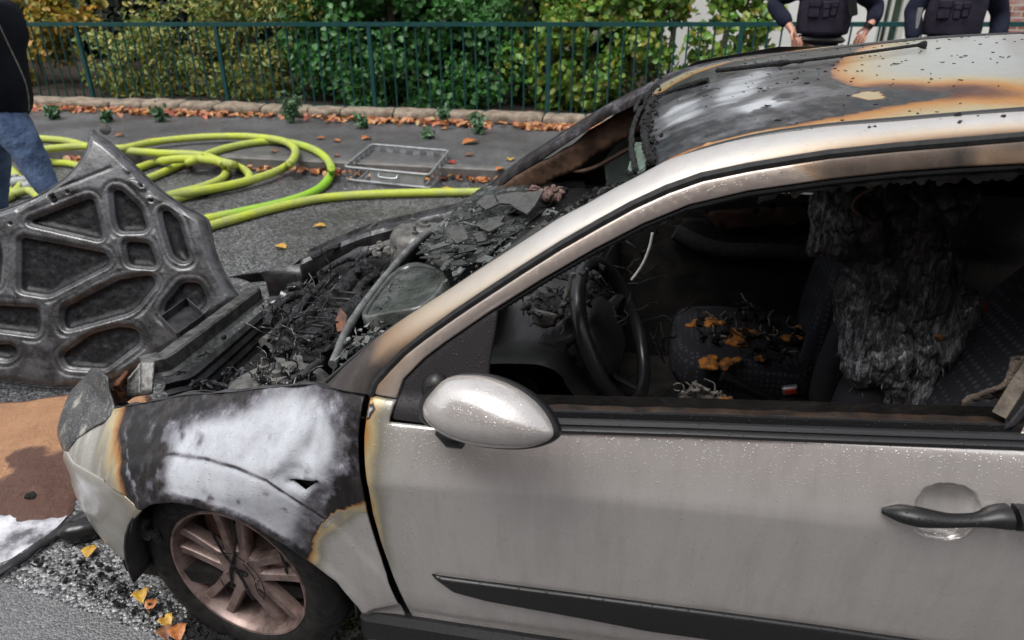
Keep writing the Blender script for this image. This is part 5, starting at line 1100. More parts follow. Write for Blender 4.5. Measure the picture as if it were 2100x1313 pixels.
scatter("burnt_debris", [(510, 778), (560, 752), (640, 765), (650, 785), (560, 792)], (.70, .725), 60, M_wetchar, car, 61, (.005, .014), "btw")
scatter("pale_ash", [(750, 515), (800, 492), (838, 490), (835, 512), (775, 530)], (.655, .675), 26, plain("pale_grey_ash", (.10, .098, .092), .7, bump=(90, 1., .01), col2=(.24, .235, .225), nsc=40), car, 62, (.007, .016), "b")
BAY = [(330, 790), (350, 770), (545, 620), (620, 545), (730, 490), (830, 470), (850, 500), (740, 640), (690, 720), (640, 775)]
scatter("burnt_debris", BAY, (.40, .50), 120, M_char, car, 3, (.006, .022), "btw")
scatter("burnt_debris", [(560, 640), (620, 580), (760, 510), (800, 530), (720, 650), (660, 730), (560, 730)], (.60, .665), 120, M_wetchar, eng, 4, (.004, .012), "btw")
scatter("burnt_debris", [(560, 640), (700, 520), (780, 520), (720, 650), (660, 740), (540, 740)], (.62, .675), 60, M_ash, eng, 5, (.003, .008), "bt")
scatter("burnt_debris", [(360, 795), (480, 760), (640, 780), (520, 795)], (.60, .66), 34, M_ash, car, 6, (.006, .018))
scatter("wiring_loom", [(540, 740), (600, 640), (760, 500), (790, 560), (700, 700), (620, 770)], (.63, .68), 34, M_wetchar, eng, 8, (.025, .045), "w")
for pts in (((563, 733, .655), (572, 748, .65), (588, 750, .65), (584, 735, .655)), ((597, 745, .66), (604, 730, .665), (620, 732, .665), (624, 755, .66), (606, 765, .655), (580, 756, .655)), ((548, 690, .65), (556, 680, .65), (575, 684, .65), (570, 700, .65))):
    m = MB(); m.plate(zs(pts), .004); m.build("metal_bracket", M_greymetal, car, smooth=False)
m = MB(); P_ = zs([(690, 660, .70), (700, 635, .715), (714, 650, .72), (708, 680, .70), (694, 683, .695)]); m.plate(P_, .006); m.build("metal_bracket", M_rust, car, smooth=False)
m = MB(); a_ = zs([(600, 778, .72), (625, 770, .73), (640, 752, .735), (655, 745, .73)]); m.tube(smooth_pl(a_, 2), .011, 9); m.build("bay_hose", M_blackrub, car)
m = MB(); a_ = zs([(595, 690, .66), (625, 668, .70), (655, 655, .71), (690, 660, .71), (700, 664, .70)]); m.tube(smooth_pl(a_, 3), .003, 6); m.build("bay_wire", M_char, car)
m = MB(); a_ = zs([(765, 598, .70), (800, 588, .70), (835, 577, .71)]); m.tube(a_, .003, 6); m.build("bay_wire", M_char, car)
m = MB(); a_ = zs([(752, 474, .725), (765, 460, .73), (800, 447, .735), (868, 442, .74), (878, 436, .745)]); m.tube(smooth_pl(a_, 2), .004, 6); m.build("bonnet_prop", M_greymetal, car)
# ---------------- scuttle: tray, rubber seal, bulkhead edge
tq = [(757, 622), (826, 536), (905, 550), (912, 585), (868, 632), (795, 642), (742, 655)]
c0 = oz(.835, (825, 590)); tn_ = np.array([-.28, -.05, .95]); tp = np.array([opl(q, c0, tn_) for q in smooth_pl(tq, 2, True)]); cc = tp.mean(0); tn_ /= np.linalg.norm(tn_)
m = MB(); rows = [cc + (tp - cc) * s_ + tn_ * o for s_, o in ((1.10, -.03), (1.06, .002), (1.0, .006), (.95, .004), (.93, -.004), (.6, -.005), (.0, -.006))]; m.loft(np.array(rows), closed=True)
tm = N("mottled_reflection_cover"); _n = tm.noise(10, 5, .65); tm.set(Base_Color=tm.ramp(_n, [(.34, (.008, .010, .008)), (.5, (.035, .04, .036)), (.62, (.07, .075, .072)), (.70, (.09, .092, .092)), (.76, (.40, .41, .44))]), Roughness=tm.maprange(tm.noise(25, 5, .7), .35, .65, .1, .5), Coat_Weight=.25); tm.nrm(tm.bump(tm.noise(60, 5), .3, .004))  # mottled reflections and white smears are painted into the base colour
m.build("scuttle_cover", tm.m, car, autos=60)
sl = zs([(682, 748, .775), (693, 722, .785), (699, 705, .79), (712, 675, .795), (736, 638, .80), (773, 589, .803), (814, 540, .805), (850, 501, .81), (880, 478, .815), (908, 462, .82), (935, 440, .82), (960, 415, .82)])
m = MB(); s2 = smooth_pl(sl, 2); m.tube(s2, .0115 + .0015 * fbm(s2, 25, 2), 12, flat=1.25); m.build("scuttle_seal", plain("grey_wet_rubber_seal", (.07, .072, .072), .3, bump=(60, .35, .004), col2=(.15, .155, .155), nsc=18, wet=.12), car)
m = MB(); rows = [[p_ + np.array([.004, 0, -.012]), p_ + np.array([-.004, 0, -.05]), p_ + np.array([-.01, 0, -.25])] for p_ in s2]; m.loft(np.array(rows)); m.build("bulkhead", M_steel, car, disp=(.006, 12, 5), solid=.004)
gx = np.linspace(.235, .62, 34); gy = np.linspace(-.66, .66, 70); rows = [[(x_, y_, .752 + .14 * sst(.38, .60, x_) - .03 * (y_ / .66) ** 2) for y_ in gy] for x_ in gx]; R = np.array(rows); R[..., 2] += .018 * fbm(R.reshape(-1, 3), 9, 3).reshape(R.shape[:2])
m = MB(); m.loft(R); m.build("scuttle_panel", M_char, car)
# dashboard
gx = np.linspace(.55, .86, 22); rows = [[(x_, y_, .895 + .03 * math.sin((x_ - .55) * 9) - .012 * (y_ / .66) ** 2 - (.06 * sst(.8, .86, x_))) for y_ in gy] for x_ in gx]; rows += [[(.88 + .01 * k, y_, .82 - .09 * k) for y_ in gy] for k in range(4)]; rows += [[(.80, y_, .45) for y_ in gy]]
R = np.array(rows); R += (.012 * np.stack([fbm(R.reshape(-1, 3), 11, k, 4) for k in (1, 5, 9)], 1)).reshape(R.shape); R[:, :, 2] -= .10 * np.exp(-((R[:, :, 1] + .37) / .2) ** 2) * (R[:, :, 0] > .6)
m = MB(); m.loft(R); m.build("dashboard", wetblack("wet_charred_dashboard", (.006, .006, .0065), .45, .7, 150, .7), car)
# windscreen glass collapsed on the dashboard
SH = [(858, 505), (905, 462), (950, 418), (985, 400), (1060, 398), (1120, 400), (1165, 418), (1110, 470), (1060, 500), (1000, 540), (940, 560), (885, 545)]
def shards(name, poly, n, seed, size, zr, par, mat=None, tilt=.35):
    rs = np.random.RandomState(seed); m = MB(); P = np.array(poly, float); lo, hi = P.min(0), P.max(0); c = 0
    while c < n:
        q = rs.uniform(lo, hi)
        if not inpoly(q[None], poly)[0]: continue
        c += 1; p_ = oz(rs.uniform(*zr), q); nv = rs.randint(4, 7); a = np.sort(rs.uniform(0, 6.28, nv)); r_ = rs.uniform(*size) * rs.uniform(.5, 1, nv); nn = np.array([rs.normal(-.2, tilt), rs.normal(-.1, tilt), 1.]); nn /= np.linalg.norm(nn); e1 = np.cross(nn, [0, 1., .1]); e1 /= np.linalg.norm(e1); e2 = np.cross(nn, e1)
        m.plate([p_ + e1 * r * math.cos(t) + e2 * r * math.sin(t) for r, t in zip(r_, a)], .0045, nn)
    o = m.build(name, mat or M_shard, par, smooth=False); o['kind'] = 'stuff'; return o
ws = mesh("windscreen", *(lambda V, F, d: (np.array([oz(.865 + .09 * 0, q) + np.array([0, 0, .020 * fbm(np.array([[q[0] * .018, q[1] * .03, 0]]), 1, 3, 3)[0] + .03 + .05 * sst(900, 1100, q[0]) - .03]) for q in V]), F))(*fill2d(SH, (), 7, ())), M_craze, car, solid=.006)
shards("glass_fragments", SH, 46, 3, (.018, .055), (.895, .925), ws, tilt=.2)
shards("glass_fragments", SH, 300, 13, (.0025, .008), (.90, .935), ws, tilt=.5)
shards("glass_fragments", [(700, 700), (760, 650), (850, 640), (900, 640), (850, 690), (760, 740), (690, 780)], 150, 4, (.006, .022), (.785, .81), ws, tilt=.45)
shards("glass_fragments", [(1000, 470), (1100, 440), (1210, 410), (1180, 440), (1040, 530), (930, 590), (900, 580)], 60, 6, (.008, .02), (.84, .9), ws, tilt=.5)
for k, (pts, z_) in enumerate(((((1046, 420), (1086, 397), (1116, 393), (1098, 425), (1082, 442), (1062, 432)), .945), (((978, 418), (996, 403), (1014, 402), (1022, 422), (998, 433)), .93), (((1018, 404), (1060, 396), (1088, 400), (1048, 421), (1024, 420)), .935), (((985, 470), (1010, 452), (1036, 462), (1005, 478)), .915), (((905, 470), (950, 462), (962, 492), (925, 508)), .89), (((888, 540), (905, 517), (925, 528), (918, 556)), .87))):
    m = MB(); c_ = oz(z_, np.mean(pts, 0)); c_ = c_ + np.array([0, -.01, .02]); m.plate([opl(q, c_, (-.40 + .1 * (k % 3), -.25, .85)) for q in pts], .006); m.build("windscreen_shard", M_shard, ws, smooth=False)
m = MB()
for k in range(40): m.blob(oz(R_.uniform(.93, .97), (R_.uniform(1085, 1150), R_.uniform(382, 412))), R_.uniform(.006, .018, 3), rrot(), 8, .8, 40, k)
m.build("melted_mirror_remains", plain("brown_melted_foam", (.06, .035, .03), .7, bump=(60, 1., .012), col2=(.20, .12, .10), nsc=40), car)
shards("glass_fragments", [(760, 630), (830, 545), (905, 555), (905, 590), (860, 630), (800, 640)], 40, 23, (.002, .008), (.815, .84), ws, tilt=.4)
# ---------------- far side seen through the openings
def fp_(name, pts, y, mat, th=.02, disp=None, parent=car):
    V2, F, d = fill2d([tuple(p) for p in pts], (), 9, ()); V = np.array([oy(y, q) for q in V2]); 
    if disp: V = V + disp[0] * np.stack([fbm(V, disp[1], k, 4) for k in (2, 6, 10)], 1)
    return mesh(name, V, F, mat, parent, solid=th)
fp_("pillar_trim", [(1000, 395), (1090, 345), (1180, 290), (1262, 236), (1330, 206), (1326, 262), (1250, 300), (1180, 345), (1090, 392)], .66, M_brownin, .03, (.02, 7))
fp_("quarter_light", [(1238, 330), (1262, 292), (1326, 252), (1330, 320), (1300, 380), (1262, 402), (1244, 380)], .70, M_clearglass, .005)
fp_("mirror_mount", [(1090, 392), (1110, 385), (1175, 372), (1200, 372), (1210, 415), (1100, 430)], .70, M_dark, .03, (.01, 9))
m = MB(); a_ = [oy(.64, q) for q in ((1148, 322), (1160, 345), (1185, 353), (1220, 345), (1255, 325), (1300, 300))]; m.tube(smooth_pl(np.array(a_), 2), .008, 8); m.build("grab_strip", M_brownin, car)
fp_("door_trim", [(1180, 470), (1420, 440), (1680, 470), (1800, 600), (1800, 800), (1180, 800)], .71, M_dark, .03, (.01, 5))
m = MB(); a_ = np.array([oy(.64, q) for q in ((1385, 475), (1430, 500), (1480, 515), (1560, 515), (1640, 520), (1720, 530))]); m.tube(smooth_pl(a_, 2), [.022] * len(smooth_pl(a_, 2)), 12, flat=1.5); m.build("armrest", M_blackrub, car)
fp_("header_trim", [(1440, 432), (1560, 424), (1690, 420), (1690, 450), (1600, 462), (1475, 470)], .66, plain("browned_header", (.022, .011, .008), .7, bump=(20, .4, .006), col2=(.05, .028, .02), nsc=9), .02, (.008, 6))
m = MB(); gx, gy = np.linspace(1.0, 2.7, 24), np.linspace(-.53, .53, 20); R = np.array([[(a, b, float(zroof(a, b)) - .035 - .02 * abs(vnoise(np.array([[a * 5, b * 5, 0]]))[0])) for b in gy] for a in gx]); m.loft(R); m.build("headlining", M_dark, car)
m = MB(); q0 = [(1560, 398), (1640, 384), (1760, 372), (1880, 364), (1980, 360), (2100, 352)]; tt = np.linspace(0, 5, 70); rows = []
for t in tt:
    q = (np.interp(t, range(6), [a for a, b in q0]), np.interp(t, range(6), [b for a, b in q0]) - 10); p_ = oy(-.60, q); dr = .012 + .016 * abs(vnoise(np.array([[t * 3.1, 0, 0]]))[0]) + .012 * abs(vnoise(np.array([[t * 11, 0, 3]]))[0]); rows.append([p_ + np.array([0, -.02, .03]), p_, p_ + np.array([0, .01, -dr])])
m.loft(np.array(rows)); m.build("headlining_edge", plain("torn_lining", (.04, .038, .036), .8, col2=(.12, .115, .11), nsc=20), car, solid=.003)
# ---------------- seats
def sblock(mb, c, h, M=None, p=.45, n=18, bul=.0):
    th = np.linspace(-math.pi / 2, math.pi / 2, n); ph = np.linspace(-math.pi, math.pi, 2 * n, endpoint=False); sp = lambda v: np.sign(v) * np.abs(v) ** p
    V = np.array([(sp(math.cos(t)) * sp(math.cos(f)), sp(math.cos(t)) * sp(math.sin(f)), sp(math.sin(t))) for t in th for f in ph]) * np.asarray(h)
    if M is not None: V = V @ np.asarray(M).T
    k = 2 * n; F = [(i * k + j, i * k + (j + 1) % k, (i + 1) * k + (j + 1) % k, (i + 1) * k + j) for i in range(n - 1) for j in range(k)]
    mb.add(V + np.asarray(c), F)
ps = link(bpy.data.objects.new("passenger_seat", None)); ps.parent = car; ps.location = np.array([1.4, .36, .2]) - base_of(car); ps.empty_display_size = .1
m = MB(); sblock(m, (1.385, .36, .435), (.285, .255, .085), Ry(rad(4)), .5); m.build("seat", M_seat, ps, disp=(.012, 6, 3))
m = MB(); sblock(m, (1.66, .37, .78), (.075, .25, .36), Ry(rad(10)), .5); sblock(m, (1.60, .13, .74), (.085, .05, .28), Ry(rad(10)), .7); m.build("backrest", M_seat, ps, disp=(.01, 6, 5))
ds = link(bpy.data.objects.new("driver_seat", None)); ds.parent = car; ds.location = np.array([1.4, -.36, .2]) - base_of(car); ds.empty_display_size = .1
m = MB(); sblock(m, (1.34, -.36, .42), (.28, .25, .085), Ry(rad(4)), .5); m.build("seat", M_seat, ds)
m = MB(); sblock(m, (1.80, -.33, .80), (.07, .22, .42), Ry(rad(38)), .5); m.build("backrest", M_seat, ds, disp=(.01, 6, 7))
m = MB(); sblock(m, (1.535, -.30, .66), (.055, .05, .15), Ry(rad(8)), .75); sblock(m, (1.52, -.16, .74), (.05, .05, .20), Ry(rad(8)), .75); m.build("bolster", plain("grey_black_seat_cloth", (.022, .022, .025), .85, bump=(300, .3, .001)), ds)
m = MB(); sblock(m, (2.15, 0, .48), (.25, .62, .1), None, .4); sblock(m, (2.42, 0, .80), (.08, .62, .34), Ry(rad(14)), .4); m.build("rear_bench", M_seat, car)
def patch(q, s_, z_, k, mat, flat=.25, name="scorched_patch", par=ps):
    m = MB()
    for j in range(5): m.blob(oz(z_, (q[0] + R_.normal(0, s_ * 420), q[1] + R_.normal(0, s_ * 220))), s_ * np.array([R_.uniform(.5, 1.1), R_.uniform(.5, 1.), flat * R_.uniform(.6, 1.4)]), Rz(R_.uniform(0, 6)), 12, .8, .8 / s_, 10 * k + j)
    m.build(name, mat, par)
for k, (q, s_) in enumerate((((1515, 692), .035), ((1465, 737), .033), ((1500, 738), .018), ((1455, 655), .026), ((1430, 665), .02), ((1640, 690), .025), ((1680, 722), .028), ((1560, 735), .014), ((1655, 665), .02))): patch(q, s_, .53, k, M_orange, .34)
scatter("burnt_debris", [(1420, 660), (1500, 625), (1560, 615), (1640, 660), (1690, 720), (1690, 790), (1640, 760), (1560, 740), (1500, 715), (1440, 700)], (.525, .545), 90, M_char, ps, 21, (.006, .018))
scatter("burnt_debris", [(1420, 660), (1560, 615), (1640, 660), (1690, 720), (1680, 770), (1560, 700), (1470, 690)], (.53, .55), 46, plain("brown_grey_curled_scraps", (.08, .06, .045), .7, bump=(60, .8, .01), col2=(.22, .19, .15), nsc=30), ps, 22, (.006, .014), "tw")
for q in ((1724, 585), (1735, 655), (1730, 525), (1797, 716), (1925, 690)):
    m = MB(); m.blob(oy(.06 if q[0] < 1740 else -.365, q), (.013, .004, .008) if q[0] > 1740 else (.010, .006, .016), Ry(.5), 12, .9, 90, q[0]); m.build("scorched_patch", M_orange, ps if q[0] < 1740 else ds)
fp_("red_remnant", [(1972, 622), (1990, 612), (2020, 618), (2022, 640), (2000, 650), (1978, 652)], -.30, plain("dark_red_scrap", (.25, .02, .008), .5, bump=(40, .5, .01), col2=(.10, .01, .005), nsc=30), .004, (.01, 20), ds)
# charred fleece of seat foam and lining hanging from the roof
CH = [(1675, 400), (1700, 392), (1770, 385), (1850, 378), (1990, 392), (2012, 430), (2008, 520), (1985, 600), (2018, 612), (2005, 660), (1960, 715), (1905, 765), (1885, 825), (1800, 838), (1752, 790), (1728, 750), (1735, 690), (1722, 640), (1738, 580), (1742, 545), (1715, 535), (1660, 512), (1668, 460)]
CH = resample(CH, 9); CH = CH + 11 * np.stack([fbm(p3(CH[:, 0], CH[:, 1]), .035, k, 4) for k in (3, 9)], 1); V2, F, d = fill2d(CH, (), 5.5, ()); th_ = .07 * np.sqrt(np.clip(d / 60, 0, 1)); V = np.array([oy(-.32, q) for q in V2]); low = sst(560, 760, V2[:, 1]) 
V[:, 1] -= th_ * (.7 + .9 * fbm(V, 8, 3, 4)) - .03 * (1 - low); fold = np.abs(fbm(np.stack([V[:, 0] * 2.2 + V[:, 2] * .8, V[:, 2] * .7 - V[:, 0] * .4, V[:, 0] * 0], 1), 5, 44, 3)); V[:, 1] += .11 * (fold - .2)
V += .016 * np.stack([fbm(V, 30, k, 5) for k in (2, 6, 10)], 1); ash = np.clip(.22 + low * .85 + .9 * sst(1740, 1690, V2[:, 0]) - .05 * sst(1880, 1980, V2[:, 0]) + .35 * fbm(V, 10, 5), 0, 1)
fm_ = N("charred_fleece"); f_ = fm_.attr('a'); mp_ = fm_.n("ShaderNodeMapping"); mp_.inputs["Rotation"].default_value = (0, rad(28), 0); mp_.inputs["Scale"].default_value = (110, 60, 26); fm_.L(fm_.obj(), mp_.inputs[0]); n_ = fm_.noise(1, 6, .75, vec=mp_.outputs[0], dist=.6); fm_.set(Base_Color=fm_.mix(f_, (.006, .0057, .0057), fm_.ramp(n_, [(.36, (.008, .008, .009)), (.48, (.07, .071, .078)), (.64, (.50, .505, .53))])), Roughness=fm_.maprange(n_, .3, .7, .3, .6)); fm_.b.inputs['Coat Weight'].default_value = .35; fm_.b.inputs['Coat Roughness'].default_value = .2; fm_.nrm(fm_.bump(n_, 1., .012, fm_.bump(fm_.noise(35, 6, .7), .8, .02))); M_fleece = fm_.m
fb = N("ashen_fibre"); f_ = fb.attr('a'); g_ = fb.n("ShaderNodeNewGeometry"); fb.set(Base_Color=fb.mix(f_, (.010, .009, .009), fb.ramp(g_.outputs['Random Per Island'], [(0, (.02, .02, .022)), (.5, (.14, .142, .15)), (1, (.55, .555, .58))])), Roughness=.35); M_fibre = fb.m
fl_ = mesh("charred_fleece", V, F, M_fleece, ds, attrs={'a': ash}, solid=.01)
pm_ = sst(-.15, .25, fbm(V, 13, 33, 4)) * .85 + .15; nf = 1700; k_ = R_.choice(len(V), nf, p=pm_ / pm_.sum()); b0 = V[k_] - np.array([0, .002, 0]); cen_ = np.array(oy(-.32, (1830, 600))); od = V[k_] - cen_
fx_ = np.stack([-.35 + .9 * fbm(b0, 7, 21), -.35 + .5 * fbm(b0, 9, 24), -.65 + .9 * fbm(b0, 7, 27)], 1) + R_.normal(0, .48, (nf, 3)); ed_ = (d[k_] < 14); fx_ += 1.6 * ed_[:, None] * od / (np.linalg.norm(od, axis=1)[:, None] + .05); fx_[:, 1] -= .05; fx_ /= np.linalg.norm(fx_, axis=1)[:, None]
L = (R_.uniform(.006, .022, nf) * (1 + .35 * ed_))[:, None]; sd_ = np.cross(fx_, R_.normal(size=(nf, 3))); sd_ /= np.linalg.norm(sd_, axis=1)[:, None]; wv = R_.uniform(.0004, .0010, nf)[:, None]; sg_ = np.array([0, 0, -1.]) * L * .25
V3 = np.stack([b0 - sd_ * wv, b0 + sd_ * wv, b0 + fx_ * L * .55 + sd_ * wv * .8, b0 + fx_ * L + sg_, b0 + fx_ * L * .55 - sd_ * wv * .8], 1).reshape(-1, 5, 3); fo = mesh("fleece_fibres", V3.reshape(-1, 3), [t for i in range(nf) for t in ((5 * i, 5 * i + 1, 5 * i + 2, 5 * i + 4), (5 * i + 4, 5 * i + 2, 5 * i + 3))], M_fibre, ds, smooth=False, attrs={'a': np.repeat(np.clip(ash[k_] * 1.15 + R_.normal(0, .12, nf), 0, 1), 5)}); fo['kind'] = 'stuff'
m = MB(); a_ = np.array([oy(-.38, q) for q in ((1790, 385), (1755, 405), (1745, 425), (1760, 440), (1780, 455), (1800, 468))]); m.tube(smooth_pl(a_, 2), .003, 6); m.build("hanging_cord", plain("scorched_cord", (.10, .05, .03), .6), ds)
# ---------------- steering wheel, column, clutter
SC = oy(-.37, (1257, 682)); sa = np.array([.88, -.16, .45]); sa /= np.linalg.norm(sa)
sw = link(bpy.data.objects.new("steering_wheel", None)); sw.parent = car; sw.location = SC - base_of(car); sw.empty_display_size = .1
e1 = np.cross([0, 1., 0], sa); e1 /= np.linalg.norm(e1); e2 = np.cross(sa, e1); rp = np.array([SC + .182 * (math.cos(t) * e1 + math.sin(t) * e2) for t in np.linspace(0, 2 * math.pi, 73)])
m = MB(); m.tube(rp, .0185 + .0025 * fbm(rp, 14, 3), 12, caps=False); m.build("wheel_rim", wetblack("wheel_rim_leather", (.012, .012, .013), .3, .3, 160, .3), sw)
m = MB(); B_ = np.stack([e1, e2, sa], 1); sblock(m, SC - sa * .035, (.085, .10, .035), B_, .55, 14); m.build("hub", wetblack("black_hub_plastic", (.012, .012, .013), .5, .3), sw)
for sg in (-1, 1):
    m = MB(); m.tube(np.array([SC - sa * .045 + e2 * sg * .07 - e1 * .02, SC - sa * .03 + e2 * sg * .12 - e1 * .02, SC + e2 * sg * .178 - e1 * .02]), [.022, .018, .012], 10, flat=.5); m.build("spoke", M_blackplast, sw)
m = MB(); m.tube(np.array([SC - sa * .05 + e1 * .06, SC - sa * .045 + e1 * .12, SC + e1 * .178]), [.024, .02, .012], 10, flat=.5); m.build("spoke", M_blackplast, sw)
m = MB(); m.box(SC - sa * .17, (.055, .065, .11), B_, .02); m.build("column_shroud", plain("wet_sooty_plastic", (.03, .031, .033), .3, bump=(50, .6, .008), col2=(.08, .082, .088), nsc=14, wet=.12), car, disp=(.01, 12, 3), autos=50)
for a, b in ((oy(-.40, (1190, 690)), oy(-.50, (1150, 712))), (oy(-.40, (1215, 735)), oy(-.48, (1182, 762)))): m = MB(); m.tube(np.array([a, (a + b) / 2 + np.array([0, 0, .004]), b]), [.010, .010, .016], 10); m.build("column_stalk", M_blackplast, car, disp=(.004, 40, 2))
rs = np.random.RandomState(9)
def dscatter(name, poly, yr, n, mat, seed, size, kinds="btxw"):
    global oz
    keep = oz; oz = lambda v, q: oy(v, q)
    try: return scatter(name, poly, yr, n, mat, car, seed, size, kinds)
    finally: oz = keep
dscatter("burnt_debris", [(1035, 650), (1090, 600), (1170, 570), (1240, 540), (1240, 600), (1160, 660), (1100, 680), (1040, 700)], (-.30, -.1), 80, M_char, 31, (.008, .03))
dscatter("burnt_debris", [(1035, 660), (1110, 590), (1250, 530), (1220, 640), (1130, 690)], (-.48, -.4), 26, M_ash, 32, (.006, .018))
dscatter("burnt_debris", [(1030, 730), (1180, 720), (1290, 800), (1380, 800), (1380, 830), (1040, 830)], (-.45, -.1), 50, M_char, 33, (.012, .03))
dscatter("wiring_loom", [(1200, 520), (1300, 470), (1330, 560), (1300, 620), (1400, 760), (1360, 790), (1230, 600)], (-.35, .1), 16, M_char, 34, (.03, .05), "w")
fp_("column_cover", smooth_pl([(1062, 735), (1100, 690), (1150, 655), (1192, 640), (1196, 700), (1165, 740), (1140, 790), (1095, 800)], 2, True), -.40, plain("wet_grey_black_shroud", (.02, .0205, .022), .25, bump=(30, .6, .012), col2=(.055, .057, .062), nsc=12, wet=.12, spec=.5), .02, (.03, 7))
fp_("dash_shard", [(1096, 632), (1146, 645), (1140, 668), (1116, 672), (1094, 660)], -.46, M_shard, .005)
fp_("dash_shard", [(1232, 810), (1250, 795), (1272, 820), (1262, 830), (1234, 828)], -.45, M_shard, .005)
m = MB(); m.tube(np.array([oy(-.42, q) for q in ((1175, 560), (1168, 590), (1158, 615), (1152, 640))]), .007, 8); m.build("metal_strut", M_greymetal, car)
a_ = np.array([oy(-.45, q) for q in ((1338, 478), (1333, 505), (1322, 535), (1308, 558), (1295, 574))]); m = MB(); m.tube(smooth_pl(a_, 2), .0032, 6); m.build("white_wire", M_white, car)
m = MB()
for k in range(9):
    a_ = np.array([oy(-.58, (1040 + 5 * k, 752 + 2 * k)), oy(-.6, (1062 + 5 * k, 770 + 3 * k)), oy(-.58, (1072 + 4 * k, 800 + 2 * k))]); m.tube(smooth_pl(a_, 2), .0035, 6)
m.build("speaker_grille", M_blackplast, door)
# tunnel: hand brake, buckle, rags
m = MB(); m.tube(smooth_pl(oy(0, (1480, 772), (1530, 795), (1575, 815), (1610, 832)), 2), .0165, 12); m.build("handbrake", M_blackplast, car)
m = MB(); c_ = oy(0, (1484, 771)); m.lathe([(.006, .004), (.011, .004), (.0125, 0), (.0125, -.01)], c_, oy(0, (1470, 765)) - c_, 14); m.build("handbrake_button", M_steel, car)
c_ = oy(.10, (1620, 800)); m = MB(); m.box(c_, (.024, .010, .015), Ry(rad(-14)), .004); bk = m.build("belt_buckle", M_alu, car); m = MB(); m.box(c_ + np.array([0, -.010, .001]), (.018, .003, .009), Ry(rad(-14)), .002); m.build("release_button", M_red, bk)
m = MB(); m.tube(smooth_pl(oy(.05, (1660, 832), (1700, 810), (1720, 800)), 2), [.014] * len(smooth_pl(oy(.05, (1660, 832), (1700, 810), (1720, 800)), 2)), 10, flat=.4); m.build("belt_stalk", plain("grey_strap", (.06, .063, .07), .6), car)
dscatter("burnt_debris", [(1385, 790), (1430, 788), (1500, 815), (1480, 832), (1390, 832)], (-.18, -.1), 40, plain("pale_burnt_rag", (.12, .10, .08), .8, bump=(60, .8, .01), col2=(.38, .35, .31), nsc=30), 41, (.006, .016), "btw")
patch((1470, 828), .03, .70, 77, M_orange, .2, par=car); 
m = MB(); m.box((1.30, 0, .36), (.35, .10, .08), None, .03); m.build("centre_tunnel", M_dark, car)
# window frame rear edge and melted trim
m = MB(); pr = [hs((2068, 872)) + np.array([0, .03, 0]), oy(-.735, (2100, 778)), np.array([1.74, -.68, 1.22])]; m.tube(np.array(pr), .017, 4); m.build("rear_channel", plain("brown_stained_channel", (.05, .04, .032), .5, .3, bump=(30, .5, .006), col2=(.14, .115, .09), nsc=20), door, smooth=False)
fp_("melted_trim", [(1958, 836), (1985, 806), (2015, 785), (2040, 772), (2062, 765), (2078, 735), (2098, 728), (2110, 770), (2098, 848), (2085, 820), (2072, 850), (2064, 852), (2058, 815), (2030, 808), (2000, 818)], -.66, plain("melted_brown_plastic", (.04, .032, .026), .4, bump=(35, 1., .02), col2=(.15, .12, .10), nsc=20), .006, (.03, 18), door)
# ------------------------------------------------------------------ the torn-off bonnet propped in front of the car
HA, HB, HCc = oz(.02, (100, 798)), oy(.62, (480, 607)), oy(.80, (185, 268))
hn = np.cross(HB - HA, HCc - HA); hn /= np.linalg.norm(hn); hn = hn if hn[1] < 0 else -hn
he1 = HB - HA; he1 /= np.linalg.norm(he1); he2 = np.cross(hn, he1)
def Z4(*L): return [(a / 2.263, 240 + b / 2.263) for a, b in L]
def hab(L): 
    P = [opl(q, HA, hn) - HA for q in L]; return [(float(p @ he1), float(p @ he2)) for p in P]
bon = thing("bonnet", "blackened car bonnet torn off and propped on edge, showing its ribbed underside", "bonnet", tuple(oz(0, (60, 800))))
ho = hab(Z4((400, 45), (425, 72), (470, 98), (540, 152), (600, 212), (680, 292), (760, 362), (850, 417), (930, 457), (955, 490), (965, 560), (985, 640), (1020, 720), (1060, 790), (1095, 838), (1060, 880), (1000, 915), (900, 1000), (800, 1070), (700, 1140), (600, 1195), (480, 1238), (430, 1252), (300, 1258), (150, 1247), (0, 1226), (-120, 1200), (-260, 1110), (-330, 960), (-350, 800), (-330, 640), (-240, 540), (-120, 480), (0, 440), (100, 405), (200, 360), (270, 310), (330, 260), (378, 195), (403, 125)))
ho = [tuple(p) for p in smooth_pl(ho, 1, True)]
PK = [[(152, 490), (425, 382), (440, 398), (478, 565)], [(530, 345), (560, 342), (650, 430), (678, 522), (560, 527), (545, 480)], [(752, 440), (775, 436), (820, 480), (872, 655), (850, 667), (808, 640), (770, 520)], [(115, 565), (498, 638), (512, 680), (240, 822), (115, 802)], [(588, 583), (690, 590), (725, 692), (608, 682)], [(315, 890), (560, 760), (700, 738), (722, 770), (640, 880), (600, 905), (330, 980), (315, 960)], [(768, 875), (850, 770), (920, 775), (957, 850), (940, 885), (850, 940), (768, 915)], [(-20, 880), (190, 890), (192, 1002), (-20, 975)], [(308, 1105), (440, 1010), (560, 978), (640, 990), (656, 1042), (500, 1163), (330, 1152)], [(-30, 1060), (68, 1060), (92, 1090), (60, 1118), (-30, 1105)], [(-90, 560), (0, 560), (17, 640), (5, 780), (-90, 760)], [(-260, 640), (-140, 600), (-140, 780), (-260, 800)], [(-260, 880), (-90, 880), (-90, 1060), (-200, 1040)]]
PK = [roundc(hab(Z4(*k)), .020) for k in PK]
BOSS = [[tuple(p) for p in smooth_pl(hab(Z4(*k)), 2, True)] for k in ([(598, 298), (630, 290), (688, 325), (682, 347), (640, 338)], [(580, 240), (600, 234), (618, 252), (600, 268)], [(684, 378), (704, 370), (722, 384), (706, 400)])]
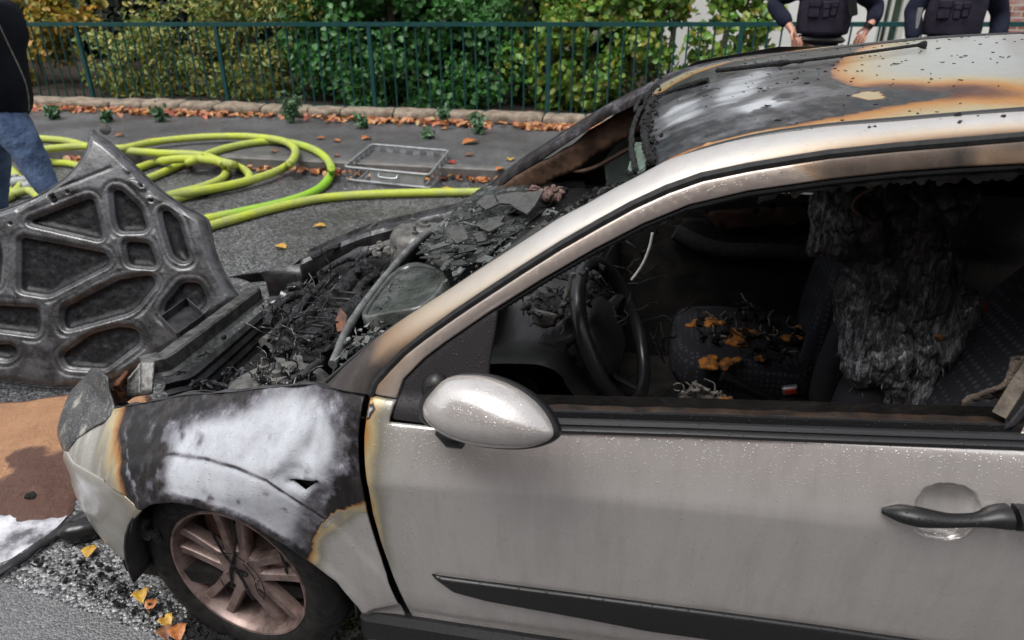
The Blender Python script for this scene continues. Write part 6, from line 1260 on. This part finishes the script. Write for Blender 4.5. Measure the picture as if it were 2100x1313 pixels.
HOLE = [[tuple(p) for p in hab(Z4(*k))] for k in ([(240, 370), (262, 362), (282, 395), (262, 405)], [(322, 350), (330, 346), (334, 356), (326, 360)], [(60, 496), (76, 494), (76, 502), (62, 503)], [(700, 384), (712, 384), (712, 394), (700, 394)], [(655, 318), (662, 314), (672, 326), (664, 330)])]
V2, F, d = fill2d(ho, (), .0062, (.004,), lines=[(k + k[:1], (-.001, .0025, .006, .014, .0185, .023)) for k in PK[:10]])
pkd = np.minimum.reduce([sdist(V2, k) for k in PK]); q = p3(V2[:, 0], V2[:, 1])
g = .62 * sst(-.001, .006, pkd) + .38 * sst(.014, .021, pkd); g2 = np.exp(-((pkd - .040) / .007) ** 2)
hgt = .030 * g + .003 * sst(.022, .045, pkd) - .003 * g2
rib0 = .014 * np.exp(-((dseg(V2, hab(Z4((250, 305), (420, 262), (520, 240))), False)) / .006) ** 2) * 0
hgt = hgt * sst(.0, .030, d) + .012 * np.exp(-((d - .010) / .008) ** 2)
for b_ in BOSS: hgt = hgt + .008 * sst(.004, -.004, sdist(V2, b_))
hol = np.zeros(len(V2))
for h_ in HOLE: hol = np.maximum(hol, sst(.002, -.001, sdist(V2, h_)))
hgt = hgt - .022 * hol
ln = dseg(V2, hab(Z4((100, 440), (250, 350), (380, 300), (520, 240))), False); hgt = hgt - .006 * np.exp(-(ln / .005) ** 2)
hgt = hgt + .007 * fbm(q, 3, 3) + .0015 * fbm(q, 11, 6) + .0025 * fbm(q, 30, 9) * (1 - g)
cx_ = V2[:, 0] - .1; bend = -.05 * (np.clip(V2[:, 1] - .75, 0, 1) / .3) ** 2 - .02 * (cx_ / .6) ** 2
P = HA + V2[:, :1] * he1 + V2[:, 1:] * he2 + hn * (hgt + bend)[:, None]; P[:, 2] = np.maximum(P[:, 2], .012)
a_ = P[F]; nn = np.cross(a_[:, 1] - a_[:, 0], a_[:, 2] - a_[:, 0]); F = np.where(((nn @ hn) < 0)[:, None], F[:, ::-1], F)
mesh("inner_panel", P, F, M_hood, bon, True, {'a': np.maximum(1 - g, hol)})
mesh("outer_skin", P - hn * .016 - hn * (hgt[:, None]), F[:, ::-1], M_steel, bon, True)
b_ = resample(ho, .012); c_ = np.array([np.argmin(((V2 - k) ** 2).sum(1)) for k in b_]); m = MB(); m.tube(np.vstack([P[c_] - hn * .006, P[c_[:1]] - hn * .006]), .009, 7); m.build("hem", M_steel, bon)
m = MB(); e_ = opl(Z4((474, 62))[0], HA, hn); m.lathe([(0, .003), (.018, .003), (.024, 0), (.018, -.003), (0, -.003)], e_ + np.array([0, .02, .0]), (.8, -.5, .2), 18); m.build("hinge_washer", M_greymetal, bon)
# ------------------------------------------------------------------ hoses
def hose(name, label, segs, r=.036, green=None, zoff=0.):
    pts = smooth_pl(segs, 3); L = []
    for q in pts:
        P = oz(r, q); k = 1. if P[1] > KERB_Y - .02 else 0.; P = oz(r + PZ * k, q); L.append(P)
    L = np.array(L)
    L[:, 2] += zoff; L = resample(L, .03, False)
    for _ in range(14): L[1:-1] = (L[:-2] + 2 * L[1:-1] + L[2:]) / 4; a = np.zeros(len(L))
    if green: 
        pr = proj(L); a = .75 * np.clip(sst(70, 25, np.hypot(pr[:, 0] - green[0], (pr[:, 1] - green[1]))), 0, 1)
        if len(green) > 2: a = np.maximum(a, .6 * sst(160, 60, np.hypot(pr[:, 0] - green[2], pr[:, 1] - green[3])))
    m = MB(); m.tube(L, r * (1 + .05 * fbm(L, 4, 3)), 14, a=np.repeat(a, 14), flat=.94); return tag(m.build(name, M_hose), label, "hose", "fire hoses on the street")
h1 = [(-60, 286), (20, 281), (92, 285), (134, 288), (161, 295), (190, 304), (235, 309), (285, 311), (335, 315), (402, 316), (436, 323), (460, 337), (467, 354), (450, 372), (402, 388), (345, 401), (270, 425), (215, 425), (200, 395), (235, 362), (285, 345), (318, 332), (369, 325), (419, 327), (469, 334), (500, 347), (517, 363), (503, 375), (452, 385), (419, 392), (360, 408), (300, 430)]
h2 = [(-60, 325), (20, 322), (104, 312), (134, 309), (174, 306), (215, 310), (251, 314), (290, 303), (318, 297), (402, 288), (486, 285), (536, 288), (585, 295), (609, 311), (606, 332), (586, 352), (536, 372), (469, 389), (402, 401), (365, 406), (310, 420), (250, 440)]
h3 = [(200, 420), (260, 385), (307, 365), (335, 354), (369, 338), (395, 331), (436, 312), (486, 298), (553, 288), (603, 293), (650, 308), (677, 332), (682, 355), (668, 378), (642, 396), (600, 411), (540, 426), (470, 440), (425, 449), (380, 462), (345, 480)]
h4 = [(330, 500), (380, 480), (425, 465), (500, 444), (560, 427), (640, 409), (700, 402), (800, 397), (900, 395), (985, 394), (1100, 396), (1250, 400)]
hose("fire_hose", "yellow green hose with a double inner loop, running behind the jeans and under the bonnet", h1)
hose("fire_hose", "faded olive hose forming the long pale loop that lies on the pavement", h2, zoff=.03)
hose("fire_hose", "bright green hose making the largest outermost loop beside the basket", h3, green=(655, 390, 570, 415))
hose("fire_hose", "single yellow green hose stretching straight towards the far wing of the car", h4)
h5 = [(-40, 325), (0, 335), (20, 345), (36, 362), (48, 380), (30, 395), (16, 408), (-30, 420)]
hose("fire_hose", "short curved hose at the metal couplings beside the legs in jeans", h5, r=.036)
hose("fire_hose", "thin end of hose running from the couplings behind the bonnet", [(20, 396), (32, 404), (62, 392), (78, 408), (110, 420)], r=.034, zoff=.02)
hose("fire_hose", "half hidden yellow hose between the jeans and the bonnet edge, nearest the curled leaf strip", [(60, 325), (114, 335), (140, 334), (160, 340), (190, 350)], r=.034)
for q, lab in (((36, 374), "left of two metal hose couplings lying side by side at the legs in jeans"), ((62, 382), "right of two metal hose couplings lying side by side at the legs in jeans")):
    P_ = oz(.05, q); m = MB(); m.lathe([(.03, -.06), (.046, -.055), (.046, -.02), (.056, -.018), (.056, .018), (.046, .02), (.046, .055), (.03, .06)], P_, (.5, .75, 0), 24)
    for k in range(2): m.box(P_ + np.array([.0, 0, .055 * (1 if k else -1)]), (.02, .02, .012), None, .004)
    tag(m.build("hose_coupling", M_alu, autos=40), lab, "coupling", "metal hose couplings")
# ------------------------------------------------------------------ aluminium carrying basket
bk_ = thing("metal_basket", "shallow silver metal carrying basket with wire floor, lying across the kerb beside the hose", "basket", tuple(oz(0, (815, 375))))
tq_ = [(706, 342), (762, 296), (921, 314), (880, 359)]; bq_ = [(710, 364), (764, 330), (918, 345), (880, 383)]
T_ = [oz(.135, tq_[0]), None, None, oz(.135, tq_[3])]; T_[1] = T_[0] + (oz(.16, tq_[1]) - T_[0]); T_[2] = T_[3] + (T_[1] - T_[0]); T_ = np.array(T_); Bq = T_ + np.array([0, 0, -.11])
def rrect(C, r=.05, n=6):
    out = []
    for i in range(4):
        a, b, c = C[i - 1], C[i], C[(i + 1) % 4]; u1 = (a - b) / np.linalg.norm(a - b); u2 = (c - b) / np.linalg.norm(c - b); p1, p2 = b + u1 * r, b + u2 * r
        for t in np.linspace(0, 1, n): out.append((1 - t) ** 2 * p1 + 2 * t * (1 - t) * b + t * t * p2)
    return np.array(out + out[:1])
m = MB(); m.tube(rrect(T_), .010, 8, caps=False); m.build("top_rail", M_alu, bk_)
m = MB(); m.tube(rrect(Bq), .009, 8, caps=False); m.build("bottom_rail", M_alu, bk_)
ring_t, ring_b = rrect(T_), rrect(Bq); sides = []
for i in range(4):
    a, b = i * 6 + 5, (i * 6 + 6) % 24; p0, p1 = ring_t[a], ring_t[b]; q0, q1 = ring_b[a], ring_b[b]
    e_ = .012; L = [p0 * (1 - e_) + q0 * e_, p1 * (1 - e_) + q1 * e_, q1, q0]
    m = MB()
    if i in (3,): 
        t0 = .28; m.plate([L[0] , L[0] + (L[1] - L[0]) * .72, L[3] + (L[2] - L[3]) * .72, L[3]], .003)
    if i == 3: m.build("side_panel", M_alu, bk_, smooth=False)
    else:
        m = MB(); nL = 5
        for (u0, u1) in ((.0, .16), (.84, 1.)):
            m.plate([L[0] + (L[3] - L[0]) * u0, L[1] + (L[2] - L[1]) * u0, L[1] + (L[2] - L[1]) * u1, L[0] + (L[3] - L[0]) * u1], .003)
        for j in range(nL + 1):
            t = j / nL; a_ = L[0] + (L[1] - L[0]) * t; b2 = L[3] + (L[2] - L[3]) * t; w2 = (L[1] - L[0]) * .05; m.plate([a_ - w2, a_ + w2, b2 + w2, b2 - w2], .0025)
        m.build("side_panel", M_alu, bk_, smooth=False)
m = MB()
for k, (t, s_) in enumerate(((.06, -.02), (.14, .04), (.22, -.06), (.42, .16), (.5, -.10), (.60, .1), (.74, .12), (.86, -.04), (.93, .03))):
    a_ = Bq[0] + (Bq[3] - Bq[0]) * t; b2 = Bq[1] + (Bq[2] - Bq[1]) * np.clip(t + s_, .02, .98); m = MB(); m.tube(np.array([a_, b2]) + np.array([0, 0, .004]), .005, 6); m.build("floor_wire", M_alu, bk_)
f0, f1 = Bq[0], Bq[3]; hp = [f0 + (f1 - f0) * t + np.array([0, -dy, dz]) for t, dy, dz in ((.42, .0, .085), (.42, .03, .07), (.44, .04, .06), (.62, .04, .06), (.64, .03, .07), (.64, 0, .085))]; m = MB(); m.tube(smooth_pl(np.array(hp), 2), .008, 8); m.build("handle", M_alu, bk_)
# ------------------------------------------------------------------ melted scraps on the road
sp2 = [oz(.02, q) for q in ((-120, 1235), (-40, 1195), (20, 1162), (60, 1138), (92, 1112), (130, 1085), (160, 1066), (178, 1058))]; s3 = smooth_pl(np.array(sp2), 2); m = MB(); m.tube(s3, np.interp(np.linspace(0, 1, len(s3)), [0, .5, .8, 1], [.018, .016, .02, .024]), 9, flat=.6)
tag(m.build("melted_trim_strip", M_blackplast, disp=(.014, 22, 3)), "long melted black plastic strip trailing over wet asphalt from the front bumper", "plastic strip")
m = MB(); c_ = oz(.06, (166, 1078)); m.blob(c_ + np.array([0, 0, -.02]), (.075, .035, .04), Rz(.6), 18, .25, 14, 3); tag(m.build("melted_bumper_piece", wetblack("glossy_black_melt", (.012, .012, .013), .25, .4)), "glossy curved black plastic piece under the front bumper corner", "plastic piece")
m = MB(); m.blob(oz(.02, (65, 1019)), (.022, .018, .018), None, 12, .5, 60, 5); tag(m.build("charred_lump", M_char), "small round charred lump lying on the wet sand edge", "debris")
random.seed(77)
def ground_scatter(nm, label, cat, poly, n, size, seed):
    o = scatter(nm, poly, (.008, .03), n, M_char, None, seed, size, "bxt"); o['label'] = label; o['category'] = cat; return o
ground_scatter("charred_crumbs", "crumbled black fire debris heaped on the asphalt in front of the flat tyre", "debris", [(395, 1250), (420, 1235), (470, 1262), (500, 1290), (480, 1320), (420, 1320), (380, 1280)], 260, (.005, .018), 51)
ground_scatter("charred_crumbs", "scattered black specks on the wet asphalt below the bumper", "debris", [(180, 1100), (300, 1220), (420, 1240), (340, 1300), (150, 1200), (60, 1160), (90, 1110)], 160, (.003, .008), 52)
# ------------------------------------------------------------------ people
def skin(name, J, E, mat, parent, root, sub=2, smooth_it=True, disp=None):
    keys = list(J); me = bpy.data.meshes.new(name); b = base_of(parent)
    me.from_pydata([(np.array(J[k][0]) - b).tolist() for k in keys], [(keys.index(a), keys.index(c)) for a, c in E], []); o = link(bpy.data.objects.new(name, me)); o.parent = parent
    md = o.modifiers.new("skin", 'SKIN'); md.use_smooth_shade = True; sv = me.skin_vertices[0].data
    for i, k in enumerate(keys):
        r = J[k][1]; sv[i].radius = (r, r) if np.isscalar(r) else r; sv[i].use_root = (k == root)
    s2 = o.modifiers.new("smooth", 'SUBSURF'); s2.levels = sub; s2.render_levels = sub; me.materials.append(mat)
    if disp:
        tx = bpy.data.textures.new(name + "_folds", 'CLOUDS'); tx.noise_scale = disp[1]; dm = o.modifiers.new("folds", 'DISPLACE'); dm.texture = tx; dm.strength = disp[0]; dm.mid_level = .5; dm.texture_coords = 'LOCAL'
    return o
def lerp(a, b, t): return np.asarray(a) * (1 - t) + np.asarray(b) * t
def hand(J, E, wrist, tip, palm_n, key, pre):
    """five fingers leaving a palm: wrist -> tip gives the direction of the fingers, palm_n the side the thumb closes on"""
    wrist, tip = np.asarray(wrist), np.asarray(tip); d = (tip - wrist); d /= np.linalg.norm(d); n = np.asarray(palm_n, float); n -= d * (n @ d); n /= np.linalg.norm(n); s = np.cross(d, n)
    J[pre + 'palm'] = (wrist + d * .045, (.030, .017)); J[pre + 'kn'] = (wrist + d * .080, (.034, .014)); E += [(key, pre + 'palm'), (pre + 'palm', pre + 'kn')]
    for i, (o, L) in enumerate(((-.030, .075), (-.010, .088), (.010, .082), (.030, .064))):
        a = wrist + d * .092 + s * o; b = a + d * L * .5 + n * .010 + s * o * .15; c = a + d * L * .95 + n * .032 + s * o * .2
        J[pre + 'f%da' % i] = (a, .0095); J[pre + 'f%db' % i] = (b, .0088); J[pre + 'f%dc' % i] = (c, .0075); E += [(pre + 'kn', pre + 'f%da' % i), (pre + 'f%da' % i, pre + 'f%db' % i), (pre + 'f%db' % i, pre + 'f%dc' % i)]
    t0 = wrist + d * .035 - s * .032; t1 = t0 + d * .032 - s * .022 + n * .012; t2 = t1 + d * .030 - s * .004 + n * .012
    J[pre + 't0'] = (t0, .013); J[pre + 't1'] = (t1, .011); J[pre + 't2'] = (t2, .009); E += [(pre + 'palm', pre + 't0'), (pre + 't0', pre + 't1'), (pre + 't1', pre + 't2')]
def head(p, hc, face, hairlen=.0, hairmat=None):
    """head with brow, nose, lips, chin, ears, eyes and short hair"""
    f = np.array([face[0], face[1], 0.]); f /= np.linalg.norm(f); s = np.array([-f[1], f[0], 0]); B = np.stack([s, f, np.array([0, 0, 1.])], 1)
    n = 26; th = np.linspace(0, math.pi, n); ph = np.linspace(0, 2 * math.pi, 40, endpoint=False); D = np.array([(math.sin(t) * math.cos(a), math.sin(t) * math.sin(a), math.cos(t)) for t in th for a in ph])
    V = D * np.array([.075, .098, .118]); V[:, 0] *= 1 - .28 * np.clip(-D[:, 2] - .1, 0, 1); V[:, 1] += .012 * np.clip(D[:, 1], 0, 1) * np.clip(-D[:, 2], 0, 1)
    g = lambda x, z, sx, sz: np.exp(-((V[:, 0] - x) / sx) ** 2 - ((V[:, 2] - z) / sz) ** 2) * (D[:, 1] > 0)
    V[:, 1] += .026 * g(0, -.012, .012, .022) + .008 * g(0, .03, .04, .010) + .008 * g(0, -.058, .022, .009) + .010 * g(0, -.095, .025, .015) - .012 * (g(.032, .008, .014, .011) + g(-.032, .008, .014, .011)) - .004 * g(0, -.05, .03, .003)
    F = [(i * 40 + j, (i + 1) * 40 + j, (i + 1) * 40 + (j + 1) % 40, i * 40 + (j + 1) % 40) for i in range(n - 1) for j in range(40)]
    h = mesh("head", V @ B.T + hc, F, M_skin, p)
    for sx in (-1, 1):
        m = MB(); m.blob(np.array([sx * .032, .082, .008]) @ B.T + hc, (.012, .012, .012), None, 8, 0); m.build("eye", M_white, h)
        m = MB(); m.blob(np.array([sx * .075, -.005, -.005]) @ B.T + hc, (.009, .018, .032), B, 10, .15, 40); m.build("ear", M_skin, h)
    k = (D[:, 2] > .25) | ((D[:, 1] < -.1) & (D[:, 2] > -.35)); H = V * 1.07 + .006 * np.stack([fbm(V, 40, q, 3) for q in (1, 4, 7)], 1); ids = -np.ones(len(V), int); ids[k] = np.arange(k.sum()); HF = [[ids[i] for i in f_] for f_ in F if all(k[i] for i in f_)]
    mesh("hair", H[k] @ B.T + hc, HF, hairmat or M_hair, p, solid=.008); return h
def officer(label, cx, y, face, elbows, wrists, tips, female=False):
    p = thing("person", label, "person", (cx, y, PZ)); f = np.array([*face, 0.]); f /= np.linalg.norm(f); s = np.array([-f[1], f[0], 0]); c = np.array([cx, y, 0.]); up = lambda z, fo=0., so=0.: c + np.array([0, 0, z + PZ]) + f * fo + s * so
    side = 1 if (s[0] > 0) else -1
    J = {'pel': (up(.95), (.13, .09)), 'wai': (up(1.10), (.12, .085)), 'che': (up(1.32), (.15, .10)), 'nec': (up(1.50), .058), 'hea': (up(1.58), .055)}; E = [('pel', 'wai'), ('wai', 'che'), ('che', 'nec'), ('nec', 'hea')]
    CL = {'pel': (up(.93), (.18, .14)), 'wai': (up(1.10), (.17, .125)), 'che': (up(1.32), (.185, .135))}; CL['nec'] = (up(1.47), .075); CE = [('pel', 'wai'), ('wai', 'che'), ('che', 'nec')]
    TR = {'pel': (up(.93), (.175, .13))}; TE = []
    for i, sx in enumerate((-1, 1)):
        so = sx * side; k = 'lr'[i]; sh_ = up(1.43, 0, so * .19); hip = up(.88, 0, so * .10)
        J[k + 'sh'] = (sh_, .062); J[k + 'el'] = (elbows[i], .045); J[k + 'wr'] = (wrists[i], .030); E += [('che', k + 'sh'), (k + 'sh', k + 'el'), (k + 'el', k + 'wr')]; hand(J, E, lerp(wrists[i], tips[i], .02), tips[i], c - wrists[i] + f * .05, k + 'wr', k)
        CL[k + 'sh'] = (sh_, .092); CL[k + 'me'] = (lerp(sh_, elbows[i], .5), .083); CL[k + 'el'] = (elbows[i], .078); CL[k + 'fa'] = (lerp(elbows[i], wrists[i], .55), .066); CL[k + 'wr'] = (lerp(elbows[i], wrists[i], .93), .052); CE += [('che', k + 'sh'), (k + 'sh', k + 'me'), (k + 'me', k + 'el'), (k + 'el', k + 'fa'), (k + 'fa', k + 'wr')]
        kn, an, to = up(.49, .03, so * .12), up(.09, 0, so * .13), up(.045, .15, so * .15)
        J[k + 'hi'] = (hip, .085); J[k + 'kn'] = (kn, .055); J[k + 'an'] = (an, .038); E += [('pel', k + 'hi'), (k + 'hi', k + 'kn'), (k + 'kn', k + 'an')]
        TR[k + 'hi'] = (hip, .105); TR[k + 'kn'] = (kn, .078); TR[k + 'an'] = (an + np.array([0, 0, .02]), .062); TE += [('pel', k + 'hi'), (k + 'hi', k + 'kn'), (k + 'kn', k + 'an')]
        m = MB(); m.tube(np.array([up(.05, -.07, so * .13), up(.06, 0, so * .13), up(.045, .10, so * .145), up(.035, .17, so * .155)]), [.042, .048, .045, .028], 12, flat=.8); m.build("shoe", M_shoe, p)
    body = skin("body", J, E, M_skin, p, 'pel', 2); skin("jacket", CL, CE, M_navy, p, 'pel', 2, disp=(.025, .09)); skin("trousers", TR, TE, M_navy, p, 'pel', 2, disp=(.02, .1)); head(p, up(1.66, .015), face)
    # protective vest: lofted rings round the torso, with pouches
    rows = []
    for z_, a_, b_ in ((1.075, .185, .140), (1.10, .192, .147), (1.2, .197, .152), (1.3, .20, .155), (1.40, .185, .145), (1.46, .145, .115), (1.49, .11, .09)):
        rows.append([up(z_, b_ * np.sign(math.sin(t)) * abs(math.sin(t)) ** .8, a_ * np.sign(math.cos(t)) * abs(math.cos(t)) ** .8) for t in np.linspace(0, 2 * math.pi, 40, endpoint=False)])
    m = MB(); m.loft(np.array(rows), closed=True); vest = m.build("vest", M_vest, p, disp=(.010, 14, 4), solid=.012)
    Bm = np.stack([s, f, np.array([0, 0, 1.])], 1)
    for so, z_, hw, hh_ in ((-.10, 1.27, .045, .07), (-.01, 1.26, .028, .06), (.045, 1.27, .026, .055), (-.11, 1.42, .04, .04), (.09, 1.42, .04, .04)):
        m = MB(); m.box(up(z_, .155, so * side), (hw, .022, hh_), Bm, .008); m.box(up(z_ + hh_ * .55, .170, so * side), (hw * 1.05, .014, hh_ * .42), Bm, .006); m.build("pouch", M_vest, vest, autos=40)
    m = MB(); zc_ = np.linspace(-.19, .19, 20); m.tube(np.array([up(1.095 - .02 * math.cos(t / .19 * 1.3), .150 * math.cos(t / .19 * 1.1), t * side) for t in zc_]), .006, 6); m.build("vest_hem", M_navy, vest)
    m = MB(); m.box(up(1.03, 0, 0), (.18, .135, .022), Bm, .02); m.build("belt", M_blackrub, p, autos=40)
    return p, up, s * side, f, Bm
yP = 4.7
p1 = officer("person in navy police uniform and dark vest standing with both hands on the hips", float(oy(yP, (1690, 40))[0]), yP, (-.12, -1.), [oy(4.78, (1583, 6)), oy(4.78, (1800, 12))], [oy(4.62, (1622, 58)), oy(4.62, (1786, 52))], [oy(4.54, (1655, 98)), oy(4.54, (1756, 88))])
P_, up, s_, f_, Bm = p1
m = MB(); m.box(up(1.29, .19, .17), (.035, .022, .075), Bm @ Ry(rad(-16)), .008); m.box(up(1.39, .20, .165), (.02, .018, .05), Bm @ Ry(rad(-16)), .006); m.build("radio", M_blackplast, P_, autos=40); m = MB(); m.box(up(1.40, .222, .17), (.012, .006, .012), Bm, .002); m.build("radio_button", M_yellow, P_); 
m = MB(); m.tube(np.array([oy(4.6, (1784, 48)), oy(4.6, (1779, 56))]), .036, 14); m.build("watch", M_blackplast, P_)
xo = float(oy(yP, (1955, 40))[0]); p2 = officer("person in navy police uniform with a silver tool hanging at the vest, rightmost person", xo, yP, (-.2, -1.), [oy(4.75, (1872, 20)), oy(4.78, (2052, 20))], [oy(4.62, (1872, 96)), oy(4.66, (2044, 104))], [oy(4.55, (1892, 150)), oy(4.6, (2020, 150))])
P_, up, s_, f_, Bm = p2; m = MB(); m.tube(np.array([oy(4.48, (1880, 58)), oy(4.48, (1884, 34)), oy(4.48, (1888, 16))]), [.010, .018, .020], 10); m.build("silver_tool", M_silverbit, P_)
# passer-by at the left edge
y0 = 1.95; X = lambda a, b, dy=0.: oy(y0 + dy, (a, b)); gz = .0
pp = thing("person", "person in black zip jacket and blue jeans walking beside the hoses", "person", (float(X(-20, 300)[0]), y0, 0))
hip = X(2, 262); hl_, hr2_ = X(38, 275, -.05), X(-18, 275, .08); kn1, kn2 = X(78, 350, -.05), X(-8, 362, .08)
def drop(k, dx, z=.09): return np.array([k[0] + dx, k[1], z])
an1, an2 = drop(kn1, .13), drop(kn2, -.12)
J = {'pel': (hip + np.array([0, 0, .03]), (.13, .10)), 'wai': (X(-14, 190), (.13, .11)), 'che': (X(-30, 70), (.15, .11)), 'nec': (X(-42, -18), .06), 'hea': (X(-44, -55), .058), 'h1': (hl_, .088), 'k1': (kn1, .058), 'a1': (an1, .04), 'h2': (hr2_, .088), 'k2': (kn2, .058), 'a2': (an2, .04)}; E = [('pel', 'wai'), ('wai', 'che'), ('che', 'nec'), ('nec', 'hea'), ('pel', 'h1'), ('h1', 'k1'), ('k1', 'a1'), ('pel', 'h2'), ('h2', 'k2'), ('k2', 'a2')]
c3 = J['che'][0]; CLj = {'pel': (X(-4, 252), (.20, .185)), 'wai': (X(-6, 185), (.215, .20)), 'mid': (X(-18, 120), (.195, .165)), 'che': (X(-34, 62), (.19, .15)), 'nec': (X(-42, 0), (.085, .08))}; CEj = [('pel', 'wai'), ('wai', 'mid'), ('mid', 'che'), ('che', 'nec')]
for k, dy in (('l', -.22), ('r', .22)):
    a_ = c3 + np.array([0, dy, .10]); e_ = a_ + np.array([-.20, dy * .25, -.24]); w2 = e_ + np.array([.02, -dy * .1, -.24]); J[k + 's'] = (a_, .062); J[k + 'e'] = (e_, .045); J[k + 'w'] = (w2, .032); E += [('che', k + 's'), (k + 's', k + 'e'), (k + 'e', k + 'w')]; hand(J, E, w2, w2 + np.array([.05, 0, -.15]), np.array([0, -dy, 0]), k + 'w', k)
    CLj[k + 's'] = (a_, .085); CLj[k + 'e'] = (e_, .068); CLj[k + 'w'] = (lerp(e_, w2, .9), .05); CEj += [('che', k + 's'), (k + 's', k + 'e'), (k + 'e', k + 'w')]
skin("body", J, E, M_skin, pp, 'pel', 2); skin("jacket", CLj, CEj, M_jacket, pp, 'pel', 2, disp=(.03, .13))
TRj = {'bel': (hip + np.array([-.02, 0, .22]), (.16, .14)), 'pel': (hip + np.array([0, 0, .10]), (.18, .155)), 'h1': (hl_, .118), 't1': (lerp(hl_, kn1, .5), .108), 'k1': (kn1, .088), 'c1': (lerp(kn1, an1, .5), .078), 'a1': (an1, .070), 'h2': (hr2_, .118), 't2': (lerp(hr2_, kn2, .5), .105), 'k2': (kn2, .086), 'c2': (lerp(kn2, an2, .5), .078), 'a2': (an2, .070)}
skin("jeans", TRj, [('bel', 'pel'), ('pel', 'h1'), ('h1', 't1'), ('t1', 'k1'), ('k1', 'c1'), ('c1', 'a1'), ('pel', 'h2'), ('h2', 't2'), ('t2', 'k2'), ('k2', 'c2'), ('c2', 'a2')], M_jeans, pp, 'pel', 2, disp=(.03, .10))
for an in (an1, an2): m = MB(); m.tube(np.array([an + np.array([-.09, 0, -.035]), an + np.array([0, 0, -.03]), an + np.array([.11, -.02, -.045]), an + np.array([.18, -.03, -.05])]), [.04, .05, .044, .028], 12, flat=.8); m.build("shoe", M_shoe, pp)
head(pp, J['hea'][0] + np.array([.02, 0, .10]), (1, .1))
zp = [X(50 + dx, y_, -.12) for dx, y_ in ((-52, 50), (-36, 85), (-14, 130), (4, 170), (10, 205), (10, 228))]; m = MB(); m.tube(smooth_pl(np.array(zp), 2), .004, 6); m.build("zip", M_greymetal, pp)
